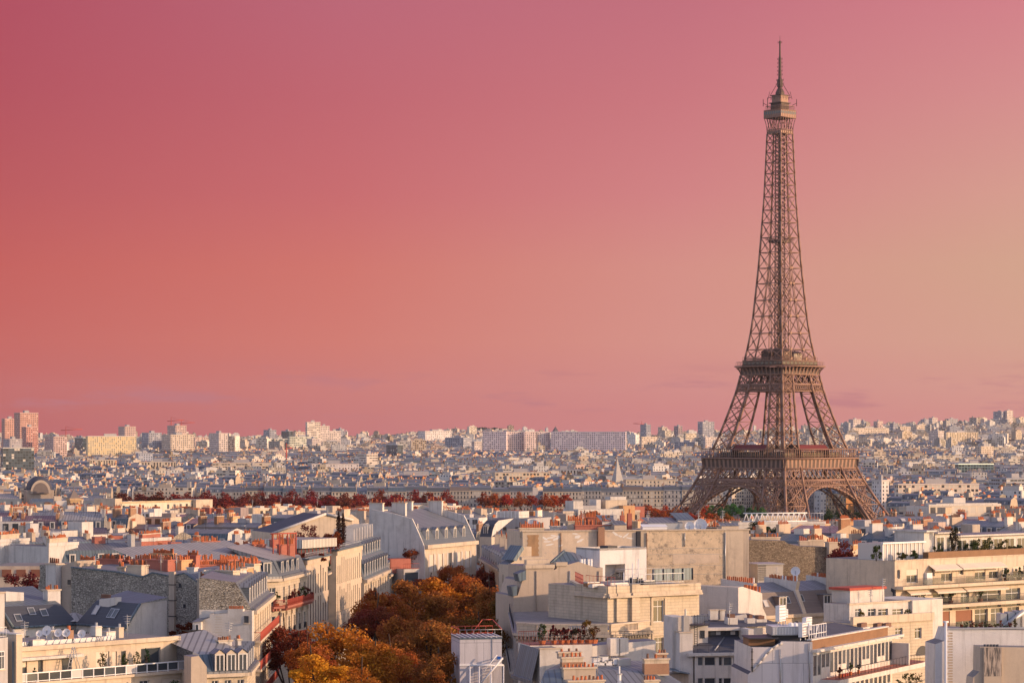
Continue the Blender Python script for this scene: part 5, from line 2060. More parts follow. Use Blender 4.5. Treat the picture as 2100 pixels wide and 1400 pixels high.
for (xa, xb, yt, o_, d_, n, rw, mt) in ((193, 200, 1160, 3, .8, 2, 1, 'cream_plaster'), (201, 243, 1147, 9, 1, 11, 1, 'red_plaster'), (240, 249, 1163, 2, 1, 3, 1, 'cream_plaster'), (260, 290, 1160, 1.5, 1.6, 8, 2, 'cream_plaster'), (268, 344, 1148, 8, 4, 16, 2, 'red_plaster'), (233, 262, 1150, 11, 1, 9, 1, 'red_plaster'), (352, 372, 1150, 10, 2.5, 6, 2, 'ochre_plaster'), (310, 352, 1136, 13.5, 1, 12, 1, 'ochre_plaster'), (383, 398, 1165, 5, .9, 4, 1, 'white_plaster'), (378, 402, 1140, 13, 1, 8, 1, 'red_plaster'), (160, 190, 1150, 13, 1, 8, 1, 'cream_plaster')):
 a, b = P.sz(xa, yt, o_), P.sz(xb, yt, o_)
 chimney(H, P, a[0], b[0], o_, o_ + d_, a[1] - 6, a[1], mt, 'terracotta', n=n, rows=rw, rng=R5, ph=.55, cap=mt)
for k, (x_, o_) in enumerate(((196, 6), (330, 3), (362, 4), (255, 12))):
 x, y, _ = P.at(P.sz(x_, 1170, o_)[0], o_, 0)
 aerial_part(H, x, y, P.sz(x_, 1172, o_)[1], 2.4, .3 * k)
# small rubble house wall further back on the left
P = PL(80, 376, 146, 372)
H = House('narrow_party_wall_house', 'house with narrow rough stone end wall and tall white flue', 'house', (*P.p, 22))
m = P.mb()
extr(m, [(s_, max(z, 22)) for s_, z in ppoly(P, [(76, 1500), (78, 1205), (82, 1180), (81, 1157), (103, 1157), (103, 1500)])], 0, 12, 'rubble', 'rubble', 'zinc_blue')
H.part('party_wall', m)
a, b = P.sz(102.5, 1500), P.sz(123, 1157)
chimney(H, P, a[0], b[0], -.8, .6, 24, b[1], 'white_plaster', 'dark_pot', n=5)
m = P.mb()
extr(m, [(s_, max(z, 22)) for s_, z in ppoly(P, [(124, 1500), (124, 1160), (150, 1150), (150, 1500)])], .2, 10, 'beige_plaster', None, 'zinc')
H.part('wall', m)
winpx(H, P, 139, 1188, 145, 1198, o=.2, style='dark')

# --- corner house whose street front catches the sun, with balconies
PS = PL(516, 330, 556, 362)                     # street front, seen very obliquely
H = House('corner_house', 'stone corner house above the avenue with stacked iron balconies and tall white gable wall', 'house', (*PS.p, 22))
ZE = 50.2
rows = [ZE - 3.9, ZE - 7.5, ZE - 11.0, ZE - 14.5, ZE - 18]
holes = grid_holes(.6, PS.L - .6, 8, rows, 1.15, 2.3, .45)
body(H, PS, 0, PS.L, 0, 6.5, 22, ZE, 'ashlar', 'white_plaster', holes, top='zinc')
hole_windows(H, PS, holes, style='french')
m = PS.mb()
m.profile([(0, ZE), (2.0, ZE + 3.4), (6.5, ZE + 4.0), (6.5, ZE)], 0, PS.L, ['slate', 'zinc', 'rubble'], 'rubble')
H.part('roof', m)
for k in range(8):
 dormer(H, PS, .6 + (k + .5) * (PS.L - 1.2) / 8, .45, ZE + .5, ZE + 2.5, 1.0, 1.2)
m = PS.mb()
m.box(-.05, PS.L, -.7, .05, ZE - .6, ZE - .1, 'cream_plaster', bottom=True)
m.box(-.05, PS.L, -.5, .05, ZE - .1, ZE + .15, 'zinc', bottom=True)
for z in (ZE - 3.9, ZE - 7.5, ZE - 11, ZE - 14.5):
 m.box(0, PS.L, -.16, .0, z - .1, z + .1, 'cream_plaster', bottom=True)
H.part('cornice', m)
for z in (ZE - 3.9, ZE - 7.5, ZE - 11.0):
 m = PS.mb()
 m.box(.1, PS.L - .1, -1.15, 0, z - .28, z, 'cream_plaster', bottom=True)
 for k in range(12):
  s_ = .5 + k * (PS.L - 1) / 11
  m.box(s_ - .12, s_ + .12, -.9, 0, z - .8, z - .28, 'cream_plaster', bottom=True)
 o = H.part('balcony', m)
 m = PS.mb()
 railing(m, .1, PS.L - .1, z, 1.05, -1.1, 'red_paint', .22)
 m.beam((.1, -1.1, z + 1.05), (.1, 0, z + 1.05), .06, 'red_paint')
 H.part('railing', m, o)
# white gable facing the camera, stepped
P = PL(408, 329, 517, 328.4)
m = P.mb()
G = [(408, 1500), (408, 1272), (430, 1266), (430, 1258), (437, 1258), (437, 1259), (467, 1257), (467, 1248), (498, 1248), (498, 1253), (517, 1252), (517, 1500)]
extr(m, [(s_, max(z, 22)) for s_, z in ppoly(P, G)], 0, 1.2, 'white_plaster', 'white_plaster', 'cream_plaster')
H.part('gable_wall', m)
a, b = P.sz(467, 1248), P.sz(498, 1248)
pm = P.mb()
for k in range(8):
 pm.cyl(a[0] + .15 + k * .23, .5, a[1], a[1] + .35, .09, 'terracotta', 6)
H.part('chimney_pots', pm)
winpx(H, P, 501, 1262, 510, 1276, style='dark')
m = P.mb()
for k in range(9):
 z = P.sz(450, 1264)[1] - k * .32
 m.box(P.sz(441, 1262)[0], P.sz(456, 1262)[0], -.03, .01, z, z + .04, 'cream_plaster', bottom=True)
H.part('wall_rungs', m)
m = P.mb()
a, b = P.sz(395, 1275, -1), P.sz(412, 1275, -1)
m.box(a[0], b[0], -1, 3, 34, a[1], 'white_plaster')
m.face([(a[0] - .1, -1.1, a[1]), (b[0], -1.1, a[1] + .1), (b[0] + 1.3, 3, a[1] + .9), (a[0] + .4, 3, a[1] + .6)], 'zinc')
H.part('annex', m)
winpx(H, P, 400, 1279, 408, 1308, o=-1, style='white')
P = PL(432, 343, 516, 342.4)
m = P.mb()
extr(m, [(s_, max(z, 22)) for s_, z in ppoly(P, [(432, 1500), (432, 1190), (455, 1180), (478, 1182), (480, 1198), (492, 1202), (516, 1250), (516, 1500)])], 0, 5, 'rubble', 'rubble', 'zinc')
H.part('party_wall', m)
winpx(H, P, 441, 1245, 446, 1255, style='dark', sill=False)
m = P.mb()
m.beam((P.sz(482, 1200)[0], -.1, P.sz(482, 1200)[1]), (P.sz(516, 1248)[0], -.1, P.sz(516, 1248)[1]), .35, 'zinc_light')
H.part('coping', m)
# tall chimney walls with rows of pots behind it
for (xa, xb, yt, Yd, mm, n, rws, pt_) in ((478, 492, 1172, 344, 'cream_plaster', 5, 1, 'terracotta'), (493, 506, 1168, 350, 'white_plaster', 4, 1, 'dark_pot'), (507, 520, 1165, 354, 'ochre_plaster', 4, 1, 'terracotta'), (521, 534, 1158, 360, 'cream_plaster', 4, 2, 'terracotta')):
 Q = PL(xa, Yd, xb, Yd + 1)
 chimney(H, Q, 0, Q.L, 0, 3.2, 46, Q.sz(xa, yt)[1], mm, pt_, n=n, rows=rws, rng=R5)
for (xa, xb, yt, Yd, n) in ((400, 470, 1160, 372, 18), (455, 492, 1150, 376, 11), (496, 533, 1153, 372, 12), (408, 440, 1150, 384, 9), (470, 530, 1163, 364, 16)):
 Q = PL(xa, Yd, xb, Yd + 2)
 chimney(H, Q, 0, Q.L, 0, 1.0, 47, Q.sz(xa, yt)[1], 'red_plaster', 'terracotta', n=n, rows=1, rng=R5, ph=.6, cap='red_plaster')

# --- little corner building with three dormers
P = PL(428, 302, 507, 304)
H = House('dormer_corner_house', 'low zinc roofed corner house with three pedimented dormers over a cream cornice', 'house', (*P.p, 22))
ZE = P.sz(450, 1378)[1]
body(H, P, -1.2, P.L, 0, 12, 22, ZE, 'ashlar', 'cream_plaster', grid_holes(0, P.L, 3, [ZE - 3.6, ZE - 7], .8, 2.2, .5))
hole_windows(H, P, grid_holes(0, P.L, 3, [ZE - 3.6, ZE - 7], .8, 2.2, .5), style='french')
PB = PL(507, 304, 524, 318)
w = PB.mb()
w.face([(0, 0, 22), (PB.L, 0, 22), (PB.L, 0, ZE), (0, 0, ZE)], 'ashlar')
H.part('side_wall', w)
m = P.mb()
zr = ZE + 2.0
m.face([(-1.2, 0, ZE), (P.L, 0, ZE), (P.L - .3, 1.6, zr), (-.6, 1.6, zr)], 'zinc_blue')
m.face([(-.6, 1.6, zr), (P.L - .3, 1.6, zr), (P.L - 1, 12, zr + 2.0), (-2, 12, zr + 1.2)], 'zinc_light')
q0, q1 = PB.at(0, 0, ZE), PB.at(PB.L, 0, ZE)
q2, q3 = PB.at(PB.L, 1.6, zr), P.at(P.L - .3, 1.6, zr)
h_ = MB()
h_.face([q0, q1, q2, q3], 'zinc_blue')
h_.face([q3, q2, PB.at(PB.L, 9, zr + 1.7), P.at(P.L - 1, 12, zr + 2.0)], 'zinc_light')
H.part('roof', m)
H.part('side_roof', h_)
m = P.mb()
m.box(-1.3, P.L + .1, -.55, .02, ZE - .5, ZE - .1, 'cream_plaster', bottom=True)
m.box(-1.3, P.L + .1, -.4, .02, ZE - .1, ZE + .15, 'zinc', bottom=True)
H.part('cornice', m)
m = PB.mb()
m.box(0, PB.L, -.55, .02, ZE - .5, ZE - .1, 'cream_plaster', bottom=True)
m.box(0, PB.L, -.4, .02, ZE - .1, ZE + .15, 'zinc', bottom=True)
H.part('cornice', m)
for x_ in (450.5, 474, 497.5):
 s_ = P.sz(x_, 1365)[0]
 dormer(H, P, s_, -.02, ZE + .2, ZE + 1.95, .78, 1.9)
for k in range(4):
 dormer(H, PB, 1.6 + k * 3.2, .1, ZE + .2, ZE + 1.9, .9, 1.4)
for (xa, xb, yt, o_, n) in ((449, 476, 1315, 6, 6), (488, 495, 1312, 6, 2)):
 a, b = P.sz(xa, yt, o_), P.sz(xb, yt, o_)
 chimney(H, P, a[0], b[0], o_, o_ + 1, zr, a[1], 'white_plaster', 'dark_pot', n=n, ph=.4)
x, y, _ = P.at(4.2, 5, 0)
aerial_part(H, x, y, zr + .8, 2.6, .2)
m = P.mb()
extr(m, [(s_, z) for s_, z in ppoly(P, [(392, 1500), (392, 1346), (408, 1344), (424, 1366), (426, 1500)], -1.0)], -1.0, 1.5, 'beige_plaster', 'beige_plaster', 'zinc')
H.part('link_wall', m)
# bushes on the small yard
x, y, z = px(377, 1306, 342)
bush(x, y, z - .6, 2.0, 2.8, RUST, 'rust brown hedge bush at the foot of the rubble party wall', n=900, leaf=.3)
x, y, z = px(50, 1200, 392)
bush(x, y, z - 2.2, 3.4, 4.4, DKRED, 'dark red rooftop bush left of the small rubble wall', n=1400, leaf=.35)
H = House('rooftop_terrace_house', 'low house with red trimmed roof terrace beneath the dark red bush', 'house', (*px(40, 1200, 388)[:2], 22))
P = PL(-20, 386, 82, 386)
m = P.mb()
zz = P.sz(0, 1222)[1]
m.box(0, P.L, 0, 14, 22, zz, 'white_plaster', 'red_plaster')
H.part('wall', m)
m = P.mb()
railing(m, 0, P.L, zz, 1.1, .1, 'red_paint', .8)
H.part('railing', m)
m = P.mb()
m.box(-2, P.L + 4, 14, 24, 22, P.sz(0, 1160, 14)[1], 'cream_plaster', 'gravel_roof')
for k in range(6):
 m.box(k * 2.2 - 1, k * 2.2 + .4, 13.9, 14.1, P.sz(0, 1182, 14)[1], P.sz(0, 1167, 14)[1], 'brown_shutter')
H.part('rear_block', m)
EXCL += [(-80, -20, 270, 402)]

# --- curved front house with zinc roof
P = PL(470, 418, 575, 425)
H = House('curved_front_house', 'house with pale ribbed roof, slate attic and planted red balcony on its bowed front', 'house', (*P.p, 22))
PB = PL(575, 425, 630, 444)
ZE = P.sz(560, 1184)[1]
s0 = P.sz(536, 1180)[0]
holes = [(P.sz(574, 1200)[0] - .3 - 1.1, P.sz(574, 1200)[0] - .3, ZE - 6.2, ZE - 3.4)]
holes = [(P.L - 2.2, P.L - 1.0, ZE - 4.2, ZE - 1.6), (P.L - 2.2, P.L - 1.0, ZE - 9.2, ZE - 6.2)]
body(H, P, 0, P.L, 0, 20, 22, ZE, 'ashlar', 'cream_plaster', holes)
hole_windows(H, P, holes, style='french', rail=True)
w = PB.mb()
hb = grid_holes(.5, PB.L, 5, [ZE - 4.6, ZE - 9.6, ZE - 14.4], 1.2, 2.6, .4)
holed(w, 0, PB.L, 22, ZE, hb, 'ashlar')
H.part('street_wall', w)
hole_windows(H, PB, hb, style='french', rail=True)
m = P.mb()
m.profile([(0, ZE), (1.2, ZE + 2.7)], 0, P.L, 'slate', None)
m.face([(0, 1.2, ZE + 2.7), (P.L, 1.2, ZE + 2.7), (P.L + 1, 16, ZE + 5.5), (-14, 12, ZE + 5.0), (-14, 1.2, ZE + 2.7)], 'zinc_light')
rf = H.part('roof', m)
m = PB.mb()
m.profile([(0, ZE), (1.2, ZE + 2.7), (9, ZE + 4.8)], 0, PB.L, ['slate', 'zinc_light'], 'zinc')
H.part('street_roof', m)
dormer(H, P, P.L - 2.4, .35, ZE + .4, ZE + 2.3, 1.2, 1.0, pitched=False)
for k in range(4):
 dormer(H, PB, 2.6 + k * 3.6, .35, ZE + .4, ZE + 2.3, 1.1, 1.0, pitched=False)
for Q in (P, PB):
 m = Q.mb()
 m.box(0, Q.L, -.6, .02, ZE - .6, ZE - .15, 'cream_plaster', bottom=True)
 m.box(0, Q.L, -.45, .02, ZE - .15, ZE + .2, 'zinc', bottom=True)
 m.box(0, Q.L, -.2, .02, ZE - 5.3, ZE - 5.0, 'cream_plaster', bottom=True)
 m.box(0, Q.L, -.2, .02, ZE - 10.2, ZE - 9.9, 'cream_plaster', bottom=True)
 H.part('cornice', m)
 m = Q.mb()
 a = 0 if Q is PB else P.sz(552, 1230)[0]
 m.box(a, Q.L, -1.2, 0, ZE - 4.9, ZE - 4.55, 'red_plaster', bottom=True)
 for k in range(int((Q.L - a) / .6)):
  m.box(a + k * .6, a + k * .6 + .25, -1.0, 0, ZE - 5.3, ZE - 4.9, 'red_plaster', bottom=True)
 o = H.part('balcony', m)
 m = Q.mb()
 railing(m, a, Q.L, ZE - 4.55, 1.0, -1.15, 'red_paint', .16)
 H.part('railing', m, o)
m = PB.mb()
for k in range(6):
 s_ = k * PB.L / 5
 m.box(s_ - .25, s_ + .25, -.14, 0, ZE - 14, ZE - 5.4, 'cream_plaster')
 m.box(s_ - .4, s_ + .4, -.35, 0, ZE - 6.2, ZE - 5.6, 'cream_plaster', bottom=True)
H.part('pilaster', m)
for k, (Q, s_, r_, lb) in enumerate(((P, P.sz(563, 1220)[0], .8, 'round green balcony plant at the camera end of the red balcony'), (PB, 4.0, .8, 'red leafed balcony plant over the second bay of the red balcony'), (PB, 8.0, .9, 'dark red balcony plant midway along the red balcony'), (PB, 12.5, 1.0, 'tall green balcony plant near the far end of the red balcony'), (PB, 16.5, 1.1, 'dense dark red creeper at the far end of the red balcony'))):
 x, y, _ = Q.at(s_, -.6, 0)
 bush(x, y, ZE - 4.55, r_, 1.9, GREEN if k in (0, 3) else DKRED, lb, 'balcony plant', 'balcony_plant', 'terracotta', n=350)
for (xa, xb, yt, o_, n) in ((575, 605, 1118, 10, 9), (560, 585, 1108, 16, 7), (520, 545, 1118, 14, 9), (590, 608, 1106, 15, 5), (415, 450, 1112, 15, 10)):
 a, b = P.sz(xa, yt, o_), P.sz(xb, yt, o_)
 chimney(H, P, a[0], b[0], o_, o_ + .9, ZE + 1, a[1], 'red_plaster', 'terracotta', n=n, rows=1, cap='red_plaster')
H.part('roof_frame', (lambda mm: ([mm.beam((P.sz(a_, 1110, 9)[0], 9, ZE + 3), (P.sz(a_, 1110, 9)[0], 9, ZE + 6.6), .2, 'red_paint') for a_ in (560, 573, 590, 607)], mm.beam((P.sz(555, 1110, 9)[0], 9, ZE + 6.6), (P.sz(608, 1110, 9)[0], 9, ZE + 6.6), .2, 'red_paint'), mm)[-1])(P.mb()))

# --- concrete block with vertical fins on the avenue
def finned(xa, Ya, xb, Yb, ztop, label, n):
 P = PL(xa, Ya, xb, Yb)
 H = House('ribbed_office_block', label, 'office block', (*P.p, 22))
 w = P.mb()
 w.box(0, P.L, .12, 16, 22, ztop - .3, 'cream_plaster', 'gravel_roof')
 H.part('wall', w)
 f = P.mb()
 pitch = P.L / n
 rr = random.Random(int(xa))
 rows = []
 for k in range(n):
  s_ = k * pitch
  a = s_ + pitch * .48
  f.face([(s_, .05, 22), (a, -.04, 22), (a, -.04, ztop - 1), (s_, .05, ztop - 1)], 'cream_plaster')
  f.face([(a, -.04, 22), (a, .12, 22), (a, .12, ztop - 1), (a, -.04, ztop - 1)], 'cream_plaster')
  # blank spandrels close the slit between storeys
  z = ztop - 1
  for fl in range(6):
   h_ = rr.choice([.5, 1.1, 1.9, 1.1])
   f.box(a, s_ + pitch, .0, .12, z - h_, z, 'cream_plaster', bottom=True)
   zn = z - 5.2
   rows.append((a, s_ + pitch, max(zn, 22.5), z - h_))
   z = zn
   if z < 24:
    break
 f.box(0, P.L, -.2, .6, ztop - 1, ztop - .2, 'cream_plaster', bottom=True)
 H.part('fins', f)
 for (a, b, z0, z1) in rows[:98]:
  g = P.mb()
  g.face([(a, .06, z0), (b, .06, z0), (b, .06, z1), (a, .06, z1)], 'glass')
  H.part('slit_window', g)
 m = P.mb()
 m.box(-.1, P.L + .1, -.5, 1.0, ztop - .2, ztop + .1, 'zinc_blue', bottom=True)
 railing(m, 0, P.L, ztop, .9, .2, 'grey_metal', .5)
 H.part('roof_edge', m)
 return P, H

PF1, HF1 = finned(628, 447, 674, 464, 51.0, 'pale ribbed office block with narrow slit windows, nearer half before the dark joint', 9)
PF2, HF2 = finned(690, 477, 742, 503, 51.2, 'pale ribbed office block with narrow slit windows, further half beyond the dark joint', 13)
P = PL(674, 465, 690, 476)
H = House('dark_recess', 'dark recess in the joint between the two ribbed office blocks', 'recess', (*P.p, 22))
m = P.mb()
m.box(0, P.L, 2.2, 14, 22, 48.5, 'dark_felt')  # back of the gap, its darkness put into the wall colour
m.box(0, P.L, 1.8, 2.2, 33.5, 35, 'cream_plaster')
m.box(0, P.L, .8, 2.3, 47, 47.3, 'cream_plaster', bottom=True)
H.part('wall', m)
x, y, _ = P.at(P.L * .5, 1.2, 0)
bush(x, y, 47.4, 1.5, 2.4, (.045, .10, .035), 'bright green palm like plant in the joint of the ribbed office blocks', n=600)
# roof garden and pergola roof
P = PL(592, 458, 674, 470)
H = House('roof_pavilion', 'rooftop pavilion with slatted white canopy above the ribbed office block', 'pavilion', (*px(640, 1110, 470)[:2], 51))
m = P.mb()
a, b = P.sz(612, 1105), P.sz(672, 1105)
zt = P.sz(640, 1104)[1]
m.box(a[0], b[0], 0, 6, 48, zt - 1.6, 'dark_felt')
H.part('wall', m)
m = P.mb()
m.box(a[0] - 1.2, b[0] + .6, -1.5, 7, zt - 1.5, zt, 'slatted_canopy', 'zinc_light', bottom=True)
H.part('canopy', m)
m = P.mb()
for k in range(9):
 s_ = a[0] + (b[0] - a[0]) * k / 8
 m.beam((s_, -.6, 49), (s_, -.6, zt - 1.5), .12, 'red_paint')
H.part('post', m)
for (x_, y_, Yd, r_, h_, cc, lb) in ((632, 1100, 474, 3.0, 6.0, DKRED, 'wine red round tree on the roof above the ribbed office block'), (668, 1100, 482, 2.3, 3.4, DKRED, 'low dark red roof garden tree beside the twin cypresses'),
          (681, 1120, 476, 2.2, 4.2, RUST, 'rusty brown roof garden bush below the twin cypresses'), (612, 1140, 450, 2.2, 2.6, RUST, 'brown creeper spilling over the ribbed office roof edge'), (650, 1135, 458, 2.4, 2.4, RUST, 'brown roof garden hedge under the slatted canopy')):
 x, y, z = px(x_, y_, Yd)
 bush(x, y, 50.6 if y_ < 1130 else 49.6, r_, h_, cc, lb, 'roof garden tree', 'roof_garden_tree', n=1100, leaf=.32)
for x_, hh, lb in ((694.5, 6.6, 'taller slim cypress on the roof garden'), (703.5, 6.3, 'second slim cypress on the roof garden, nearer the avenue')):
 x, y, z = px(x_, 1120, 488)
 cypress(x, y, 50.8, .62, hh, (.05, .022, .018), lb)
EXCL += [(-75, -20, 405, 520)]

# --- blue slate mansards further down the avenue
P = PL(747, 507, 798, 548)
H = House('tall_mansard_house', 'house with two storey blue slate mansard and rows of dormers beyond the ribbed office blocks', 'house', (*P.p, 22))
ZE = 44.2
holes = grid_holes(.5, P.L - .5, 10, [ZE - 4.2, ZE - 8.4, ZE - 12.6], 1.3, 2.6, .4)
body(H, P, 0, P.L, 0, 13, 22, ZE, 'ashlar', 'cream_plaster', holes)
hole_windows(H, P, holes, style='french')
m = P.mb()
m.profile([(0, ZE), (1.1, ZE + 3.6), (1.5, ZE + 3.8), (2.8, ZE + 6.8), (8, ZE + 8.2), (13, ZE + 6)], 0, P.L, ['zinc_blue', 'zinc', 'zinc_blue', 'zinc', 'zinc'], 'white_plaster')
H.part('roof', m)
for k in range(10):
 dormer(H, P, .5 + (k + .5) * (P.L - 1) / 10, .2, ZE + .5, ZE + 2.8, 1.1, 1.2, cheek='zinc_blue')
 dormer(H, P, .5 + (k + .5) * (P.L - 1) / 10, 1.7, ZE + 4.1, ZE + 6.0, 1.0, 1.2, cheek='zinc_blue')
for k in range(8):
 m = P.mb()
 s_ = 8 + k * 4.2
 m.box(s_, s_ + .5, 3.0, 7.0, ZE + 6.5, ZE + 9.4, 'white_plaster')
 H.part('fin_wall', m)
m = P.mb()
m.box(0, P.L, -.6, .02, ZE - .6, ZE, 'cream_plaster', bottom=True)
H.part('cornice', m)
P = PL(798, 549, 828, 577)
H = House('low_mansard_house', 'lower stone house with blue slate attic next to the two storey mansard', 'house', (*P.p, 20))
ZE = 43.0
holes = grid_holes(.5, P.L - .5, 8, [ZE - 4.4, ZE - 9], 1.4, 3.0, .4)
body(H, P, 0, P.L, 0, 13, 20, ZE, 'ashlar', 'cream_plaster', holes)
hole_windows(H, P, holes, style='french')
mroof(H, P, 0, P.L, 0, ZE, 2.8, 1.2, ZE + 4, 13, 'zinc_blue')
for k in range(6):
 dormer(H, P, 2 + k * 4.4, .3, ZE + .4, ZE + 2.2, 1.1, 1.0)

# --- cream house with five dormers, corner towards the camera
P = PL(872, 560, 976, 584)
H = House('five_dormer_house', 'sunlit cream house with five white dormers in a grey slate roof above the avenue trees', 'house', (*P.p, 20))
ZE = P.sz(872, 1118)[1]
cs = [P.sz(x_, 1130)[0] for x_ in (886, 904, 923, 942, 960)]
holes = []
for c_ in cs:
 holes += [(c_ - .95, c_ + .95, ZE - 5.6, ZE - 2.0), (c_ - 1.0, c_ + 1.0, ZE - 13.0, ZE - 9.0)]
body(H, P, 0, P.L, 0, 12.5, 20, ZE, 'cream_plaster', 'grey_plaster', holes, top='zinc')
PH8 = P
H8 = H
hole_windows(H, P, holes, style='white', shutters=.3, rng=R5)
for c_ in cs:
 m = P.mb()
 for a, b in ((c_ - 1.6, c_ - 1.0), (c_ + 1.0, c_ + 1.6)):
  m.box(a, b, -.06, 0, ZE - 5.6, ZE - 2.0, 'white_plaster')
 H.part('shutter', m)
m = P.mb()
for z0, z1, p_ in ((ZE - .7, ZE + .1, .7), (ZE - 7.3, ZE - 7.0, .35), (ZE - 8.6, ZE - 8.2, .6)):
 m.box(-.1, P.L, -p_, .02, z0, z1, 'cream_plaster', bottom=True)
for k in range(30):
 m.box(k * P.L / 30 + .1, k * P.L / 30 + .5, -.25, 0, ZE - 8.2, ZE - 7.3, 'white_plaster', bottom=True)
H.part('cornice', m)
rise = P.sz(872, 1118)[1]
zt = ZE + 3.6
m = P.mb()
m.profile([(0, ZE), (2.2, zt), (12.5, zt + 3.4)], 0, P.L, ['slate', 'zinc'], None)
H.part('roof', m)
for x_ in (877.5, 897, 916, 934, 952):
 s_ = P.sz(x_, 1100, .6)[0]
 dormer(H, P, s_, .75, ZE + 1.0, ZE + 3.0, 1.0, 1.2, cheek='white_plaster', pitched=True)
for s_ in (-.35, P.L - .05):
 m = P.mb()
 pts = [(0, ZE - .3), (2.1, zt + .5), (2.9, zt + 2.0), (7, zt + 3.0), (12.5, zt + 3.9), (12.5, 20), (0, 20)]
 m.face([(s_, y_, z_) for y_, z_ in pts], 'white_plaster')
 m.face([(s_ + .4, y_, z_) for y_, z_ in pts], 'white_plaster')
 for (a, b) in zip(pts[:5], pts[1:5]):
  m.face([(s_, a[0], a[1]), (s_ + .4, a[0], a[1]), (s_ + .4, b[0], b[1]), (s_, b[0], b[1])], 'white_plaster')
 m.face([(s_, 0, 20), (s_ + .4, 0, 20), (s_ + .4, 0, ZE - .3), (s_, 0, ZE - .3)], 'white_plaster')
 H.part('fire_wall', m)
for (s_, y_, n) in ((9.0, 9, 4), (18.5, 12, 4), (25.5, 8, 5), (4.0, 12, 3)):
 chimney(H, P, s_, s_ + .8, y_, y_ + 3.2, zt, zt + 5.0, 'white_plaster', 'terracotta', n=n)
for s_ in (5, 12, 16, 21):
 skylight(H, P, s_, 6, zt + .85, (.977, .212), 1.0, 1.3)
x, y, _ = P.at(P.L + .2, -.2, 0)
dish_part(H, x, y, ZE - 6.5, .9, (-.5, -.8, .3), .4)
# blank white gable towards the camera, its shade put into grey plaster
P = PL(762, 572, 871.5, 560.6)
m = P.mb()
extr(m, [(s_, max(z, 20)) for s_, z in ppoly(P, [(765, 1500), (768, 1083), (790, 1076), (857, 1073), (859, 1092), (872, 1114), (872, 1500)])], -.25, .1, 'grey_plaster', 'grey_plaster', 'zinc')
H.part('gable_wall', m)
P = PL(828, 552, 860, 554)
H = House('white_modern_house', 'small white modern building with green glass balconies beneath the shaded gable', 'apartment block', (*P.p, 20))
zt = P.sz(840, 1166)[1]
m = P.mb()
m.box(0, P.L, 0, 6, 20, zt, 'white_plaster', 'red_plaster')
H.part('wall', m)
for k in range(3):
 z = zt - 3.2 - 3.3 * k
 m = P.mb()
 m.box(0, P.L, -1.3, 0, z - .3, z, 'white_plaster', bottom=True)
 o = H.part('balcony', m)
 g = P.mb()
 g.face([(0, -1.25, z), (P.L, -1.25, z), (P.L, -1.25, z + 1.1), (0, -1.25, z + 1.1)], 'clear_glass')
 H.part('glass_panel', g, o)
 g = P.mb()
 g.face([(.3, -.03, z + .1), (P.L - .3, -.03, z + .1), (P.L - .3, -.03, z + 2.5), (.3, -.03, z + 2.5)], 'glass')
 H.part('window', g)
m = P.mb()
m.box(-1.5, P.L - .3, 3, 5.9, zt - 1, zt + 2.0, 'red_plaster', 'red_paint')
railing(m, 0, P.L, zt, 1.1, .1, 'red_paint', .5)
H.part('roof_terrace', m)
for (x_, y_, Yd, r_, h_, cc, lb) in ((797, 1150, 566, 3.3, 8.0, DKRED, 'tall wine red rooftop bush left of the red roof terrace'), (843, 1150, 561, 3.0, 5.0, RUST, 'brown rooftop bush on the red roof terrace')):
 x, y, z = px(x_, y_, Yd)
 bush(x, y, z - 2, r_, h_, cc, lb, 'roof garden bush', 'roof_garden_bush', n=1200, leaf=.4)
EXCL += [(-32, -2, 505, 615)]

# --- grey block with four little windows
P = PL(1008, 640, 1082, 636)
H = House('four_window_block', 'grey rendered block with four small square windows and a glazed roof room', 'apartment block', (*P.p, 20))
zt = P.sz(1010, 1062)[1]
body(H, P, 0, P.L, 0, 14, 20, zt, 'grey_plaster')
for (x0, y0) in ((1032, 1080), (1057, 1080), (1032, 1102), (1057, 1102)):
 winpx(H, P, x0, y0, x0 + 7, y0 + 7, style='dark', surround='grey_plaster')
m = P.mb()
a, b = P.sz(1020, 1060, 3)[0], P.sz(1064, 1060, 3)[0]
m.box(a, b, 3, 9, zt, zt + 1.6, 'white_plaster', 'zinc_light')
for k in range(7):
 m.box(a + k * (b - a) / 6 - .06, a + k * (b - a) / 6 + .06, 2.9, 3.0, zt, zt + 1.6, 'white_metal')
H.part('roof_room', m)
m = P.mb()
railing(m, 0, P.L, zt, .9, .3, 'grey_metal', .8)
H.part('railing', m)
P = PL(984, 628, 1008, 626)
H = House('round_mansard_house', 'small house with bowed dark slate roof beside the grey four window block', 'house', (*P.p, 20))
ZE = P.sz(990, 1100)[1]
body(H, P, 0, P.L, 0, 10, 20, ZE, 'cream_plaster')
m = P.mb()
m.profile([(0, ZE), (.5, ZE + 1.6), (1.4, ZE + 3.0), (2.8, ZE + 3.8), (9, ZE + 4.2)], 0, P.L, 'slate_dark', 'white_plaster')
H.part('roof', m)
dormer(H, P, 1.6, .2, ZE + .8, ZE + 2.4, .9, 1.2)
EXCL += [(-12, 10, 612, 660)]
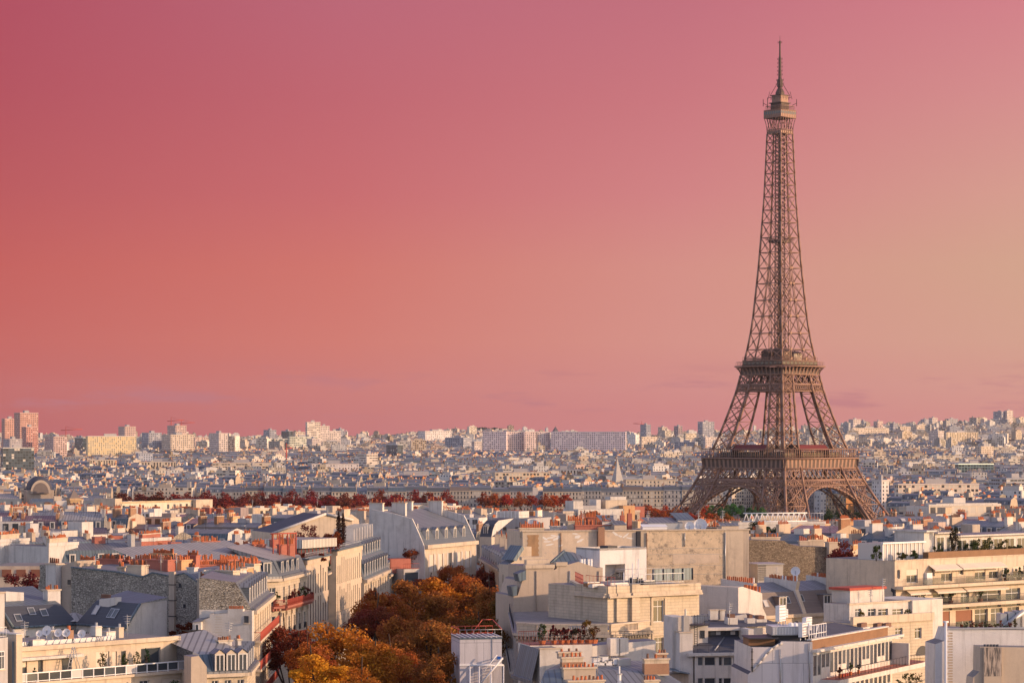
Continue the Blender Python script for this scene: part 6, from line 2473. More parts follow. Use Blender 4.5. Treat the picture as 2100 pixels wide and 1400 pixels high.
# low zinc street roofs on the west side, between the trees and the big wall
for i, (xa, Ya, xb, Yb, yt, lb) in enumerate(((1052, 500, 1024, 560, 1172, 'low zinc roof with lit dormer row edging the avenue trees, nearer one'), (1024, 562, 985, 612, 1150, 'low zinc roof with lit dormer row edging the avenue trees, further one'))):
 P = PL(xb, Yb, xa, Ya)
 H = House('zinc_street_house', lb, 'house', (*P.p, 20))
 ZE = P.sz(xa, yt + 16)[1]
 body(H, P, 0, P.L, 0, 13, 20, ZE, 'cream_plaster', 'cream_plaster', grid_holes(0, P.L, 9, [ZE - 4.2, ZE - 8], 1.2, 2.4, .6))
 hole_windows(H, P, grid_holes(0, P.L, 9, [ZE - 4.2, ZE - 8], 1.2, 2.4, .6))
 mroof(H, P, 0, P.L, 0, ZE, 2.6, 1.2, ZE + 4.2, 13, 'slate', 'zinc')
 for k in range(9):
  dormer(H, P, (k + .5) * P.L / 9, .25, ZE + .3, ZE + 2.4, 1.3, 1.2, cheek='white_plaster')
 for k in range(4):
  chimney(H, P, P.L * (k + .3) / 4, P.L * (k + .3) / 4 + .8, 3, 8, ZE + 2, ZE + 5.4, 'cream_plaster', 'terracotta', n=5)
EXCL += [(-8, 25, 480, 618)]
# ------------------------------------------------------------------ houses on the west side of the avenue
R6 = random.Random(9)

# --- tall house with the broad blank party wall
P = PL(1072, 430, 1536, 438)
H = House('blank_wall_house', 'tall house showing a broad windowless wall of stained patched render below red chimneys', 'house', (*P.p, 22))
zt = P.sz(1072, 1090)[1]
xs = [1072, 1112, 1224, 1239, 1304, 1314, 1327, 1485, 1524, 1536]
mm_ = ['cream_plaster', 'patchy_render', 'dark_felt', 'patchy_render', 'dark_felt', 'cream_plaster', 'flaking_render', 'cream_plaster', 'beige_plaster']
m = P.mb()
S = [P.sz(x_, 1150)[0] for x_ in xs]
for a, b, k in zip(S, S[1:], mm_):
 m.face([(a, 0, 22), (b, 0, 22), (b, 0, zt), (a, 0, zt)], k)
m.box(S[0], S[-1], 12, 12.3, 22, zt, 'beige_plaster')
m.face([(S[-1], 0, 22), (S[-1], 12, 22), (S[-1], 12, zt), (S[-1], 0, zt)], 'beige_plaster')
m.face([(S[0], 12, 22), (S[0], 0, 22), (S[0], 0, zt), (S[0], 12, zt)], 'cream_plaster')
m.face([(S[0], 0, zt - .05), (S[-1], 0, zt - .05), (S[-1], 12, zt - .05), (S[0], 12, zt - .05)], 'gravel_roof')
H.part('party_wall', m)
m = P.mb()
m.box(S[0] - .15, S[-1] + .15, -.18, .5, zt, zt + .22, 'cream_plaster', bottom=True)
H.part('coping', m)
# quoined brick panel, flue stacks, stain bands
a, b = P.sz(1081, 1140), P.sz(1105, 1096)
m = P.mb()
n_ = 9
for k in range(n_):
 z0, z1 = a[1] + (b[1] - a[1]) * k / n_, a[1] + (b[1] - a[1]) * (k + 1) / n_
 e = .12 if k % 2 else 0
 m.face([(a[0] + e, -.03, z0), (b[0] - e, -.03, z0), (b[0] - e, -.03, z1), (a[0] + e, -.03, z1)], 'ochre_brick')
H.part('brick_panel', m)
for (x0, x1, y0, y1, k, d_) in ((1225, 1238, 1080, 1150, 'brick', .7), (1305, 1313, 1090, 1140, 'dark_metal', .35), (1485.5, 1523.5, 1088, 1240, 'cream_plaster', .06)):
 a, b = P.sz(x0, y1), P.sz(x1, y0)
 m = P.mb()
 m.box(a[0], b[0], -d_, 0, a[1] - (8 if d_ < .5 else 0), b[1], k)
 H.part('flue', m)
for y_ in (1125, 1137, 1160, 1178):
 m = P.mb()
 a, b = P.sz(1327, y_), P.sz(1485, y_)
 m.box(a[0], b[0], -.03, 0, a[1], a[1] + .06, 'concrete', bottom=True)
 H.part('string_course', m)
a, b = P.sz(1380, 1155), P.sz(1475, 1134)
m = P.mb()
m.face([(a[0], -.02, a[1]), (b[0], -.02, a[1]), (b[0], -.02, b[1]), (a[0], -.02, b[1])], 'patchy_render')
H.part('repaired_patch', m)
m = P.mb()
for (x_, y_) in ((1118, 1104), (1123, 1110), (1130, 1102), (1136, 1098), (1141, 1104), (1146, 1100), (1185, 1100), (1190, 1108), (1150, 1118), (1262, 1094), (1272, 1099), (1284, 1097), (1292, 1103), (1180, 1094), (1128, 1116)):
 a = P.sz(x_, y_)
 w_, h_, r_ = R6.uniform(.3, .8), R6.uniform(.12, .3), R6.uniform(-.8, .8)
 c_, s_ = math.cos(r_), math.sin(r_)
 m.face([(a[0] + u * w_ * c_ - v * h_ * s_, -.015, a[1] + u * w_ * s_ + v * h_ * c_) for u, v in ((-1, -.6), (.2, -1), (1, .2), (.4, 1), (-.8, .7))], 'white_render_marks')
H.part('plaster_scars', m)
for (xa, xb, yt, o_, mt, n, rws, pt_) in ((1066, 1116, 1084, 1.0, 'cream_plaster', 14, 1, 'terracotta'), (1165, 1200, 1070, 8, 'cream_plaster', 9, 1, 'terracotta'), (1192, 1232, 1062, 9.5, 'red_plaster', 13, 2, 'terracotta'), (1180, 1255, 1078, 4, 'red_plaster', 20, 1, 'terracotta'), (1232, 1252, 1072, 6, 'red_plaster', 6, 1, 'terracotta'),
          (1268, 1282, 1079, 5, 'red_plaster', 6, 1, 'terracotta'), (1130, 1148, 1080, 7, 'white_plaster', 8, 2, 'terracotta'), (1442, 1470, 1082, 5, 'brick', 7, 1, 'terracotta')):
 a, b = P.sz(xa, yt, o_), P.sz(xb, yt, o_)
 chimney(H, P, a[0], b[0], o_, o_ + .9, zt - 1, a[1], mt, pt_, n=n, rows=rws, rng=R6, cap=mt if mt != 'brick' else 'cream_plaster', ph=.9)
for x_, yt in ((1277, 1056), (1292, 1052)):
 a = P.sz(x_, yt, 6)
 m = P.mb()
 m.box(a[0] - .35, a[0] + .35, 6, 6.7, zt - .5, a[1], 'red_plaster')
 m.cyl(a[0], 6.35, a[1], a[1] + .7, .15, 'terracotta', 7)
 H.part('tall_flue', m)
for (x_, y_, r_) in ((1092, 1078, 1.2), (1414, 1078, .8), (1436, 1076, 1.15), (1437, 1086, .6)):
 a = P.sz(x_, y_, 3)
 x, y, _ = P.at(a[0], 3, 0)
 dish_part(H, x, y, zt, r_, (-.2, -.9, .3), max(.6, a[1] - zt))
for (x0, x1, o0, o1, h_, k, t_) in ((1260, 1285, 2, 5, 1.3, 'cream_plaster', 'zinc'), (1330, 1400, 4, 9, 1.6, 'grey_metal', 'zinc'), (1318, 1368, 2.5, 4, .8, 'white_metal', 'white_metal'), (1390, 1425, 5, 10, 2.2, 'grey_plaster', 'zinc_blue'), (1235, 1262, 4, 8, 2.0, 'white_plaster', 'zinc'), (1480, 1515, 2, 4, .9, 'cream_plaster', 'zinc')):
 a, b = P.sz(x0, 1088, o0)[0], P.sz(x1, 1088, o0)[0]
 m = P.mb()
 m.box(a, b, o0, o1, zt - .1, zt + h_ * .7, k)
 m.face([(a - .1, o0 - .1, zt + h_ * .7), (b + .1, o0 - .1, zt + h_ * .7), (b + .1, o1, zt + h_ * 1.2), (a - .1, o1, zt + h_ * 1.2)], t_)
 H.part('roof_hut', m)
for x_ in (1150, 1210, 1345, 1450, 1500):
 x, y, _ = P.at(P.sz(x_, 1088)[0], 5, 0)
 aerial_part(H, x, y, zt, 3.2, R6.uniform(0, 1))
# side wall sloping to the street on its left
PLw = PL(1054, 428, 1074, 429)
m = PLw.mb()
extr(m, [(s_, max(z, 22)) for s_, z in ppoly(PLw, [(1043, 1500), (1043, 1157), (1055, 1150), (1068, 1128), (1073, 1120), (1090, 1120), (1090, 1500)])], 0, 3, 'cream_plaster', 'cream_plaster', 'zinc_blue')
H.part('side_wing', m)
m = PLw.mb()
pp = ppoly(PLw, [(1048, 1148), (1055, 1150), (1071, 1124), (1067, 1118)])
extr(m, pp, -.6, 3, 'zinc_blue', 'zinc_blue', 'zinc_blue')
H.part('side_roof', m)

for x_ in (1150, 1326, 1404, 1487):
 a = P.sz(x_, 1095)
 rainpipe(H, P, x_, 1092, 1190 if x_ != 1404 else 1120, m='dark_pot' if x_ < 1400 else 'grey_metal')
# --- pinkish stepped party wall in front
P = PL(1052, 384, 1236, 388)
H = House('stepped_wall_house', 'house end with plain pinkish stepped gable wall and small blue zinc roof pieces', 'house', (*P.p, 22))
m = P.mb()
G = [(1052, 1500), (1053, 1222), (1062, 1220), (1071, 1191), (1079, 1187), (1079, 1161), (1136, 1161), (1136, 1168), (1142, 1165), (1142, 1155), (1160, 1155), (1162, 1158), (1186, 1151), (1222, 1163), (1236, 1163), (1236, 1500)]
extr(m, [(s_, max(z, 22)) for s_, z in ppoly(P, G)], 0, 9, 'cream_plaster', 'beige_plaster', 'zinc')
H.part('gable_wall', m)
H.root.children[0].data.materials[0] = MATS['beige_plaster']
for (x0, x1, y0, y1, o_) in ((1078, 1138, 1161, 1157, -.25), (1080, 1128, 1153, 1147, 1.5), (1070, 1114, 1144, 1141, 3.0), (1141, 1164, 1156, 1152, -.2)):
 a, b = P.sz(x0, y0, o_), P.sz(x1, y1, o_)
 m = P.mb()
 m.box(a[0], b[0], o_, o_ + 1.2, a[1] - .3, b[1], 'cream_plaster', bottom=True)
 H.part('coping', m)
m = P.mb()
a = [P.sz(x_, y_, 3) for x_, y_ in ((1128, 1155), (1170, 1131), (1181, 1133), (1186, 1150), (1150, 1160))]
m.face([(a[0][0], 3, a[0][1]), (a[3][0], 3, a[3][1]), (a[2][0], 6, a[2][1]), (a[1][0], 6, a[1][1])], 'zinc_blue')
m.face([(a[3][0], 3, a[3][1]), (a[3][0] + 2.2, 3, a[3][1] + .1), (a[2][0] + .5, 6, a[2][1]), (a[2][0], 6, a[2][1])], 'zinc')
m.beam((a[0][0], 3, a[0][1]), (a[1][0], 6, a[1][1]), .3, 'zinc_blue')
H.part('roof', m)
for o_, x_ in ((2, 1192), (2.6, 1198), (3, 1206), (2.2, 1212)):
 a = P.sz(x_, 1150, o_)
 m = P.mb()
 m.cyl(a[0], o_, a[1] - .8, a[1] + .3, .22, 'white_metal', 8)
 H.part('roof_vent', m)
m = P.mb()
pp = ppoly(P, [(1049, 1202), (1062, 1200), (1060, 1220), (1052, 1222)], -.4)
extr(m, pp, -.4, 2, 'zinc_blue', 'zinc_blue', 'zinc_blue')
pp = ppoly(P, [(1062, 1176), (1078, 1169), (1079, 1188), (1066, 1192)], -.4)
extr(m, pp, -.4, 2, 'zinc_blue', 'zinc_blue', 'zinc_blue')
H.part('side_mansard', m)

for x_ in (1100, 1168, 1228):
 rainpipe(H, P, x_, 1170, 1270, m='beige_plaster' if x_ != 1168 else 'grey_metal')
# --- white cube roof room
P = PL(1230, 396, 1326, 401)
H = House('white_cube_roof_room', 'plain white cube shaped roof room with a square recess over its dark stair', 'roof room', (*P.p, 47))
zt, zb = P.sz(1240, 1124)[1], P.sz(1240, 1189)[1]
a, b = P.sz(1241, 1157), P.sz(1282, 1189)
m = P.mb()
holed(m, 0, P.L, zb - 2, zt, [(a[0], b[0], b[1], a[1])], 'white_brick', 0, 2.6, 'white_brick')
m.face([(a[0], 2.6, b[1]), (b[0], 2.6, b[1]), (b[0], 2.6, a[1]), (a[0], 2.6, a[1])], 'white_brick')
m.face([(P.L, 0, zb - 2), (P.L, 6, zb - 2), (P.L, 6, zt), (P.L, 0, zt)], 'white_brick')
m.face([(0, 6, zb - 2), (0, 0, zb - 2), (0, 0, zt), (0, 6, zt)], 'white_brick')
m.face([(0, 0, zt - .35), (P.L, 0, zt - .35), (P.L, 6, zt - .35), (0, 6, zt - .35)], 'gravel_roof')
for (p, q, r, t) in ((0, P.L, .0, .3), (0, P.L, 5.7, 6), (0, .3, .3, 5.7), (P.L - .3, P.L, .3, 5.7)):
 m.box(p, q, r, t, zt - .3, zt + .004, 'white_plaster')
H.part('wall', m)
m = P.mb()
m.box(3.0, 4.8, 2.0, 4.0, zt - .3, zt + .25, 'dark_metal')
H.part('roof_hatch', m)
m = P.mb()
m.beam((a[0] + .3, .5, b[1]), (b[0] - 1.0, .5, b[1] + 1.1), .25, 'dark_metal')
m.beam((b[0] - 1.3, .4, b[1] + 1.1), (b[0] - .1, .4, b[1] + 1.1), .2, 'dark_metal')
for k in range(4):
 m.beam((b[0] - 1.2 + k * .35, .4, b[1]), (b[0] - 1.2 + k * .35, .4, b[1] + 1.1), .12, 'dark_metal')
H.part('stair', m)

# --- big cream stone house: upper wing with cornice and roof terrace, lower wing with balustrade
PA = PL(1171, 378, 1187, 368)      # face turned to the east
PB = PL(1187, 368, 1246, 362)
PC = PL(1246, 362, 1434, 371)
H = House('balustrade_stone_house', 'large sunlit cream stone house with balustraded terrace, dentil cornice and railed flat roof', 'house', (*PC.p, 22))
zt = PC.sz(1300, 1203)[1]
zl = PC.sz(1300, 1290)[1]
hc = []
a, b = PC.sz(1340, 1275), PC.sz(1361, 1230)
hc.append((a[0], b[0], a[1], b[1]))
a2, b2 = PC.sz(1342, 1341), PC.sz(1361, 1306)
hc.append((a2[0], b2[0], a2[1], b2[1]))
hc.append((a2[0], b2[0], a2[1] - 5.2, b2[1] - 5.2))
body(H, PC, 0, PC.L, 0, 14, 22, zt, 'ashlar', 'ashlar', hc)
hole_windows(H, PC, hc, style='french')
for h_ in hc[:2]:
 m = PC.mb()
 for s_ in (h_[0] - .45, h_[1] + .15):
  m.box(s_, s_ + .3, -.12, 0, h_[2] - .4, h_[3] + .3, 'cream_plaster')
 m.box(h_[0] - .45, h_[1] + .45, -.15, 0, h_[3] + .3, h_[3] + .55, 'cream_plaster', bottom=True)
 H.part('window_surround', m)
w = PB.mb()
a, b = PB.sz(1231, 1276), PB.sz(1240, 1233)
hb = [(a[0], b[0], a[1], b[1])]
holed(w, 0, PB.L, 22, zt, hb, 'ashlar_shaded')
H.part('wall', w)
hole_windows(H, PB, hb, style='french')
w = PA.mb()
w.face([(0, 0, 22), (PA.L, 0, 22), (PA.L, 0, zt), (0, 0, zt)], 'ashlar_shaded')
for k in range(3):
 s_ = 1.5 + k * 3.2
 w.box(s_, s_ + 1.0, -.3, 0, zl, zt - 1, 'ashlar_shaded')
H.part('wall', w)
# roof deck
m = MB()
m.face([PA.at(0, 0, zt - .02), PA.at(PA.L, 0, zt - .02), PB.at(PB.L, 0, zt - .02), PB.at(PB.L, 14, zt - .02), PA.at(0, 4, zt - .02)], 'gravel_roof')
H.part('roof', m)
for Q in (PA, PB, PC):
 m = Q.mb()
 m.box(-.1, Q.L + .1, -.55, .3, zt - 1.1, zt - .75, 'cream_plaster', bottom=True)
 m.box(-.1, Q.L + .1, -.25, .3, zt - .75, zt + .25, 'ashlar', 'cream_plaster')
 m.box(-.1, Q.L + .1, -.75, .3, zt - 1.35, zt - 1.1, 'cream_plaster', 'zinc', bottom=True)
 H.part('cornice', m)
for (x0, x1, pr, k) in ((1262, 1270, .35, 'ashlar'), (1292, 1308, .5, 'ashlar')):
 a, b = PC.sz(x0, 1240)[0], PC.sz(x1, 1240)[0]
 m = PC.mb()
 m.box(a, b, -pr, 0, zl + 1.2, zt + .4, k)
 m.box(a - .05, b + .05, -pr - .3, 0, zt - 1.1, zt - .75, 'cream_plaster', bottom=True)
 H.part('pilaster', m)
m = PC.mb()
for (a_, b_, o_) in ((0, PC.L, .25),):
 railing(m, PC.sz(1306, 1200)[0], PC.L - .4, zt + .1, 1.4, 3.0, 'white_metal', 1.0)
 railing(m, PC.sz(1306, 1200)[0], PC.L - .4, zt + .1, 2.0, 6.0, 'grey_metal', 1.6)
H.part('railing', m)
m = PB.mb()
railing(m, 0, PB.L, zt + .1, 1.3, 1.2, 'crane_red', .9)
H.part('railing', m)
m = PA.mb()
railing(m, 0, PA.L, zt + .1, 1.3, .6, 'crane_red', .5)
m.beam((0, .6, zt + .8), (PA.L, .6, zt + .8), .09, 'crane_red')
H.part('railing', m)
for x_, hh in ((1345, 3.6), (1333, 3.0), (1315, 1.8)):
 m = PC.mb()
 s_ = PC.sz(x_, 1200)[0]
 m.beam((s_, 4, zt), (s_, 4, zt + hh), .14, 'white_metal')
 H.part('pole', m)
m = PC.mb()
a, b = PC.sz(1340, 1190, 10)[0], PC.sz(1420, 1190, 10)[0]
m.box(a, b, 10, 10.3, zt, zt + 1.7, 'zinc_blue')
for k in range(5):
 s_ = a + (b - a) * k / 4
 m.beam((s_, 9.9, zt), (s_, 9.9, zt + 1.7), .12, 'dark_metal')
H.part('glazed_screen', m)
for (x0, x1, o_, h_, k) in ((1252, 1290, 2, .4, 'white_plaster'), (1298, 1318, 4, .9, 'dark_metal'), (1320, 1345, 3, .5, 'dark_metal'), (1205, 1232, 4, .5, 'wood'), (1215, 1240, 2, .35, 'white_plaster')):
 a, b = PC.sz(x0, 1200, o_)[0], PC.sz(x1, 1200, o_)[0]
 m = PC.mb()
 m.box(a, b, o_, o_ + 1, zt, zt + h_, k)
 m.box(a + .1, b - .1, o_ + .1, o_ + .9, zt + h_, zt + h_ + .12, 'grey_metal')
 H.part('roof_hatch', m)
# lower wing
zf = PL(1062, 352, 1118, 346).sz(1090, 1290)[1]
QA = PL(1062, 346, 1118, 343.5)
QB = PL(1118, 343.5, 1250, 343)
QC = PL(1250, 343, 1330, 350)
QL = PL(1040, 440, 1062, 346)
for Q, mt in ((QL, 'ashlar_shaded'), (QA, 'ashlar'), (QB, 'ashlar'), (QC, 'ashlar')):
 w = Q.mb()
 hs = []
 if Q is QA:
  a, b = Q.sz(1092, 1345), Q.sz(1098, 1308)
  hs = [(a[0], b[0], a[1], b[1])]
 elif Q is QL:
  hs = grid_holes(2, Q.L - 2, 16, [zf - 5.2, zf - 9.4, zf - 13.6], 1.3, 2.6, .5)
 holed(w, 0, Q.L, 22, zf, hs, mt)
 H.part('lower_wall', w)
 if Q is not QL:
  hole_windows(H, Q, hs, style='french')
 else:
  hole_windows(H, Q, hs[-12:], style='french')
 m = Q.mb()
 m.box(-.1, Q.L + .1, -.7, .2, zf - .55, zf - .2, 'cream_plaster', 'zinc', bottom=True)
 m.box(-.1, Q.L + .1, -.2, .2, zf - 1.5, zf - 1.25, 'cream_plaster', bottom=True)
 nd = int(Q.L / .62)
 for k in range(nd):
  m.box(k * .62 + .1, k * .62 + .42, -.5, 0, zf - .95, zf - .55, 'cream_plaster', bottom=True)
 H.part('cornice', m)
 m = Q.mb()
 bal = int(Q.L / .3)
 if Q is not QL:
  m.box(0, Q.L, -.3, .1, zf - .2, zf + .12, 'cream_plaster')
  m.box(0, Q.L, -.32, .12, zf + .95, zf + 1.15, 'cream_plaster', bottom=True)
  for k in range(bal):
   s_ = k * .3
   if (int(s_ / 2.9)) % 2:
    m.box(s_ + .08, s_ + .2, -.15, -.03, zf + .12, zf + .95, 'cream_plaster')
   else:
    m.box(s_, s_ + .3, -.25, .06, zf + .12, zf + .95, 'ashlar')
  H.part('balustrade', m)
 else:
  railing(m, 0, Q.L, zf, 1.0, -.5, 'dark_metal', .4)
  H.part('railing', m)
  m = Q.mb()
  m.box(0, Q.L, -1.1, 0, zf - 5.6, zf - 5.3, 'ashlar_shaded', bottom=True)
  railing(m, 0, Q.L, zf - 5.3, 1.0, -1.0, 'dark_metal', .4)
  H.part('balcony', m)
m = MB()
m.face([QA.at(0, 0, zf - .03), QC.at(QC.L, 0, zf - .03), (pX(1250, 440), 440, zf - .03), QL.at(0, 0, zf - .03)], 'gravel_roof')
H.part('terrace_floor', m)
for k in range(8):
 m = QL.mb()
 m.profile([(.6, zf), (1.2, zf + 2.2), (3.4, zf + 2.6), (3.4, zf)], 4 + k * 6.2, 8.6 + k * 6.2, ['zinc_blue', 'zinc', 'zinc'], 'beige_plaster')
 H.part('attic', m)
for k in range(3):
 m = QA.mb()
 m.box(3 + k * .9, 3.7 + k * .9, 8, 9, zf, zf + .35 + .1 * k, 'grey_metal')
 m.beam((3 + k * .9, 8, zf), (5 + k * .5, 8.2, zf + .9), .08, 'dark_metal')
 H.part('scrap_metal', m)

# dark iron court stair right of it
P = PL(1434, 402, 1516, 408)
H = House('iron_stair_court', 'small courtyard building with dark iron stair and railing below the big blank wall', 'house', (*P.p, 22))
zt = P.sz(1470, 1246)[1]
m = P.mb()
m.box(0, P.L, 0, 14, 22, zt, 'beige_plaster', 'gravel_roof')
m.box(0, P.L * .55, 10, 14, zt, P.sz(1450, 1196, 10)[1], 'cream_plaster')
H.part('wall', m)
m = P.mb()
a, b = P.sz(1441, 1212, 3), P.sz(1474, 1236, 3)
m.beam((a[0], 3, a[1]), (b[0], 3, b[1]), .4, 'dark_metal')
m.beam((a[0], 3, a[1] + 1), (b[0], 3, b[1] + 1), .08, 'dark_metal')
for k in range(9):
 t = k / 8
 m.beam((a[0] + (b[0] - a[0]) * t, 3, a[1] + (b[1] - a[1]) * t), (a[0] + (b[0] - a[0]) * t, 3, a[1] + 1 + (b[1] - a[1]) * t), .06, 'dark_metal')
m.beam((b[0], 3, zt), (b[0], 3, b[1] + 1.5), .5, 'dark_metal')
H.part('stair', m)
m = P.mb()
railing(m, P.sz(1478, 1240)[0], P.L, zt, 2.2, .5, 'dark_metal', .22)
H.part('railing', m)
for k in range(5):
 a = P.sz(1440 + k * 7, 1240, 1)
 bush(*P.at(a[0], 1, 0)[:2], zt, .5 + .1 * (k % 2), .9 + .2 * (k % 3), OLIVE, ['small dry potted plant at the court stair foot', 'grey green potted plant in the stair court', 'straggly potted plant in the middle of the stair court', 'low bushy potted plant by the dark stair post', 'yellowish potted plant by the stair court railing'][k], 'potted plant', 'potted_plant', 'dark_pot', n=120)

# --- terrace of potted plants and zinc roofs at the bottom
P = PL(1107, 300, 1236, 302)
H = House('plant_terrace_house', 'white walled house topped by a planted terrace with small terracotta pots and zinc skylight roof', 'house', (*P.p, 22))
zt = P.sz(1130, 1330)[1]
s1 = P.sz(1152, 1330)[0]
m = P.mb()
m.box(0, s1, 0, 8, 22, zt, 'white_plaster', 'gravel_roof')
m.box(-.1, s1 + .1, -.1, .3, zt, zt + .15, 'cream_plaster', bottom=True)
H.part('wall', m)
m = P.mb()
m.box(0, P.L, 4, 9, 40, zt + .1, 'white_plaster', 'red_plaster')
H.part('terrace', m)
m = P.mb()
railing(m, 0, P.L, zt + .1, 1.1, 4.1, 'dark_metal', 1.2)
railing(m, 0, P.L, zt + .1, 1.3, 8.8, 'red_paint', .3)
H.part('railing', m)
m = P.mb()
pp = ppoly(P, [(1085, 1385), (1107, 1333), (1108, 1400), (1085, 1420)], .4)
m.face([(-.02, .1, zt), (-.02, 8, zt), (-.9, 8, zt - 3.5), (-.9, .1, zt - 3.5)], 'zinc_blue')
m.box(-1.2, -.8, -.1, 8, zt - 3.9, zt - 3.5, 'zinc')
H.part('side_roof', m)
for k, (x_, h_, r_, cc, lb) in enumerate(((1112, 2.0, .75, (.06, .09, .03), 'round green standard bush at the camera left end of the plant terrace'), (1136, 1.9, .6, DKRED, 'thin dark red potted shrub on the plant terrace'), (1152, 1.6, .7, (.09, .02, .02), 'dark potted shrub second along the plant terrace'), (1163, 1.5, .7, DKRED, 'wine red potted shrub in the middle of the plant terrace'), (1176, 1.6, .8, (.045, .035, .02), 'dark broad potted shrub on the plant terrace'),
          (1191, 1.8, .7, (.10, .03, .02), 'reddish potted shrub near the tall grassy bush'), (1208, 2.5, 1.0, (.16, .09, .02), 'tall orange green grassy bush on the plant terrace'), (1218, 1.7, .9, (.12, .05, .02), 'rust coloured potted bush at the white wall end of the plant terrace'))):
 a = P.sz(x_, 1325, 5.2)
 x, y, _ = P.at(a[0], 5.2, 0)
 bush(x, y, zt + .1, r_, h_, cc, lb, 'potted shrub', 'potted_shrub', 'terracotta', n=420, leaf=.2)
P = PL(1180, 308, 1350, 312)
m = P.mb()
pp = [(s_, max(z, 22)) for s_, z in ppoly(P, [(1168, 1500), (1168, 1342), (1190, 1327), (1245, 1320), (1345, 1312), (1345, 1500)])]
extr(m, pp, 0, 3, 'white_plaster', 'white_plaster', 'zinc_blue')
H2 = House('white_back_house', 'white rendered house end with twin pale flues beneath the balustrade', 'house', (*P.p, 22))
H2.part('gable_wall', m)
for x0, x1 in ((1252, 1270), (1272, 1289)):
 a, b = P.sz(x0, 1344, -.9), P.sz(x1, 1308, -.9)
 m = P.mb()
 m.box(a[0], b[0], -.9, .2, a[1], b[1], 'white_plaster', bottom=True)
 H2.part('flue', m)
m = P.mb()
a, b = P.sz(1262, 1305), P.sz(1345, 1312)
railing(m, a[0], b[0], a[1], .5, 1.2, 'dark_metal', .6)
H2.part('railing', m)
# zinc roofscape
P = PL(1105, 288, 1392, 292)
H = House('zinc_roofscape_house', 'blue grey zinc roof with banded chimney stacks and short orange pots at the bottom edge', 'house', (*P.p, 22))
m = P.mb()
z0 = P.sz(1250, 1400)[1]
k_ = lambda x_, y_, o_: (P.sz(x_, y_, o_)[0], o_, P.sz(x_, y_, o_)[1])
m.face([k_(1108, 1400, 0), k_(1190, 1400, 0), k_(1196, 1362, 5), k_(1118, 1374, 5)], 'zinc_blue')
m.face([k_(1118, 1374, 5), k_(1196, 1362, 5), k_(1196, 1352, 9), k_(1150, 1358, 9)], 'zinc')
m.face([k_(1190, 1440, -3), k_(1405, 1440, -3), k_(1338, 1374, 5), k_(1222, 1374, 5)], 'zinc')
m.face([k_(1222, 1374, 5), k_(1338, 1374, 5), k_(1322, 1354, 11), k_(1225, 1354, 11)], 'zinc')
m.face([k_(1338, 1374, 5), k_(1405, 1440, -3), k_(1400, 1400, 5), k_(1345, 1366, 11)], 'zinc_blue')
m.face([k_(1190, 1440, -3), k_(1222, 1374, 5), k_(1196, 1374, 5), k_(1170, 1440, -3)], 'zinc_blue')
m.box(0, P.L, -3, 11, 22, z0 - 3.5, 'cream_plaster')
H.part('roof', m)
def chpx(x0, x1, yt, yb, o_, mt, n, band, pt_='terracotta', dd=.8):
 a, b = P.sz(x0, yb, o_), P.sz(x1, yt, o_)
 chimney(H, P, a[0], b[0], o_, o_ + dd, a[1], b[1], mt, pt_, n=n, band=band, rng=R6, ph=.42)
chpx(1156, 1222, 1370, 1410, 1, 'beige_plaster', 8, None)
chpx(1153, 1196, 1349, 1368, 5, 'cream_plaster', 5, 'brick', 'dark_pot')
chpx(1146, 1192, 1338, 1350, 7, 'beige_plaster', 3, None, 'dark_pot')
chpx(1166, 1240, 1396, 1440, -2, 'cream_plaster', 9, None)
chpx(1322, 1372, 1352, 1385, 4, 'cream_plaster', 3, 'brick', 'dark_pot')
chpx(1346, 1368, 1341, 1356, 6, 'brick', 4, None, 'dark_pot')
chpx(1322, 1352, 1396, 1440, -2, 'cream_plaster', 5, None)
m = P.mb()
a = P.sz(1270, 1382, 0)
m.cyl(a[0], 0, a[1] - 3, a[1], .22, 'white_metal', 10)
m.cyl(a[0], 0, a[1], a[1] + .12, .35, 'grey_metal', 10)
m.cyl(a[0], 0, a[1] + .12, a[1] + .9, .10, 'white_metal', 8)
H.part('flue', m)
m = P.mb()
a, b = P.sz(1267, 1370, 8), P.sz(1294, 1350, 8)
m.box(a[0], b[0], 8, 9.4, a[1], b[1], 'grey_metal')
H.part('air_duct', m)
for x_, y_ in ((1232, 1361), (1248, 1358), (1262, 1352), (1222, 1352), (1240, 1349)):
 a = P.sz(x_, y_, 8.5)
 m = P.mb()
 m.box(a[0] - .35, a[0] + .35, 8.2, 9, a[1] - .5, a[1] + .25, 'white_metal')
 m.box(a[0] - .42, a[0] + .42, 8.1, 9.1, a[1] + .25, a[1] + .32, 'zinc')
 H.part('roof_vent', m)
x, y, _ = P.at(P.sz(1236, 1380)[0], 2, 0)
aerial_part(H, x, y, z0 + .3, 2.6, .1)

# --- lavender white modern house with dark slopes
P = PL(1425, 330, 1541, 331.6)
H = House('dark_slope_white_house', 'white modern house with wide dark felt slopes, clerestory strip and grey framed windows', 'apartment block', (*P.p, 22))
zc = P.sz(1480, 1343)[1]
hs = []
for r in range(4):
 for (x0, x1) in ((1431, 1441.5), (1445, 1467), (1474, 1481.5), (1484, 1500.5), (1504, 1521)):
  a, b = P.sz(x0, 1364), P.sz(x1, 1346)
  hs.append((a[0], b[0], a[1] - r * 2.62, b[1] - r * 2.62))
body(H, P, 0, P.L, 0, 14, 22, zc, 'white_plaster', 'white_plaster', hs)
hole_windows(H, P, hs, depth=.2, style='grey')
m = P.mb()
m.box(-1.0, P.L + .2, -.5, .2, zc, zc + .35, 'white_plaster', bottom=True)
H.part('cornice', m)
m = P.mb()
zs1 = P.sz(1480, 1304, 4)[1]
zs0 = zc + .36
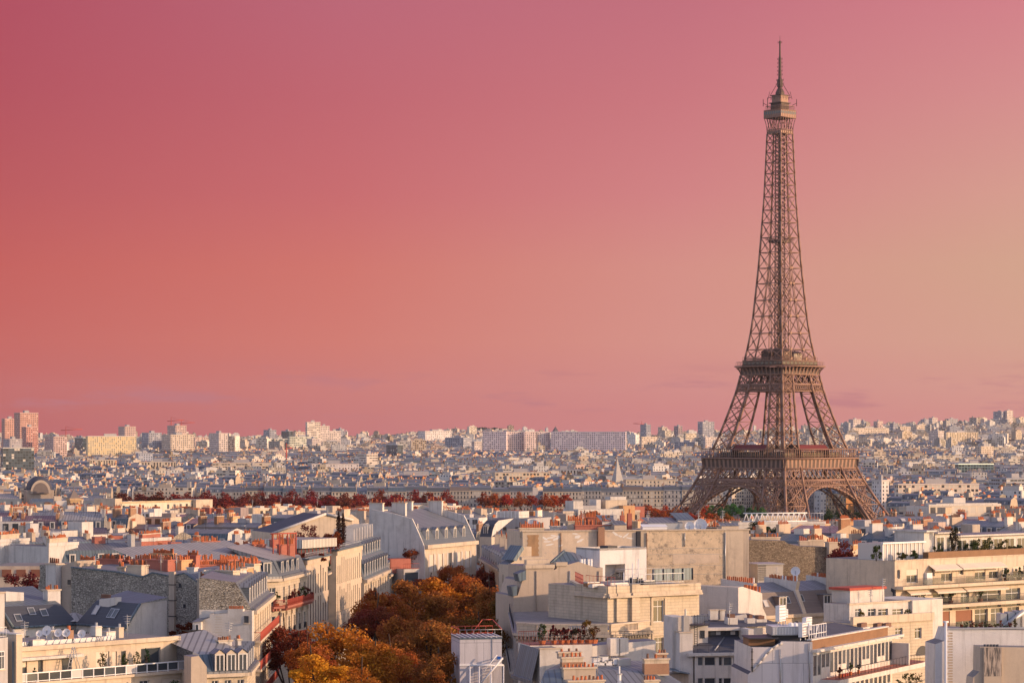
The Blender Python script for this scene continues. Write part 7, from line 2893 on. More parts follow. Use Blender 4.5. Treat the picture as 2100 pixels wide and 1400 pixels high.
m.face([(P.sz(1408, 1340)[0], .1, zs0), (P.L, .1, zs0), (P.L, 4, zs1), (P.sz(1452, 1304, 4)[0], 4, zs1)], 'dark_felt')
zr = P.sz(1480, 1286, 3.6)[1]
m.box(P.sz(1453, 1295, 4)[0], P.L, 4.0, 4.2, zs1, zr - .3, 'dark_metal')
m.box(P.sz(1450, 1295, 3.6)[0], P.L + .3, 3.2, 4.4, zr - .35, zr, 'white_plaster', bottom=True)
m.box(P.L - .4, P.L + .3, 0, 4.4, zs0, zr, 'white_plaster')
m.face([(P.sz(1450, 1290, 4.4)[0], 4.4, zr + .01), (P.L + 6, 4.4, zr + .01), (P.L + 6, 20, zr + .6), (P.sz(1460, 1290, 15)[0], 20, zr + .6)], 'dark_felt')
H.part('roof', m)
for k in range(6):
 a = P.sz(1457 + k * 11 + (8 if k > 2 else 0), 1296, 4)[0]
 m = P.mb()
 m.face([(a, 3.95, zs1 + .2), (a + .6, 3.95, zs1 + .2), (a + .6, 3.95, zr - .5), (a, 3.95, zr - .5)], 'curtain' if k % 2 else 'glass')
 H.part('clerestory_pane', m)
m = P.mb()
a, b = P.sz(1467, 1333), P.sz(1485, 1306, 3.6)
m.beam((a[0], .3, zs0 + .25), (b[0], 3.6, zs1 - .1), .14, 'grey_metal')
H.part('roof_batten', m)
m = P.mb()
railing(m, P.sz(1430, 1340)[0], P.L, zs0, .95, -.2, 'dark_metal', 1.3, .035, mid=False)
H.part('railing', m)
for (x0, x1, y0, y1, o_, dd) in ((1493, 1513, 1283, 1266, 7, 1.6), (1533, 1549, 1281, 1267, 8, 1.4), (1552, 1573, 1284, 1269, 9, 2.0)):
 a, b = P.sz(x0, y0, o_), P.sz(x1, y1, o_)
 m = P.mb()
 m.box(a[0], b[0], o_, o_ + dd, zr - .5, b[1], 'white_plaster')
 m.box(a[0] + .3, b[0] - .3, o_ + .2, o_ + dd - .2, b[1], b[1] + .45, 'dark_pot')
 H.part('chimney', m)
# tall white left part, ladder tower
m = P.mb()
a, b = P.sz(1379, 1300, 2), P.sz(1404, 1264, 2)
m.box(a[0], b[0], 2, 6, 22, b[1], 'white_plaster')
a2, b2 = P.sz(1394, 1297, 0), P.sz(1421, 1297, 0)
m.box(a2[0], b2[0], 0, 2, 22, a2[1], 'white_plaster')
m.box(a2[0] - .1, b2[0] + .1, -.1, 2, a2[1], a2[1] + .12, 'cream_plaster', bottom=True)
a3, b3 = P.sz(1416, 1340, 2.5), P.sz(1452, 1281, 2.5)
m.box(a3[0], b3[0], 2.5, 5, zs0, b3[1], 'white_plaster', 'dark_felt')
m.box(a2[0] + .8, 0, .6, 3, 22, zc, 'white_plaster')
H.part('stair_wall', m)
winpx(H, P, 1436, 1292, 1445, 1308, o=2.5, style='dark', sill=False)
m = P.mb()
a, b = P.sz(1402, 1296, .5), P.sz(1414, 1262, .5)
m.box(a[0], b[0], .5, 1.5, a[1], b[1], 'concrete')
m.cyl((a[0] + b[0]) / 2, 1, b[1], b[1] + .8, .12, 'grey_metal', 8)
H.part('chimney', m)
m = P.mb()
za, zb_ = P.sz(1420, 1328, 1.8)[1], P.sz(1420, 1276, 1.8)[1]
for s_ in (P.sz(1424, 1300, 1.8)[0], P.sz(1430, 1300, 1.8)[0]):
 m.beam((s_, 1.8, za), (s_, 1.8, zb_ + 1), .07, 'dark_metal')
for k in range(12):
 z = za + (zb_ - za) * k / 11
 m.beam((P.sz(1424, 1300, 1.8)[0], 1.8, z), (P.sz(1430, 1300, 1.8)[0], 1.8, z), .05, 'dark_metal')
m.box(P.sz(1415, 1279, 2)[0], P.sz(1452, 1279, 2)[0], 1.4, 2.5, b3[1], b3[1] + .15, 'dark_metal', bottom=True)
railing(m, P.sz(1415, 1279, 2)[0], P.sz(1452, 1279, 2)[0], b3[1] + .15, 1.1, 1.5, 'dark_metal', .6)
H.part('ladder', m)
m = P.mb()
pp = ppoly(P, [(1404, 1264), (1450, 1259), (1452, 1272), (1455, 1272), (1530, 1258), (1535, 1270), (1535, 1276), (1404, 1282)], 12)
extr(m, pp, 12, 12.5, 'white_plaster', 'white_plaster', 'cream_plaster')
H.part('parapet', m)
for x_ in (1461, 1468, 1482):
 a = P.sz(x_, 1262, 11)
 m = P.mb()
 m.box(a[0] - .3, a[0] + .3, 11, 11.8, a[1] - .5, a[1] + .7, 'white_plaster')
 m.box(a[0] - .4, a[0] + .4, 10.9, 11.9, a[1] + .7, a[1] + .8, 'cream_plaster')
 H.part('roof_vent', m)
x, y, _ = P.at(P.L - 1, 6, 0)
aerial_part(H, x, y, zr, 3, .4)
m = P.mb()
a = P.sz(1372, 1375, -2)
m.face([k_(1372, 1376, 3)[:1] + (3,) + (a[1],)] * 0 or [(P.sz(1372, 1373, -2)[0], -2, P.sz(1372, 1373, -2)[1]), (P.sz(1415, 1382, -2)[0], -2, P.sz(1415, 1382, -2)[1]), (P.sz(1414, 1380, 2)[0], 2, P.sz(1414, 1376, 2)[1]), (P.sz(1374, 1372, 2)[0], 2, P.sz(1374, 1368, 2)[1])], 'zinc_blue')
m.box(P.sz(1374, 1400, -1)[0], P.sz(1412, 1400, -1)[0], -1, 2, 22, P.sz(1395, 1381, -1)[1], 'beige_plaster')
H.part('porch_roof', m)

# --- white house with strip windows and long balconies
P = PL(1667, 303, 1830, 325)
H = House('strip_window_block', 'white block with side by side windows, long planted balcony and machinery on its roof', 'apartment block', (*P.p, 22))
zc = P.sz(1667, 1337)[1]
hs = []
npan = 20
for r, (zz, hh) in enumerate(((zc - 2.75, 2.4), (zc - 6.1, 2.4), (zc - 9.4, 2.3))):
 for k in range(npan):
  a = .15 + k * (P.L + (0 if r == 0 else 4)) / npan
  w_ = (P.L / npan) * .80
  z0 = zz + (.75 if (k // 2) % 5 in (1, 3) else 0)
  hs.append((a, a + w_, z0, zz + hh))
hs0 = [h_ for h_ in hs if h_[1] < P.L]
body(H, P, 0, P.L, 0, 7.4, 22, zc, 'white_plaster', 'white_plaster', hs0)
hole_windows(H, P, hs0[:44], depth=.10, style='grey')
m = P.mb()
m.box(-.1, P.L + 2.5, -.6, .2, zc, zc + .3, 'white_plaster', bottom=True)
m.box(0, P.L - 1, .2, .6, zc + .3, zc + 1.35, 'wood')
m.box(-.1, P.L - .9, .1, .75, zc + 1.35, zc + 1.5, 'white_plaster', bottom=True)
H.part('cornice', m)
m = P.mb()
m.box(0, P.L, .7, 7.3, zc + .1, zc + .9, 'white_plaster', 'dark_felt')
m.face([(P.L * .35, 2, zc + .95), (P.L - 1, 2, zc + .95), (P.L - 1, 7.2, zc + 1.7), (P.L * .25, 7.2, zc + 1.7)], 'dark_felt')
H.part('roof', m)
# gable wall to the camera
PG = PL(1534, 302.3, 1668, 303)
m = PG.mb()
G = [(1530, 1500), (1534, 1382), (1540, 1376), (1541, 1326), (1590, 1326), (1598, 1320), (1602, 1314), (1666, 1315), (1667, 1385), (1667, 1500)]
extr(m, [(s_, max(z, 22)) for s_, z in ppoly(PG, G)], 0, 11, 'panels', 'white_plaster', 'dark_felt')
H.part('gable_wall', m)
m = PG.mb()
arc = [(1541, 1376), (1551, 1366), (1561, 1354), (1572, 1340), (1584, 1328), (1596, 1321), (1604, 1318)]
for p_, q_ in zip(arc, arc[1:]):
 a, b = PG.sz(*p_), PG.sz(*q_)
 m.beam((a[0], -.06, a[1]), (b[0], -.06, b[1]), .2, 'white_plaster')
H.part('coping', m)
m = PG.mb()
a, b = PG.sz(1540, 1325, 0), PG.sz(1600, 1309, 0)
m.box(a[0], b[0] - .3, 1.5, 5, a[1], b[1] - .1, 'wood', 'dark_felt')
m.box(a[0] - .1, b[0], .8, 5.5, b[1] - .1, b[1] + .05, 'dark_metal', bottom=True)
H.part('roof_hut', m)
m = PG.mb()
a, b = PG.sz(1584, 1302, 1.5), PG.sz(1659, 1284, 1.5)
m.box(a[0], b[0], 1.5, 5.5, a[1], b[1], 'grey_metal', 'white_metal', bottom=True)
for k in range(24):
 s_ = a[0] + (b[0] - a[0]) * (k + .5) / 24
 m.box(s_ - .04, s_ + .04, 1.45, 1.5, a[1] + .1, b[1] - .1, 'white_metal')
m.box(a[0], b[0], 2, 5, PG.sz(1600, 1314, 1.5)[1], a[1], 'dark_metal')
H.part('plant_room', m)
for k in range(5):
 x_ = 1622 + k * 9
 a = PG.sz(x_, 1283, 3)
 m = PG.mb()
 m.lathe(a[0], 3, [(.0, a[1] + .45), (.3, a[1] + .35), (.42, a[1] + .1), (.42, a[1] - .3)], 'white_metal', 8)
 H.part('fan_cowl', m)
m = P.mb()
z0, z1 = zc + 1.0, zc + 3.0
a0, a1 = .3, 5.4
for z in (z0, (z0 + z1) / 2, z1):
 m.beam((a0, .6, z), (a1, .6, z), .09, 'white_metal')
for k in range(8):
 s_ = a0 + (a1 - a0) * k / 7
 m.beam((s_, .6, z0), (s_, .6, z1), .08, 'white_metal')
m.beam((1.8, .6, z0), (3.0, .6, z1), .09, 'white_metal')
m.box(a0, a1, .5, 2.6, z0 - .3, z0, 'white_metal', bottom=True)
H.part('service_gantry', m)
for (s0_, s1_, zz0, zz1, o_) in ((-.2, 1.4, zc + 1.7, zc + 3.3, 1.2), (1.9, 3.6, zc + 2.3, zc + 3.8, 1.6), (-.3, 1.5, zc + 3.4, zc + 5.2, 4.0), (1.8, 3.6, zc + 3.6, zc + 4.6, 4.6)):
 m = P.mb()
 m.box(s0_, s1_, o_, o_ + .5, zz0, zz1, 'white_metal', bottom=True)
 for k in range(5):
  z = zz0 + (zz1 - zz0) * (k + .5) / 5
  m.box(s0_ + .08, s1_ - .08, o_ - .03, o_, z - .05, z + .05, 'grey_metal', bottom=True)
 m.beam((s0_ + .1, o_ + .3, zc + .9), (s0_ + .1, o_ + .3, zz0), .1, 'grey_metal')
 m.beam((s1_ - .1, o_ + .3, zc + .9), (s1_ - .1, o_ + .3, zz0), .1, 'grey_metal')
 H.part('cooling_unit', m)
for (x_, o_) in ((1770, 3), (1803, 3), (1820, 2.5)):
 a, b = P.sz(x_, 1298, o_), P.sz(x_ + 14, 1284, o_)
 m = P.mb()
 m.box(a[0], b[0], o_, o_ + 1.2, zc + .8, b[1], 'white_plaster')
 m.box(a[0] + .2, b[0] - .2, o_ + .3, o_ + .9, b[1], b[1] + .5, 'dark_pot')
 H.part('chimney', m)
# balconies
for kz, (z, ln) in enumerate(((zc - 3.25, P.L + 6.5), (zc - 6.6, P.L + 9.5))):
 m = P.mb()
 m.box(2.2, ln - 2, -2.4, 0, z - .55, z, 'white_plaster', 'red_plaster', bottom=True)
 m.box(P.L, ln - 2, 0, 3.0, z - .55, z, 'white_plaster', 'red_plaster', bottom=True)
 for q in range(5):      # rounded end
  a0_, a1_ = -math.pi / 2 + q * math.pi / 10, -math.pi / 2 + (q + 1) * math.pi / 10
  cx_, cy_, rr_ = ln - 2, 0.3, 2.7
  m.face([(cx_ + rr_ * math.cos(a0_), cy_ + rr_ * math.sin(a0_), z - .55), (cx_ + rr_ * math.cos(a1_), cy_ + rr_ * math.sin(a1_), z - .55), (cx_ + rr_ * math.cos(a1_), cy_ + rr_ * math.sin(a1_), z), (cx_ + rr_ * math.cos(a0_), cy_ + rr_ * math.sin(a0_), z)], 'white_plaster')
  m.face([(cx_, cy_, z), (cx_ + rr_ * math.cos(a0_), cy_ + rr_ * math.sin(a0_), z), (cx_ + rr_ * math.cos(a1_), cy_ + rr_ * math.sin(a1_), z)], 'red_plaster')
 o = H.part('balcony', m)
 m = P.mb()
 railing(m, 2.2, ln - 2, z, 1.05, -1.9, 'dark_metal', 1.0, .045)
 H.part('railing', m, o)
m = P.mb()
m.box(P.L - .2, P.L + .1, -2.2, 0, zc - 3.2, zc - .6, 'white_plaster')
m.box(P.L + .1, P.L + 3.5, 1.0, 1.2, zc - 3.2, zc - .9, 'curtain')
H.part('screen_wall', m)
for k, (s_, z_, r_, h_, cc, lb) in enumerate(((8.5, zc - 3.25, .35, 1.1, GREEN, 'leafy plant in a red pot on the upper white balcony'), (5.2, zc - 3.25, .35, .8, RUST, 'first red potted plant on the upper white balcony'), (11.0, zc - 3.25, .3, .8, (.05, .04, .04), 'dark plant by the windows of the upper white balcony'),
            (P.L + 2.5, zc - 6.6, 1.0, 1.7, GREEN, 'grey green bush at the planted rounded end of the lower balcony'), (P.L + 5.0, zc - 6.6, 1.1, 1.9, OLIVE, 'large yellow green bush at the tip of the lower balcony'), (P.L - 1.0, zc - 6.6, .7, 1.2, GREEN, 'small bush on the lower balcony under the screen'), (P.L + 1, zc - 6.6, .6, .8, OLIVE, 'low yellowish plant on the lower balcony'))):
 x, y, _ = P.at(s_, -1.2, 0)
 bush(x, y, z_, r_, h_, cc, lb, 'balcony plant', 'balcony_plant', 'terracotta', n=260, leaf=.2)
for s_ in (5.8, 6.5, 7.2):
 m = P.mb()
 m.cyl(s_, -1.3, zc - 3.25, zc - 2.85, .2, 'red_paint', 8, .28)
 o = m.build('flower_pot', None, loc=P.at(s_, -1.3, zc - 3.25))
 tag(o, ['empty red pot on the upper balcony nearest the leafy plant', 'empty red pot midway between others on the upper balcony', 'empty red pot nearest the white gable wall'][2 - int((s_ - 5.8) / .69)], 'flower pot')

rainpipe(H, PG, 1542, 1328, 1376, m='dark_metal')
rainpipe(H, PG, 1660, 1318, 1400)
rainpipe(H, PG, 1600, 1330, 1420)
# --- row of mansard houses with orange pots
P = PL(1568, 398, 1742, 409)
H = House('skylit_mansard_row', 'row house with brown slate mansard, two boxy dormers and white chimney walls with orange pots', 'house', (*P.p, 22))
ZE = P.sz(1570, 1263)[1]
hs = []
for x_ in (1632, 1705, 1729, 1590, 1660):
 a = P.sz(x_ - 4, 1290)
 b = P.sz(x_ + 4, 1272)
 hs.append((a[0], b[0], a[1], b[1]))
hs = sorted(hs)
body(H, P, 0, P.L, 0, 12, 22, ZE, 'cream_plaster', 'cream_plaster', hs)
hole_windows(H, P, hs)
m = P.mb()
zt = ZE + 3.4
m.profile([(0, ZE), (2.0, zt), (6.5, zt + 1.2), (12, zt)], 0, P.L, ['slate_brown', 'zinc', 'zinc'], 'zinc_blue')
rf = H.part('roof', m)
m = P.mb()
m.box(-.1, P.L, -.5, .05, ZE - .4, ZE + .1, 'cream_plaster', bottom=True)
m.box(0, P.L, -.2, 0, ZE - 1.4, ZE - 1.2, 'cream_plaster', bottom=True)
H.part('cornice', m)
for (xa, xb, yt, n, s_w) in ((1519, 1562, 1207, 7, .9), (1614, 1651, 1208, 9, .9), (1690, 1737, 1205, 8, .9)):
 s_ = P.sz(xb - 5, 1250)[0]
 m = P.mb()
 pts = [(-.2, ZE), (1.6, ZE + 3.6), (1.2, ZE + 4.9), (8.5, ZE + 5.3), (8.5, ZE)]
 for q in (s_, s_ + .7):
  m.face([(q, y_, z_) for y_, z_ in pts], 'white_plaster')
 for a, b in zip(pts[:3], pts[1:4]):
  m.face([(s_, a[0], a[1]), (s_ + .7, a[0], a[1]), (s_ + .7, b[0], b[1]), (s_, b[0], b[1])], 'cream_plaster')
 o = H.part('chimney_wall', m)
 m = P.mb()
 for r in range(2):
  for k in range(n):
   yy = 1.8 + k * 6.2 / n
   m.cyl(s_ + .15 + r * .4, yy, ZE + 4.95 + .03 * k, ZE + 5.6 + .2 * R6.random(), .14, 'terracotta' if R6.random() < .85 else 'white_metal', 6, .12)
 H.part('chimney_pots', m, o)
for x_ in (1607, 1698):
 s_ = P.sz(x_, 1248)[0]
 dormer(H, P, s_, .2, ZE + .2, ZE + 2.6, 1.15, 2.2, cheek='slate_brown', pitched=False)
sl = Vector((2.0, 3.4)).normalized()
for x_, t_ in ((1580, 1.6), (1627, 2.0), (1656, 2.2)):
 skylight(H, P, P.sz(x_, 1245)[0], sl[0] * t_, ZE + sl[1] * t_, (sl[0], sl[1]), .7, 1.0, rf)
P_ = PL(1514, 392, 1566, 397)
m = P_.mb()
extr(m, [(s_, max(z, 22)) for s_, z in ppoly(P_, [(1514, 1500), (1514, 1204), (1522, 1202), (1556, 1213), (1563, 1216), (1564, 1245), (1572, 1262), (1572, 1500)])], 0, 9, 'white_plaster', 'white_plaster', 'cream_plaster')
o = H.part('gable_wall', m)
m = P_.mb()
for k in range(9):
 a = P_.sz(1531 + k * 3.3, 1209 + k * .5, 1)
 m.cyl(a[0], 1 + .6 * (k % 2), a[1] - .3, a[1] + .8, .16, 'terracotta', 6)
H.part('chimney_pots', m, o)
x, y, _ = P.at(P.sz(1706, 1195)[0], 8, 0)
dish_part(H, x, y, ZE + 5, .75, (-.2, -.9, .25), 1.0)

# --- dark rubble wall and the low roofs below it
P = PL(1535, 470, 1698, 474)
H = House('rubble_gable_house', 'house with broad dark flint like rubble gable wall beside a pale pillar stack', 'house', (*P.p, 22))
m = P.mb()
extr(m, [(s_, max(z, 22)) for s_, z in ppoly(P, [(1535, 1500), (1535, 1106), (1608, 1108), (1616, 1114), (1640, 1119), (1697, 1121), (1697, 1500)])], 0, 12, 'rubble_warm', 'rubble_warm', 'zinc')
H.part('party_wall', m)
a, b = P.sz(1695, 1250), P.sz(1717, 1112)
chimney(H, P, a[0], b[0], -1.2, .8, 24, b[1], 'beige_plaster', 'terracotta', n=6)
for x0, x1, yt, n in ((1658, 1690, 1108, 9), (1640, 1660, 1110, 5), (1541, 1600, 1103, 22)):
 a, b = P.sz(x0, yt, 4), P.sz(x1, yt, 4)
 chimney(H, P, a[0], b[0], 4, 4.8, a[1] - 4, a[1], 'beige_plaster', 'dark_pot' if n == 22 else 'terracotta', n=n)
P = PL(1536, 440, 1690, 444)
H = House('low_zinc_house', 'low grey blue zinc roofed house with grey louvred box below the dark rubble gable', 'house', (*P.p, 22))
m = P.mb()
zl = P.sz(1600, 1206)[1]
m.box(0, P.L, 0, 14, 22, zl, 'grey_plaster', 'zinc')
m.face([(0, 0, zl), (P.L * .35, 0, zl), (P.L * .3, 10, zl + 1.7), (0, 10, zl + 1.7)], 'zinc')
m.face([(P.L * .35, 0, zl), (P.L, 0, zl), (P.L * .9, 9, zl + .8), (P.L * .6, 9, zl + 2.2)], 'zinc')
m.face([(P.L * .35, 0, zl), (P.L * .6, 9, zl + 2.2), (P.L * .3, 10, zl + 1.7)], 'zinc_blue')
H.part('roof', m)
m = P.mb()
a, b = P.sz(1554, 1190, 4), P.sz(1606, 1157, 4)
m.box(a[0], b[0], 4, 9, zl, b[1], 'concrete', 'grey_metal')
m.box(a[0] - .15, b[0] + .15, 3.8, 9.2, b[1], b[1] + .2, 'grey_metal', bottom=True)
for k in range(8):
 z = a[1] + (b[1] - a[1]) * (k + .5) / 8
 m.box(a[0] + .1, a[0] + 1.5, 3.95, 4, z - .06, z + .06, 'dark_metal')
H.part('louvred_box', m)
x, y, _ = P.at(P.sz(1603, 1200)[0], 2, 0)
aerial_part(H, x, y, zl, 3.5, .6)
x, y, z = px(1733, 1130, 452)
bush(x, y, z - 3, 3.6, 5.5, (.15, .03, .022), 'large crimson bush hanging over the beige wall beside the pale pillar', n=1500, leaf=.4)

# --- apartment block with long balconies on the right
P = PL(1835, 398, 2130, 420)
H = House('balcony_apartment_block', 'broad sand coloured apartment block with long railed balconies, awnings and a planted roof terrace', 'apartment block', (*P.p, 22))
zp = P.sz(1836, 1150)[1]
def wz(x0, x1, y0, y1):
 a, b = P.sz(x0, y1), P.sz(x1, y0)
 return (a[0], b[0], a[1], P.sz(x0, y0)[1])
hs = [wz(1840, 1846, 1168, 1186), wz(1859, 1882, 1167, 1195), wz(1908, 1917, 1165, 1181), wz(1930, 1953, 1163, 1192), wz(1966, 1976, 1163, 1178), wz(1999, 2021, 1161, 1188), wz(2028, 2048, 1160, 1186), wz(2056, 2066, 1160, 1184), wz(2078, 2100, 1160, 1184)]
z2 = P.sz(1836, 1203)[1]
hs2 = [(a + .3, b + .3, z2 - 4.0, z2 - 1.2) for a, b, c, d in (wz(1858, 1880, 1, 2), wz(1910, 1950, 1, 2), wz(1968, 1985, 1, 2), wz(2000, 2050, 1, 2), wz(2060, 2090, 1, 2))]
z3 = P.sz(1910, 1240)[1]
hs3 = [(a, b, z3 - 3.9, z3 - 1.1) for a, b, c, d in (wz(1924, 1948, 1, 2), wz(1960, 1994, 1, 2), wz(1999, 2026, 1, 2), wz(2032, 2056, 1, 2), wz(2066, 2090, 1, 2))]
hs4 = [(a, b, c - 3.6, d - 3.6) for a, b, c, d in hs3]
allh = hs + hs2 + hs3 + hs4
body(H, P, 0, P.L, 0, 14, 22, zp, 'cream_plaster', 'cream_plaster', allh)
hole_windows(H, P, hs + hs2 + hs3, style='french', depth=.35)
for i_, h_ in enumerate(hs + hs3):
 if i_ in (1, 3, 5, 6, 9, 10, 8):
  m = P.mb()
  f_ = .55 if i_ < 9 else (.0 if i_ == 9 else .4)
  m.box(h_[0], h_[1], .12, .2, h_[2] + (h_[3] - h_[2]) * f_, h_[3], 'awning_cloth' if i_ < 9 else 'brown_shutter', bottom=True)
  H.part('roller_blind', m)
for kz, (z, s0_, o_) in enumerate(((z2 + .1, .2, 1.5), (z3 + .15, P.sz(1868, 1240)[0], 2.4), (z3 - 3.95, P.sz(1922, 1240)[0], 1.3))):
 m = P.mb()
 m.box(s0_, P.L, -o_, 0, z - .5, z, 'cream_plaster', bottom=True)
 o = H.part('balcony', m)
 m = P.mb()
 railing(m, s0_, P.L, z, 1.05, -o_ + .05, 'dark_metal', .28, .035)
 H.part('railing', m, o)
 for k in range(7):
  if (k + kz) % 2:
   a = s0_ + (P.L - s0_) * k / 7
   g = P.mb()
   g.face([(a, -o_ + .1, z + .1), (a + (P.L - s0_) / 7.4, -o_ + .1, z + .1), (a + (P.L - s0_) / 7.4, -o_ + .1, z + .98), (a, -o_ + .1, z + .98)], 'clear_glass')
   H.part('glass_panel', g, o)
for (x0, x1, y_, z_off) in ((1904, 1960, 1158, 0), (1962, 2053, 1155, 0), (1854, 1896, 1207, 0), (1910, 1968, 1204, 0), (1970, 2056, 1200, 0)):
 a, b = P.sz(x0, y_), P.sz(x1, y_)
 m = P.mb()
 m.face([(a[0], -1.3, a[1] - .7), (b[0], -1.3, a[1] - .7), (b[0], 0, a[1]), (a[0], 0, a[1])], 'awning_cloth')
 m.box(a[0], b[0], -1.35, -1.27, a[1] - .9, a[1] - .68, 'awning_cloth', bottom=True)
 H.part('awning', m)
m = P.mb()
m.box(P.sz(1896, 1190)[0], P.sz(1907, 1172)[0], -.5, 0, z2 + .1, z2 + 1.9, 'white_metal')
H.part('cabinet', m)
# roof terrace
m = P.mb()
m.box(0, P.L, -.1, .25, zp, zp + .15, 'cream_plaster', bottom=True)
m.box(P.sz(1905, 1140)[0], P.L, .1, 1.2, zp + .15, zp + 1.1, 'wood')
H.part('parapet', m)
m = P.mb()
a, b = P.sz(1810, 1140, 3)[0], P.sz(1893, 1126, 3)[0]
m.box(a, b, 3, 8, zp, zp + 2.5, 'curtain', 'zinc_light')
for k in range(11):
 s_ = a + (b - a) * k / 10
 m.box(s_ - .07, s_ + .07, 2.9, 3.0, zp, zp + 2.5, 'white_metal')
m.box(a - .3, b + .3, 2.6, 3.0, zp + 2.45, zp + 2.7, 'white_metal', bottom=True)
H.part('winter_garden', m)
for (x0, x1, h_, o_) in ((1895, 1915, 4.0, 4), (1918, 1958, 3.6, 5), (1960, 2130, 3.0, 5)):
 a, b = P.sz(x0, 1140, o_)[0], P.sz(x1, 1140, o_)[0]
 m = P.mb()
 m.box(a, b, o_, o_ + 6, zp, zp + h_, 'white_plaster', 'zinc')
 m.box(a - .3, b + .3, o_ - .8, o_ + 6.2, zp + h_, zp + h_ + .25, 'white_plaster', 'zinc', bottom=True)
 H.part('penthouse', m)
 if x0 > 1900:
  n_ = max(2, int((b - a) / 2.6))
  for k in range(n_):
   q0 = a + (b - a) * (k + .12) / n_
   q1 = a + (b - a) * (k + .88) / n_
   window(H, P, q0, q1, zp + .2, zp + h_ - .5, o_, style='white', sill=False)
for k, (x_, r_, h_, cc, lb) in enumerate(((1797, 1.2, 2.6, GREEN, 'upright green shrub at the black pipe end of the roof terrace'), (1850, 1.0, 1.0, OLIVE, 'low trailing plants under the winter garden'), (1876, 1.1, 1.0, GREEN, 'trailing greenery at the right end of the winter garden'), (1925, 1.1, 2.0, GREEN, 'dark green bush behind the wooden planter, first'), (1956, .9, 5.2, (.05, .04, .022), 'tall brown green climber column on the terrace'), (1964, .9, 5.0, (.035, .045, .02), 'second tall climber column on the terrace'),
           (1993, 1.6, 2.4, GREEN, 'rounded grey green bush in the long planter'), (2012, 1.7, 2.6, OLIVE, 'big olive bush in the middle of the long planter'), (2032, 1.8, 2.6, GREEN, 'dense dark bush toward the end of the long planter'), (2056, 1.4, 2.2, OLIVE, 'thin olive shrub hanging over the planter edge'), (2085, 1.3, 1.6, GREEN, 'low shrub at the picture edge in the planter'))):
 a = P.sz(x_, 1140, 1.4)
 x, y, _ = P.at(a[0], 1.4, 0)
 bush(x, y, zp, r_, h_ + .4, cc, lb, 'terrace shrub', 'terrace_shrub', n=520, leaf=.26)
for k, (x_, z_, lb) in enumerate(((2064, z2 + .1, 'climbing plant on the upper sand coloured balcony'), (2090, z2 + .1, 'leafy balcony plant at the picture edge'), (1890, z3 + .15, 'small plants on the wide middle balcony beside the awning'), (1950, z3 + .15, 'row plant under the second awning of the middle balcony'), (2010, z3 + .15, 'plant behind the glass screen on the middle balcony'))):
 a = P.sz(x_, 1180, -.8)
 x, y, _ = P.at(a[0], -.8, 0)
 bush(x, y, z_, .8, 1.7, GREEN, lb, 'balcony plant', 'balcony_plant', 'dark_pot', n=260)
PW = PL(1718, 420, 1835, 398.5)
m = PW.mb()
pp = [(s_, max(z, 22)) for s_, z in ppoly(PW, [(1718, 1500), (1718, 1147), (1790, 1148), (1835, 1151), (1835, 1500)])]
extr(m, pp, -.02, .4, 'beige_plaster', 'beige_plaster', 'gravel_roof')
H.part('side_wall', m)
m = PW.mb()
pts_ = [PW.sz(x_, y_) for x_, y_ in ((1777, 1139), (1777, 1152), (1838, 1212), (1838, 1225))]
for a, b in zip(pts_, pts_[1:]):
 m.beam((a[0], -.3, a[1]), (b[0], -.3, b[1]), .45, 'dark_metal')
H.part('flue_pipe', m)

rainpipe(H, PW, 1765, 1152, 1230)
rainpipe(H, PW, 1812, 1155, 1190, m='dark_pot')
# --- cream house with tall windows between them
P = PL(1748, 368, 1913, 378)
H = House('low_cream_house', 'cream house with paired tall windows set back behind a plain parapet terrace', 'house', (*P.p, 22))
zt = P.sz(1760, 1277)[1]
hs = []
for x0, x1 in ((1836, 1851), (1876, 1890)):
 a, b = P.sz(x0, 1309), P.sz(x1, 1286)
 hs.append((a[0], b[0], a[1], b[1]))
body(H, P, 0, P.L, 0, 6, 22, zt, 'ashlar', 'ashlar', hs)
hole_windows(H, P, hs)
m = P.mb()
m.box(-.1, P.L, -.3, .3, zt - .2, zt + .9, 'cream_plaster')
m.box(P.sz(1838, 1300)[0], P.L, -.5, 0, zt - 5.4, zt - 5.1, 'cream_plaster', bottom=True)
H.part('parapet', m)
a, b = P.sz(1878, 1345), P.sz(1905, 1322)
m = P.mb()
m.face([(a[0] + (b[0] - a[0]) * (.5 - .5 * math.cos(t)), -.04, a[1] + (b[1] - a[1]) * math.sin(t)) for t in [math.pi * k / 10 for k in range(11)]], 'dark_metal')
H.part('arched_window', m)
PU = PL(1742, 374, 1866, 382)
zu = PU.sz(1750, 1239)[1]
hs = []
for x0, x1 in ((1754, 1766), (1780, 1796), (1801, 1821), (1830, 1852)):
 a, b = PU.sz(x0, 1268), PU.sz(x1, 1247)
 hs.append((a[0], b[0], a[1], b[1]))
body(H, PU, 0, PU.L, 0, 5, 30, zu, 'white_plaster', 'white_plaster', hs)
hole_windows(H, PU, hs)
m = PU.mb()
m.box(-.2, PU.L + .2, -.2, .3, zu, zu + .2, 'cream_plaster', bottom=True)
a, b = PU.sz(1737, 1236, 3), PU.sz(1807, 1206, 3)
m.box(a[0], b[0], 2.4, 6, zu, b[1], 'white_plaster', 'red_plaster')
m.box(a[0] - .3, b[0] + .3, 2.2, 6.3, b[1], b[1] + .35, 'red_paint', bottom=True)
H.part('roof_room', m)
m = PU.mb()
a = PU.sz(1867, 1240)
m.box(PU.L, PU.L + 6.5, -.5, 8, 30, PU.sz(1866, 1230)[1], 'white_plaster')
H.part('white_end_wall', m)
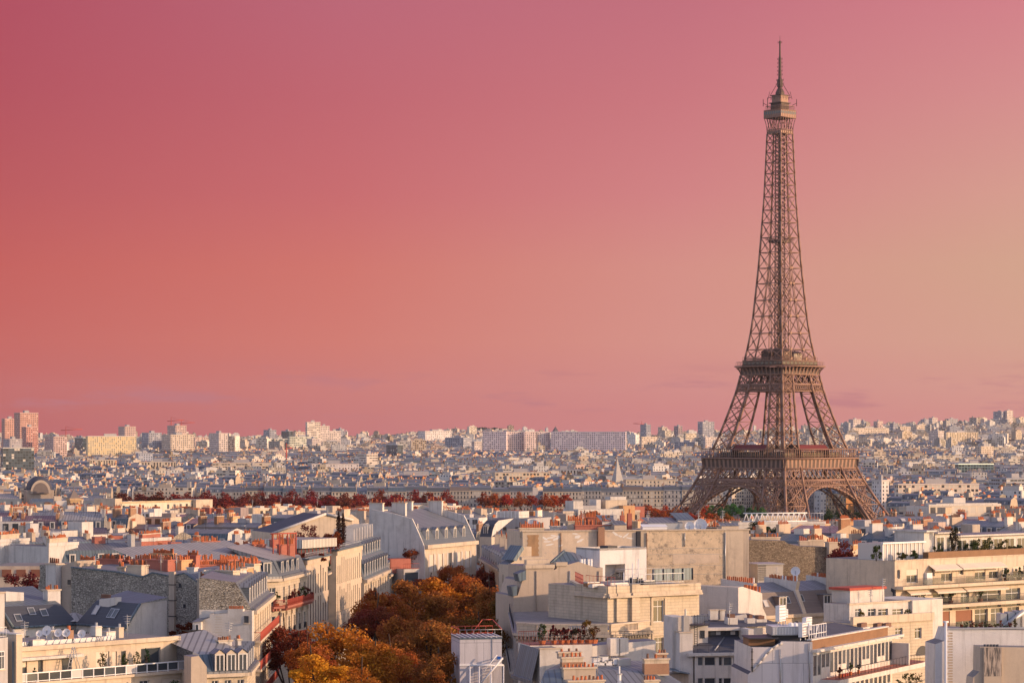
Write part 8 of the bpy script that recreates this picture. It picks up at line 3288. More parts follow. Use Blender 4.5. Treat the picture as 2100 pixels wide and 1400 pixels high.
for x_ in (1797, 1821):
 x, y, _ = PU.at(PU.sz(x_, 1240)[0], 1, 0)
 aerial_part(H, x, y, zu - 1, 4.5 if x_ > 1800 else 3.0, .2)
x, y, _ = P.at(P.sz(1775, 1270)[0], .8, 0)
bush(x, y, zt, .5, 1.4, (.14, .12, .02), 'small yellow potted shrub on the cream parapet terrace', 'potted plant', 'potted_plant', 'dark_pot', n=160)
x, y, _ = P.at(P.sz(1872, 1262)[0], 1, 0)
bush(x, y, zt + .2, .8, 1.0, OLIVE, 'low spiky plant at the far end of the cream parapet terrace', 'potted plant', 'potted_plant', 'dark_pot', n=160)

# --- white wall house, bottom right corner
P = PL(1916, 296, 2130, 297.5)
H = House('white_corner_house', 'large whitewashed blank gable with white vertical pipe in the lower corner', 'house', (*P.p, 22))
m = P.mb()
extr(m, [(s_, max(z, 22)) for s_, z in ppoly(P, [(1917, 1500), (1918, 1320), (1937, 1313), (1945, 1288), (2135, 1292), (2135, 1500)])], 0, 4, 'white_brick', 'white_plaster', 'gravel_roof')
H.part('gable_wall', m)
m = P.mb()
a, b = P.sz(1938, 1400), P.sz(1938, 1274)
m.beam((a[0], -.3, 22), (b[0], -.3, b[1]), .28, 'white_metal')
m.beam((b[0] - .3, -.3, b[1]), (b[0] + .3, -.3, b[1]), .2, 'white_metal')
H.part('vent_pipe', m)
m = P.mb()
for k in range(40):
 z = P.sz(1950, 1296)[1] - k * .3
 s_ = P.sz(1950, 1300)[0]
 m.box(s_ - .25 - .12 * (k % 2), s_ + .2, -.02, 0, z - .16, z, 'beige_plaster')
H.part('toothing', m)
m = P.mb()
m.box(P.sz(1943, 1290)[0], P.L, -.15, .6, P.sz(1950, 1290)[1], P.sz(1950, 1287)[1], 'grey_metal', bottom=True)
H.part('coping', m)
for k in range(12):
 a = P.sz(1972 + k * 10, 1286, 1.5)
 bush(*P.at(a[0], 1.5, 0)[:2], a[1] - .7, .35, .7 + .25 * (k % 3), (RUST, GREEN, DKRED, OLIVE)[k % 4], ('%s potted plant on the whitewashed gable top, %s' % (('rust red', 'green', 'dark red', 'olive')[k % 4], ('toward the pipe', 'midway along', 'toward the ducts')[k // 4])), 'potted plant', 'potted_plant', 'dark_pot', n=90, leaf=.18)
m = P.mb()
a, b = P.sz(2052, 1286, 3), P.sz(2092, 1252, 3)
for k in range(3):
 m.box(a[0] + k * .9, a[0] + k * .9 + .75, 3, 4.6, a[1] - .4, b[1] - .3 + .15 * k, 'grey_metal')
m.beam((a[0] + .2, 2.8, a[1]), (b[0] + .4, 2.8, b[1]), .5, 'grey_metal')
m.box(b[0], b[0] + 3, 3, 4.6, a[1] - 1, b[1], 'white_plaster')
H.part('air_duct', m)
a, b = P.sz(2092, 1282, 4), P.sz(2104, 1244, 4)
P3 = PL(2008, 290, 2130, 290.8)
H = House('stained_grey_house', 'beige grey rendered box with black water stains under five dark pots in the corner', 'house', (*P3.p, 22))
m = P3.mb()
extr(m, [(s_, max(z, 22)) for s_, z in ppoly(P3, [(1985, 1500), (1996, 1388), (2009, 1376), (2010, 1325), (2135, 1327), (2135, 1500)])], 0, 2.5, 'beige_plaster', 'beige_plaster', 'gravel_roof')
H.part('wall', m)
for k in range(5):
 m = P3.mb()
 a = P3.sz(2020 + k * 6.4, 1325, .3)
 m.cyl(a[0], .3, a[1], a[1] + .25, .16, 'dark_felt', 8)
 H.part('chimney_pot', m)
m, N, bs = _base('water_stain')
_u = N.new('ShaderNodeTexCoord')
_s = N.new('ShaderNodeSeparateXYZ')
N.l.new(_u.outputs['Generated'], _s.inputs[0])
_g = N.new('ShaderNodeNewGeometry')
_n = N.noise(N.vscale(_g.outputs['Position'], (3.0, 3.0, .35)), 1.6, 5.0, .65)
_f = N.math('MULTIPLY', N.smooth(_n, .38, .6), N.smooth(_s.outputs[2], .0, .6))
N.l.new(_tint(N, N.mix(_f, (0.47, 0.385, 0.33), (0.10, 0.09, 0.09))), bs.inputs['Base Color'])
bs.inputs['Roughness'].default_value = .9
m = P3.mb()
a, b = P3.sz(2016, 1376), P3.sz(2052, 1326)
m.box(a[0], b[0], -.35, 0, 22, b[1] + .02, 'beige_plaster')
m.face([(a[0], -.36, a[1] - .5), (b[0], -.36, a[1] - .5), (b[0], -.36, b[1]), (a[0], -.36, b[1])], 'water_stain')
H.part('flue_stack', m)
EXCL += [(0, 95, 270, 520)]

# --- prefabricated white site tower standing in the avenue
P = PL(943, 332, 1029, 333)
H = House('site_cabin_tower', 'white stacked site cabin with blue grey ribbed roof, railings and zigzag metal stair', 'site cabin', (*P.p, 22))
zt = P.sz(980, 1310)[1]
m = P.mb()
m.box(0, P.L, 0, 6.5, 30, zt, 'panels')
H.part('wall', m)
m = P.mb()
m.box(-.05, P.L + .05, -.05, 6.55, zt, zt + .2, 'zinc_blue', 'zinc_blue', bottom=True)
for k in range(9):
 m.box(k * P.L / 8 - .05, k * P.L / 8 + .05, 0, 6.5, zt + .2, zt + .28, 'white_metal')
H.part('roof', m)
m = P.mb()
railing(m, 0, P.L, zt + .2, 1.0, 0, 'grey_metal', .9)
railing(m, 0, P.L, zt + .2, 1.0, 6.4, 'crane_red', .9)
m.beam((P.L * .5, 6.4, zt + .3), (P.L * .75, 6.4, zt + 2.0), .09, 'crane_red')
m.beam((P.L * .75, 6.4, zt + 2.0), (P.L, 6.4, zt + 2.0), .09, 'crane_red')
m.beam((0, 0, zt + 1.2), (0, 6.4, zt + 1.2), .09, 'crane_red')
m.beam((P.L, 0, zt + 1.2), (P.L, 6.4, zt + 2.0), .09, 'crane_red')
H.part('railing', m)
zl_ = P.sz(980, 1362)[1]
m = P.mb()
m.box(-.05, P.L + .05, -.1, 0, zl_ - .12, zl_ + .12, 'white_metal', bottom=True)
m.box(P.L * .76, P.L * .78, -.06, 0, zl_, zt, 'grey_metal')
H.part('trim', m)
m = P.mb()
a, b = P.sz(1020, 1351), P.sz(1027, 1345)
m.box(a[0], b[0], -.06, 0, a[1], b[1], 'blue_sign')
H.part('blue_panel', m)
m = P.mb()
for s_ in (P.L * .2, P.L * .42, P.L * .7, P.L):
 m.beam((s_, -1.2, 24), (s_, -1.2, zl_), .16, 'white_metal')
m.beam((P.L * .2, -1.2, zl_), (P.L, -1.2, zl_), .2, 'white_metal')
m.beam((P.L * .4, -1.2, zl_ - 2.6), (P.L * .98, -1.2, zl_ + .9), .22, 'white_metal')
m.beam((P.L * .4, -1.2, zl_ - 1.6), (P.L * .85, -1.2, zl_ + 1.3), .1, 'white_metal')
for k in range(9):
 t = k / 8
 s_ = P.L * (.4 + .58 * t)
 m.box(s_ - .15, s_ + .15, -1.2, -.1, zl_ - 2.6 + 3.5 * t, zl_ - 2.55 + 3.5 * t, 'grey_metal')
H.part('stair', m)
# ------------------------------------------------------------------ trees
YEL, ORA, RST, BRN, MAR = (.70, .34, .03), (.50, .20, .025), (.43, .14, .03), (.36, .15, .035), (.24, .06, .028)
AV = [(655, 1356, 325, 62, YEL, 'bright golden yellow tree nearest the camera in the avenue'), (700, 1284, 342, 92, ORA, 'large orange tree beside the ribbed office block'),
  (598, 1290, 350, 62, MAR, 'dark maroon tree at the foot of the balconied corner house'), (640, 1330, 334, 50, RST, 'rusty tree between the maroon and golden ones'),
  (768, 1330, 338, 66, ORA, 'orange brown tree behind the golden one'), (790, 1210, 440, 56, RST, 'rust red tree at the end of the ribbed office block'),
  (850, 1196, 462, 76, BRN, 'broad brown tree in the middle of the avenue'), (905, 1190, 480, 70, ORA, 'orange brown tree below the five dormer house'),
  (880, 1285, 356, 82, BRN, 'wide brown tree left of the white site cabin'), (830, 1262, 384, 70, (.36, .13, .03), 'rusty brown tree in the avenue centre'),
  (760, 1250, 402, 50, MAR, 'dark red tree against the ribbed facade'), (940, 1185, 500, 64, RST, 'red brown tree near the zinc street house'),
  (985, 1200, 470, 66, (.34, .13, .03), 'brown tree beside the cream stone house'), (965, 1148, 600, 44, RST, 'furthest rust red tree peeking above the avenue canopy'),
  (1005, 1168, 575, 40, MAR, 'dark red tree at the far west end of the avenue'), (870, 1186, 545, 42, MAR, 'dark maroon tree below the small white modern house'),
  (930, 1166, 560, 36, RST, 'small rust tree in front of the five dormer house'), (1012, 1215, 430, 44, BRN, 'shaded brown tree hard against the stone house side wall'),
  (915, 1270, 400, 70, (.30, .11, .02), 'deep brown tree behind the wide brown one'), (985, 1275, 385, 56, (.22, .11, .02), 'dark olive tree right behind the site cabin'),
  (820, 1335, 345, 56, RST, 'rust tree low in front of the avenue centre'), (905, 1350, 334, 60, BRN, 'low brown tree at the bottom of the picture beside the cabin'),
  (735, 1385, 318, 50, ORA, 'orange treetop at the bottom edge beside the golden tree'), (1030, 1235, 400, 26, (.2, .1, .02), 'slim dark tree squeezed between cabin and stone house')]
for (x_, yt, Y_, rp, cc, lb) in AV:
 r_ = rp * Y_ / FPX * 1.2
 tree(pX(x_, Y_), Y_, 22, r_, pZ(yt, Y_) - 20.6, cc, lb, 'autumn trees lining the avenue')
BELTS = [(232, 935, 1004, 2150, (.20, .04, .026), 'dark red', 'left of the long tree belt', 19, 20), (980, 1175, 1008, 2230, (.42, .09, .03), 'rust red', 'of the riverside clump', 27, 8),
   (1285, 1490, 1030, 1900, (.42, .10, .03), 'red brown', 'of the clump east of the iron tower', 25, 9), (1335, 1500, 1046, 1570, (.40, .11, .03), 'orange brown', 'of the row before the tower foot', 26, 9), (1450, 1572, 1038, 1600, (.06, .15, .06), 'leafy green', 'before the east tower foot', 28, 7), (1850, 1960, 1050, 1570, (.26, .04, .03), 'wine red', 'on the west river bank', 24, 6), (1330, 1460, 1044, 1790, (.45, .12, .035), 'rusty', 'before the clump east of the tower', 20, 7),
   (1452, 1575, 1030, 1800, (.07, .17, .07), 'green', 'under the east arch of the iron tower', 24, 8), (1690, 1770, 1042, 1830, (.05, .09, .03), 'green', 'under the west arch of the iron tower', 18, 4),
   (1826, 1915, 1020, 1960, (.30, .04, .03), 'crimson', 'west of the iron tower', 22, 6), (1118, 1215, 912, 6050, (.34, .04, .04), 'dark red', 'before the long slab block', 22, 9),
   (20, 60, 985, 2500, (.03, .06, .03), 'dark green', 'beside the dome', 20, 3), (420, 930, 1012, 2050, (.24, .045, .03), 'maroon', 'in the nearer row of the tree belt', 18, 17)]
NUM = ['first', 'second', 'third', 'fourth', 'fifth', 'sixth', 'seventh', 'eighth', 'ninth', 'tenth', 'eleventh', 'twelfth', 'thirteenth', 'fourteenth', 'fifteenth', 'sixteenth', 'seventeenth', 'eighteenth', 'nineteenth', 'twentieth']
for (x0, x1, yt, Y_, cc, cn, where, h_, n) in BELTS:
 for k in range(n):
  xx = x0 + (x1 - x0) * (k + .5) / n + TRNG.uniform(-4, 4)
  YY = Y_ + TRNG.uniform(-25, 25)
  gz = pZ(yt + TRNG.uniform(0, 6), YY) - h_
  g0 = ground_z(pX(xx, YY), YY)
  hh = h_ + max(-6, min(9, gz - g0))
  c2 = tuple(v * TRNG.uniform(.75, 1.3) for v in cc)
  tree(pX(xx, YY), YY, g0, (x1 - x0) / n * YY / FPX * .72, hh, c2, '%s tree %s, %s from the east' % (cn, where, NUM[k]), 'trees ' + where, far=True)
for (x_, y_, Y_, r_, h_, cc, lb) in ((42, 1030, 1500, 8, 16, MAR, 'small dark red tree near the left of the belfry'), (1553, 1065, 640, 3.6, 7, (.02, .05, .025), 'dark green pine on the roof before the truss building'), (1600, 1075, 632, 4.6, 7.0, (.04, .06, .03), 'broad grey green roof tree before the truss building'), (1573, 1080, 636, 2.6, 4.6, GREEN, 'low green roof shrub before the truss building')):
 z = pZ(y_, Y_)
 tree(pX(x_, Y_), Y_, z - h_, r_, h_, cc, lb, None, far=False, cat='tree')

# ------------------------------------------------------------------ larger single buildings of the middle distance
def big(name, label, cat, xa, Ya, xb, Yb, ytop, dep, fm, side='white_plaster', gz=20, bay=3.2, fh=3.2, top='gravel_roof', tint=(1, 1, 1)):
 P = PL(xa, Ya, xb, Yb)
 H = House(name, label, cat, (*P.p, gz))
 zt = P.sz(xa, ytop)[1]
 m = P.mb()
 m.tint = tint
 nf = max(1, round((zt - gz) / fh))
 m.wall((0, 0), (P.L, 0), gz, zt, fm, max(1, round(P.L / bay)), nf)
 for s_ in (0, P.L):
  m.wall((s_, 0), (s_, dep), gz, zt, side, max(1, round(dep / bay)), nf)
 m.wall((P.L, dep), (0, dep), gz, zt, fm, max(1, round(P.L / bay)), nf)
 m.face([(0, 0, zt), (P.L, 0, zt), (P.L, dep, zt), (0, dep, zt)], top)
 H.part('wall', m)
 m = P.mb()
 m.tint = tint
 m.box(-.15, P.L + .15, -.15, .35, zt, zt + .7, 'white_plaster' if side == 'white_plaster' else 'cream_plaster', bottom=True)
 H.part('parapet', m)
 return H, P, zt

def addbox(H, P, x0, x1, ytop, o0, o1, zb, m_, t_='gravel_roof', nm='roof_room'):
 a, b = P.sz(x0, ytop, o0), P.sz(x1, ytop, o0)
 m = P.mb()
 m.box(a[0], b[0], o0, o1, zb, a[1], m_, t_)
 return H.part(nm, m)

H, P, zt = big('white_slab_house', 'white block with tall lift tower and long glazed roof canopy', 'apartment block', 190, 640, 288, 652, 1108, 14, 'f_white')
addbox(H, P, 125, 190, 1088, 0, 10, 20, 'white_plaster')
addbox(H, P, 168, 191, 1070, -1, 4, zt - 4, 'white_plaster', nm='lift_tower')
addbox(H, P, 192, 284, 1096, 5, 10, zt, 'awning_cloth')
H, P, zt = big('white_chimney_tower', 'slim tall white chimney tower standing on a low white house', 'chimney tower', 48, 620, 79, 622, 1098, 10, 'white_plaster')
addbox(H, P, 62, 79, 1073, 1, 4, zt, 'white_plaster', nm='chimney')
chimney(H, P, 2.0, 3.0, 5, 8, zt, zt + 2, 'cream_plaster', n=6)
H, P, zt = big('hospital_block', 'long cream flat roofed block with strips of small square windows', 'hospital', 247, 1010, 402, 1040, 1032, 16, 'f_white', 'f_white', tint=(.98, .88, .72))
addbox(H, P, 402, 436, 1024, -2, 12, 20, 'cream_plaster', nm='end_wing')
addbox(H, P, 236, 250, 1022, 0, 12, 20, 'cream_plaster', nm='stair_tower')
for x_ in (262, 285, 300, 340, 372):
 addbox(H, P, x_, x_ + 9, 1027, 5, 9, zt, 'white_plaster')
# oval dark roof
P = PL(330, 760, 560, 770)
H = House('oval_roof_hall', 'hall with broad dark oval roof and pale curved upper roof', 'hall', (pX(430, 790), 790, 20))
m = MB()
cx, cy, z0 = pX(432, 800), 800, pZ(1104, 790)
for (ra, rb, za, zb, k) in ((1.0, .96, -12, 0, 'grey_plaster'), (1.04, .8, 0, 1.7, 'dark_felt'), (.8, .55, 1.7, 2.6, 'slate_dark')):
 for i in range(28):
  a0, a1 = 2 * math.pi * i / 28, 2 * math.pi * (i + 1) / 28
  m.face([(cx + 15 * ra * math.cos(a0), cy + 11 * ra * math.sin(a0), z0 + za), (cx + 15 * ra * math.cos(a1), cy + 11 * ra * math.sin(a1), z0 + za), (cx + 15 * rb * math.cos(a1), cy + 11 * rb * math.sin(a1), z0 + zb), (cx + 15 * rb * math.cos(a0), cy + 11 * rb * math.sin(a0), z0 + zb)], k)
H.part('lower_roof', m)
m = MB()
cx += 7
for i in range(28):
 a0, a1 = 2 * math.pi * i / 28, 2 * math.pi * (i + 1) / 28
 for (ra, rb, za, zb) in ((.9, .9, 1.6, 2.6), (.9, .6, 2.6, 3.6), (.6, 0, 3.6, 4.0)):
  m.face([(cx + 14 * ra * math.cos(a0), cy + 9 * ra * math.sin(a0), z0 + za), (cx + 14 * ra * math.cos(a1), cy + 9 * ra * math.sin(a1), z0 + za), (cx + 14 * rb * math.cos(a1), cy + 9 * rb * math.sin(a1), z0 + zb), (cx + 14 * rb * math.cos(a0), cy + 9 * rb * math.sin(a0), z0 + zb)], 'white_metal')
H.part('upper_roof', m)
# shed gable behind the cypresses
P = PL(594, 600, 722, 606)
H = House('gabled_hall', 'large pale hall with low grey gabled roof behind the cypresses', 'hall', (*P.p, 20))
m = P.mb()
extr(m, [(s_, max(z, 20)) for s_, z in ppoly(P, [(560, 1500), (560, 1092), (592, 1082), (668, 1054), (722, 1066), (722, 1500)])], 0, 16, 'cream_plaster', 'cream_plaster', 'dark_felt')
H.part('wall', m)
m = P.mb()
a = [P.sz(x_, y_) for x_, y_ in ((556, 1094), (668, 1053), (724, 1066))]
m.beam((a[0][0], -.2, a[0][1]), (a[1][0], -.2, a[1][1]), .5, 'white_plaster')
m.beam((a[1][0], -.2, a[1][1]), (a[2][0], -.2, a[2][1]), .5, 'white_plaster')
H.part('coping', m)
# stepped beige block
H, P, zt = big('stepped_beige_block', 'stepped beige and white block with terraces above the red chimneys', 'apartment block', 1155, 860, 1312, 872, 1052, 14, 'f_white', gz=18, tint=(.95, .86, .76))
for (x0, x1, yt, o0, o1, k) in ((1176, 1196, 1027, 2, 8, 'white_plaster'), (1196, 1223, 1036, 2, 8, 'grey_plaster'), (1223, 1232, 1024, 2, 7, 'white_plaster'), (1242, 1286, 1025, 2, 9, 'cream_plaster'), (1252, 1284, 1018, 4, 8, 'white_plaster'), (1186, 1280, 1044, -1, 10, 'white_plaster'), (1278, 1302, 1036, -1, 8, 'ochre_plaster'), (1302, 1322, 1038, 0, 8, 'red_plaster')):
 addbox(H, P, x0, x1, yt, o0, o1, zt - 6, k)
# truss building
H, P, zt = big('truss_roof_block', 'white block crowned by a white lattice truss and railings', 'office block', 1515, 645, 1692, 652, 1076, 12, 'white_plaster', gz=18)
m = P.mb()
a, b = P.sz(1525, 1070)[0], P.sz(1655, 1070)[0]
z0, z1 = zt + .8, zt + 2.8
for z in (z0, z1):
 m.beam((a, 0, z), (b, 0, z), .28, 'white_metal')
for k in range(12):
 s_ = a + (b - a) * k / 12
 m.beam((s_, 0, z0), (s_ + (b - a) / 24, 0, z1), .2, 'white_metal')
 m.beam((s_ + (b - a) / 24, 0, z1), (s_ + (b - a) / 12, 0, z0), .2, 'white_metal')
H.part('truss', m)
addbox(H, P, 1560, 1640, 1057, 5, 9, zt, 'cream_plaster')
m = P.mb()
railing(m, b, P.L, zt + .7, 2.0, 1, 'white_metal', .8)
H.part('railing', m)
H, P, zt = big('white_terrace_block', 'long white two tier block with wide dark windows west of the tower', 'office block', 1905, 900, 2052, 912, 1038, 14, 'f_balcony', gz=18, tint=(1.05, 1.02, .98))
addbox(H, P, 1920, 2046, 1032, 3, 10, zt, 'white_plaster')
addbox(H, P, 1956, 1980, 1020, 5, 12, zt, 'white_plaster')
P = PL(1832, 720, 1955, 726)
H = House('barrel_roof_hall', 'long house with curved blue zinc barrel roof and flush skylights', 'hall', (*P.p, 18))
ZE = P.sz(1840, 1092)[1]
m = P.mb()
m.profile([(0, 18), (0, ZE)] + [(7 - 7 * math.cos(t), ZE + 4.2 * math.sin(t)) for t in [math.pi * k / 8 for k in range(9)]][1:], 0, P.L, ['cream_plaster', 'zinc_blue'] + ['zinc'] * 7, 'beige_plaster')
H.part('roof', m)
for k in range(4):
 skylight(H, P, P.sz(1862 + 20 * k, 1080)[0], 2.2, ZE + 3.0, (.8, .6), 1.2, 1.2)
P = PL(1738, 640, 1764, 642)
H = House('orange_chimney_house', 'tall broad orange red chimney stack on a small zinc roof', 'chimney stack', (*P.p, 20))
m = P.mb()
m.box(-1, P.L + 4, .2, 8, 20, P.sz(1740, 1092)[1], 'cream_plaster', 'zinc')
H.part('wall', m)
chimney(H, P, 0, P.L - .6, -.5, 1.2, 40, P.sz(1740, 1070)[1], 'ochre_plaster', n=8, cap='ochre_plaster')
for i, (xa, xb, yt, Y_, lb) in enumerate(((500, 556, 1046, 930, 'cream terraced block with stepped balconies, east of three'), (560, 612, 1042, 960, 'cream terraced block with a tall pier, middle of three'), (616, 700, 1046, 940, 'cream terraced block with wide windows, west of three'), (742, 800, 1050, 860, 'white block with balconies below a cubic roof room'), (812, 880, 1040, 930, 'cream low block with brick end wall and roof pots'), (884, 900, 1036, 935, 'narrow ochre brick house end between cream blocks'), (905, 945, 1041, 930, 'pinkish cream block beside the ochre end wall'),
           (0, 60, 1112, 560, 'white low block with flat roof at the east edge'), (100, 160, 1120, 555, 'white flat roofed block under dishes and aerials'), (290, 350, 1110, 575, 'small red plastered house with many pots'))):
 H, P, zt = big('terraced_block', lb, 'apartment block', xa, Y_, xb, Y_ + 8, yt, 13, ('f_balcony', 'f_white', 'f_band')[i % 3] if i < 7 else ('white_plaster' if i < 9 else 'red_plaster'), gz=18, tint=(1, .95, .84) if i < 7 else (1, 1, 1))
 w_ = xb - xa
 addbox(H, P, xa + w_ * .1, xa + w_ * .45, yt - 5, 4, 9, zt, 'cream_plaster' if i < 9 else 'ochre_plaster')
 addbox(H, P, xa + w_ * .6, xa + w_ * .75, yt - 9, 3, 6, zt, 'white_plaster' if i < 9 else 'red_plaster', nm='lift_housing')
 for q in range(3 if i > 6 else 1):
  chimney(H, P, P.L * (.15 + .3 * q), P.L * (.15 + .3 * q) + 2.5, 1 + q, 2 + q, zt, zt + 1.4, 'cream_plaster' if i < 9 else 'red_plaster', n=7, ph=.6)
 x, y, _ = P.at(P.L * .5, 3, 0)
 aerial_part(H, x, y, zt, 3.5, .4)
# belfry, dome, spire
def spire(name, label, x_, Y_, w, ytop, yroof, tier, mroof_):
 cx_, g = pX(x_, Y_), ground_z(pX(x_, Y_), Y_)
 H = House(name, label, 'church tower', (cx_, Y_, g))
 m = MB().place(cx_, Y_, 0, .5)
 zr = pZ(yroof, Y_)
 m.box(-w / 2, w / 2, -w / 2, w / 2, g, zr, tier)
 m.box(-w / 2 - .4, w / 2 + .4, -w / 2 - .4, w / 2 + .4, zr - 1, zr, tier, bottom=True)
 H.part('tower', m)
 for a in range(4):
  m = MB().place(cx_, Y_, 0, .5 + a * math.pi / 2)
  for s_ in (-w * .2, w * .2):
   m.face([(s_ - w * .11, -w / 2 - .05, zr - w * 1.3), (s_ + w * .11, -w / 2 - .05, zr - w * 1.3), (s_ + w * .11, -w / 2 - .05, zr - w * .5), (s_, -w / 2 - .05, zr - w * .35), (s_ - w * .11, -w / 2 - .05, zr - w * .5)], 'dark_felt')
  H.part('bell_opening', m)
 m = MB().place(cx_, Y_, 0, .5 + math.pi / 4)
 m.cyl(0, 0, zr, pZ(ytop, Y_), w * .74, mroof_, 4, .15)
 m.cyl(0, 0, pZ(ytop, Y_), pZ(ytop, Y_) + w * .35, .2, mroof_, 5, .1)
 H.part('roof', m)

spire('belfry', 'stone belfry with pointed slate pyramid roof and paired arched openings', 151, 1150, 4.6, 1004, 1021, 'gilded_stone', 'slate_brown')
spire('church_spire', 'pale stone church with slender tall octagonal spire', 1266, 2600, 8, 940, 986, 'ashlar', 'concrete')
spire('distant_church', 'small pointed church spire on the dark wooded skyline', 1139, 8600, 14, 874, 884, 'grey_plaster', 'slate_dark')
Y_ = 2350
cx, g = pX(80, Y_), ground_z(pX(80, Y_), Y_)
H = House('domed_building', 'large dark dome with a great arched stone window bay', 'domed hall', (cx, Y_, g))
m = MB().place(cx, Y_, 0, .3)
zb = pZ(1004, Y_)
m.box(-12, 12, -10, 10, g, zb, 'beige_plaster', 'zinc')
H.part('wall', m)
m = MB().place(cx, Y_, 0, .3)
m.lathe(0, 0, [(11.6 * math.cos(t), zb + 12.5 * math.sin(t)) for t in [math.pi / 2 * k / 7 for k in range(8)]], 'slate_dark', 20)
m.lathe(0, 0, [(1.6, zb + 12.3), (1.6, zb + 13.6), (.2, zb + 14.4)], 'gilded_stone', 8)
H.part('dome', m)
m = MB().place(cx, Y_, 0, .3)
m.face([(9 * math.cos(t), -11.9, zb - 3 + 12 * math.sin(t)) for t in [math.pi * k / 12 for k in range(13)]], 'beige_plaster')
m.face([(7 * math.cos(t), -12.1, zb - 3 + 9.6 * math.sin(t)) for t in [math.pi * k / 12 for k in range(13)]], 'slate_brown')
H.part('arched_bay', m)

# ------------------------------------------------------------------ slabs and towers of the far town, each seen corner on
def slab(x0, xs, x1, yt, Y_, fm, tint, label, th=30, name='tower_block', cat='tower block', extra=True, hh=3.0):
 t = math.radians(th)
 w = max(4, (x1 - xs) * Y_ / FPX / math.cos(t))
 d = max(8, (xs - x0) * Y_ / FPX / math.sin(t)) if xs > x0 else 14
 d = min(d, 40)
 X_ = pX(xs, Y_)
 g = ground_z(X_, Y_)
 z = pZ(yt, Y_)
 H = House(name, label, cat, (X_, Y_, g), 'tall blocks on the skyline' if cat == 'tower block' else None)
 m = MB().place(X_, Y_, 0, t)
 m.tint = tint
 bw = 3.4 * max(1, Y_ / 4200)
 nf = max(2, round((z - g) / (hh * max(1, Y_ / 4600))))
 nb, ns = max(2, round(w / bw)), max(2, round(d / bw))
 m.wall((0, 0), (w, 0), g, z, fm, nb, nf)
 m.wall((0, d), (0, 0), g, z, fm, ns, nf)
 m.wall((w, 0), (w, d), g, z, fm, ns, nf)
 m.wall((w, d), (0, d), g, z, fm, nb, nf)
 H.part('wall', m)
 m = MB().place(X_, Y_, 0, t)
 m.tint = tint
 m.box(-.3, w + .3, -.3, d + .3, z, z + 1.0, 'white_plaster', 'gravel_roof', bottom=True)
 H.part('roof', m)
 if extra:
  m = MB().place(X_, Y_, 0, t)
  m.box(w * .35, w * .6, d * .3, d * .6, z + 1, z + 4.5, 'grey_plaster')
  H.part('lift_housing', m)

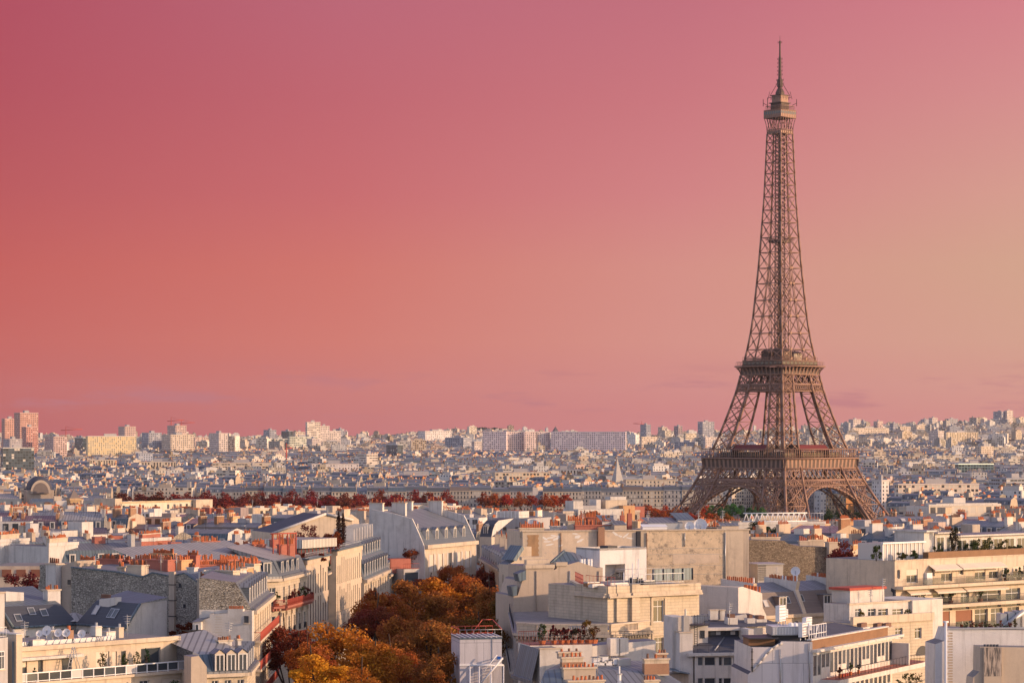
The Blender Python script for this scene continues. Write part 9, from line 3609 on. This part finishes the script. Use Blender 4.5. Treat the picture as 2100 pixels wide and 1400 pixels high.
PK, WH, CR, BL = (1, .78, .74), (1.1, 1.02, 1.0), (1.1, .98, .84), (.62, .68, .82)
SL = [(0, 10, 34, 859, 4400, 'f_pink', PK, 'pink banded tower cut by the east picture edge'), (23, 41, 75, 847, 4250, 'f_pink', PK, 'tallest pinkish tower at the far east of the skyline'), (40, 54, 74, 876, 4150, 'f_pink', (1, .7, .68), 'lower pink wing before the tallest pinkish tower'),
  (0, 6, 64, 919, 3000, 'f_glass', (1, 1, 1), 'dark glass office slab with pale uprights'), (0, 20, 43, 901, 3900, 'f_tower', (.8, .78, .85), 'grey block between dark glass slab and pink towers'), (80, 110, 135, 896, 4100, 'f_tower', PK, 'rosy twin faced block beside the pink towers'),
  (137, 170, 176, 898, 4500, 'f_glass', (.9, 1, 1), 'dark blue block behind the yellow balconied slab'), (176, 180, 272, 895, 4000, 'f_yellow', (1, 1, 1), 'long cream slab with yellow balconies'), (238, 256, 277, 875, 5300, 'f_tower', PK, 'rosy tower behind the yellow balconied slab'),
  (286, 305, 330, 888, 4800, 'f_tower', BL, 'blue grey stepped block between two rosy towers'), (326, 350, 395, 892, 4300, 'f_tower', CR, 'broad cream tower with dark window columns'), (336, 360, 381, 873, 5000, 'f_tower', PK, 'pink topped tower rising behind the broad cream tower'),
  (395, 400, 424, 897, 5200, 'f_tower', PK, 'low pinkish block east of the twin faced grey tower'), (424, 449, 466, 889, 4200, 'f_tower', WH, 'grey and cream twin faced tower'), (538, 553, 566, 882, 6200, 'f_tower', BL, 'small blue grey tower on the horizon, first of three'), (573, 592, 600, 884, 6100, 'f_glass', BL, 'dark tower on the horizon, second of three'),
  (603, 606, 624, 886, 6000, 'f_tower', CR, 'small cream tower on the horizon, third of three'), (552, 556, 594, 900, 5000, 'f_glass', (1.2, 1.3, 1.3), 'greenish glass office behind the red crane'), (592, 594, 648, 896, 4900, 'f_band', (.9, 1, .95), 'pale greenish banded office before the white stepped slab'),
  (627, 630, 656, 866, 5300, 'f_band', WH, 'tallest white tower of the stepped slab'), (655, 657, 675, 874, 5350, 'f_tower', WH, 'second step of the white stepped slab'), (674, 676, 698, 884, 5400, 'f_tower', WH, 'lowest step of the white stepped slab'), (687, 697, 706, 880, 6400, 'f_tower', BL, 'blue grey tower behind the stepped slab'),
  (627, 640, 655, 900, 4700, 'f_tower', WH, 'white box in front of the stepped slab'), (733, 752, 774, 932, 3200, 'f_band', WH, 'white windowless slab with banded balcony end'), (790, 815, 826, 912, 3800, 'f_glass', (1, 1.1, 1.2), 'blue glass block with a white west wall'),
  (838, 950, 967, 898, 5000, 'f_tower', BL, 'long blue grey slab with white cubes behind', 60), (856, 872, 925, 884, 6300, 'f_white', WH, 'white exhibition cubes on the horizon'), (967, 973, 988, 906, 4300, 'f_tower', WH, 'slim white stepped tower beside the long slab'),
  (1314, 1325, 1335, 871, 6700, 'f_tower', BL, 'slim grey white tower under the pink crane'), (1312, 1316, 1349, 896, 5200, 'f_tower', CR, 'cream block west of the long slab'), (1350, 1358, 1369, 876, 7200, 'f_tower', CR, 'small cream tower next to the crane tower'), (1383, 1391, 1400, 874, 6600, 'f_pink', BL, 'slim brown grey tower between cream blocks'),
  (1403, 1406, 1429, 889, 5600, 'f_band', CR, 'cream banded cube east of the iron tower'), (1432, 1441, 1466, 865, 6600, 'f_tower', BL, 'stepped grey white tower just east of the iron tower'), (1363, 1425, 1432, 907, 4700, 'f_tower', BL, 'wide blue grey slab east of the iron tower', 62), (1443, 1447, 1478, 897, 5000, 'f_tower', WH, 'white slab touching the iron tower silhouette'),
  (1742, 1750, 1767, 860, 7300, 'f_tower', WH, 'white tower just west of the iron tower'), (1767, 1772, 1776, 866, 7600, 'f_tower', BL, 'thin grey tower beside the white one west of the iron tower'), (1745, 1748, 1830, 878, 6300, 'f_tower', CR, 'long low cream slab under the white western tower'), (1793, 1800, 1812, 864, 7400, 'f_tower', PK, 'rosy tower on the western hill foot'),
  (1826, 1832, 1842, 868, 6600, 'f_tower', BL, 'blue grey slim tower in the western cluster'), (1843, 1846, 1870, 875, 6500, 'f_tower', CR, 'cream slab between grey towers in the west'), (1872, 1880, 1904, 872, 6400, 'f_tower', CR, 'grey and cream block in the western cluster'), (1890, 1896, 1904, 860, 7600, 'f_tower', BL, 'far blue tower above the western cluster'),
  (1906, 1912, 1924, 857, 7800, 'f_tower', WH, 'pale tower pair left of the wooded hill'), (1909, 1924, 1937, 884, 5300, 'f_tower', WH, 'bright white tower in front of the western cluster'), (1938, 1941, 2013, 887, 5400, 'f_vert', CR, 'wide cream slab with vertical ribs in the west'), (1940, 1945, 1967, 859, 7900, 'f_tower', BL, 'grey block on the western hill shoulder'),
  (2041, 2054, 2062, 844, 8200, 'f_tower', BL, 'blue grey tower on the western hilltop, east of its twin'), (2061, 2065, 2079, 842, 8200, 'f_tower', WH, 'white tower on the western hilltop'), (2004, 2012, 2040, 916, 3900, 'f_tower', CR, 'cream stepped block in the western middle distance')]
for q in SL:
 slab(*q)
# the very long slab; light and shade also put into the section tints
t_ = 0
for i, (x0, x1) in enumerate(((990, 1038), (1040, 1074), (1076, 1100), (1102, 1128), (1130, 1282))):
 slab(x0, x0, x1, 886, 4350 + (i % 2) * 6, 'f_tower', (1.25, 1.16, 1.28) if i in (0, 4) else (1.35, 1.15, 1.12), ['long slab block, east end section', 'long slab block, sunlit tinted second section', 'long slab block, short third section', 'long slab block, short fourth section', 'long slab block, very wide shade tinted west section'][i], (-8, 14, 14, 14, -8)[i], 'long_slab_block', 'slab block', extra=False)
for q in ((752, 756, 962, 975, 2750, 'f_white', WH, 'long white low block with blank panels in the middle distance', 8), (1012, 1016, 1128, 970, 2550, 'f_balcony', CR, 'cream block with loggias and white side wall', 10), (1126, 1130, 1188, 964, 2800, 'f_vert', BL, 'grey classical block with white columns', 4), (1281, 1284, 1386, 985, 2300, 'f_white', (.85, .76, .64), 'plain cream wall block with tiny windows east of the iron tower', 10),
   (1838, 1842, 2014, 994, 1990, 'f_balcony', WH, 'long white balconied block west of the iron tower', 12), (1792, 1808, 1824, 986, 2050, 'f_white', WH, 'white pair of cubes beside the iron tower', 30), (1962, 1966, 2040, 952, 3000, 'f_glass', (2.2, 2.6, 2.2), 'green glass office in the western middle distance', 10), (2040, 2064, 2130, 982, 2200, 'f_band', BL, 'grey banded office cut by the west picture edge', 20),
   (178, 184, 236, 944, 3300, 'f_vert', CR, 'cream ribbed block in the eastern middle distance', 14), (276, 284, 312, 930, 3500, 'f_white', BL, 'grey white square tower with blank upper wall', 20), (286, 290, 360, 948, 3200, 'f_vert', CR, 'cream block with dark vertical strips', 8), (430, 436, 560, 950, 3100, 'f_band', CR, 'wide cream banded block in the eastern middle distance', 8), (634, 640, 735, 952, 3050, 'f_white', WH, 'white banded low offices before the windowless slab', 8)):
 slab(*q[:8], q[8], 'mid_distance_block', 'office block')

def crane(x_, yt, Y_, arm, label, side=1):
 X_, g, z = pX(x_, Y_), ground_z(pX(x_, Y_), Y_), pZ(yt, Y_)
 H = House('tower_crane', label, 'crane', (X_, Y_, g), 'building cranes on the skyline')
 m = MB()
 m.beam((X_, Y_, g), (X_, Y_, z), 1.5, 'crane_red')
 H.part('mast', m)
 m = MB()
 m.beam((X_ - side * arm * .3, Y_, z - 2), (X_ + side * arm, Y_, z), 1.3, 'crane_red')
 m.beam((X_, Y_, z + 6), (X_ + side * arm * .8, Y_, z), .4, 'crane_red')
 m.beam((X_, Y_, z), (X_, Y_, z + 6), .9, 'crane_red')
 H.part('jib', m)

crane(135, 880, 5500, 34, 'thin red crane east of the rosy tower')
crane(351, 861, 5400, 26, 'red crane above the pink topped tower, nearer the east')
crane(372, 866, 5600, 28, 'red crane above the pink topped tower, nearer the west')
crane(587, 918, 3500, 8, 'short red crane in the middle distance')
crane(1316, 868, 6900, 22, 'pink crane on the slim grey white tower', -1)
# wooded hill crest
wd = MB()
wr = random.Random(8)
for (x0, x1, Y_, n, hh) in ((930, 1075, 9050, 90, 26), (2000, 2100, 8700, 60, 14), (1700, 1745, 8600, 22, 12), (1075, 1290, 8800, 70, 10)):
 for k in range(n):
  xx = wr.uniform(x0, x1)
  YY = Y_ + wr.uniform(-150, 150)
  X_ = pX(xx, YY)
  g = ground_z(X_, YY)
  e = 1 - abs((xx - x0) / (x1 - x0) * 2 - 1) ** 2
  leaf_cloud(wd, X_, YY, g + hh * .6 * (e + .4), 16, 14, hh * .6, 60, 7, wr)
wo_ = wd.build('woods')
wo_.color = (.03, .055, .045, 1)
tag(wo_, 'dark blue green woods along the hill crests of the horizon', 'woods', kind='stuff')
# a long front of mansard houses behind the river trees
QR = random.Random(21)
xx = pX(505, 2262)
while xx < pX(1500, 2262):
 w_ = QR.uniform(15, 21)
 emit('mansard', xx + w_ / 2, 2262 + 8 * math.sin(xx * .012), .02, w_ - .05, 13, QR.uniform(22.5, 24.5), QR, 1, None, 0, QR.choice(['grey', 'pale stone', 'cream', 'grey']))
 xx += w_ + (9 if QR.random() < .12 else 0)
city()
# ------------------------------------------------------------------ the evening air
hz = MB()
hz.box(-3600, 3600, -700, 14600, -3.5, 345, 'white_metal', bottom=True)
hm = bpy.data.materials.new('haze_air')
hm.use_nodes = True
hm.node_tree.nodes.clear()
_N = NT(hm.node_tree)
_v = _N.new('ShaderNodeVolumePrincipled')
_v.inputs['Color'].default_value = (.86, .76, .86, 1)
_v.inputs['Density'].default_value = 1.25e-5
_v.inputs['Anisotropy'].default_value = 0.0
_o = _N.new('ShaderNodeOutputMaterial')
_N.l.new(_v.outputs[0], _o.inputs['Volume'])
MATS['haze_air'] = hm
hz.m = ['haze_air'] * len(hz.m)
tag(hz.build('haze'), kind='stuff')
for co, to in TREEP:
 bpy.data.objects.remove(co)
 bpy.data.objects.remove(to)
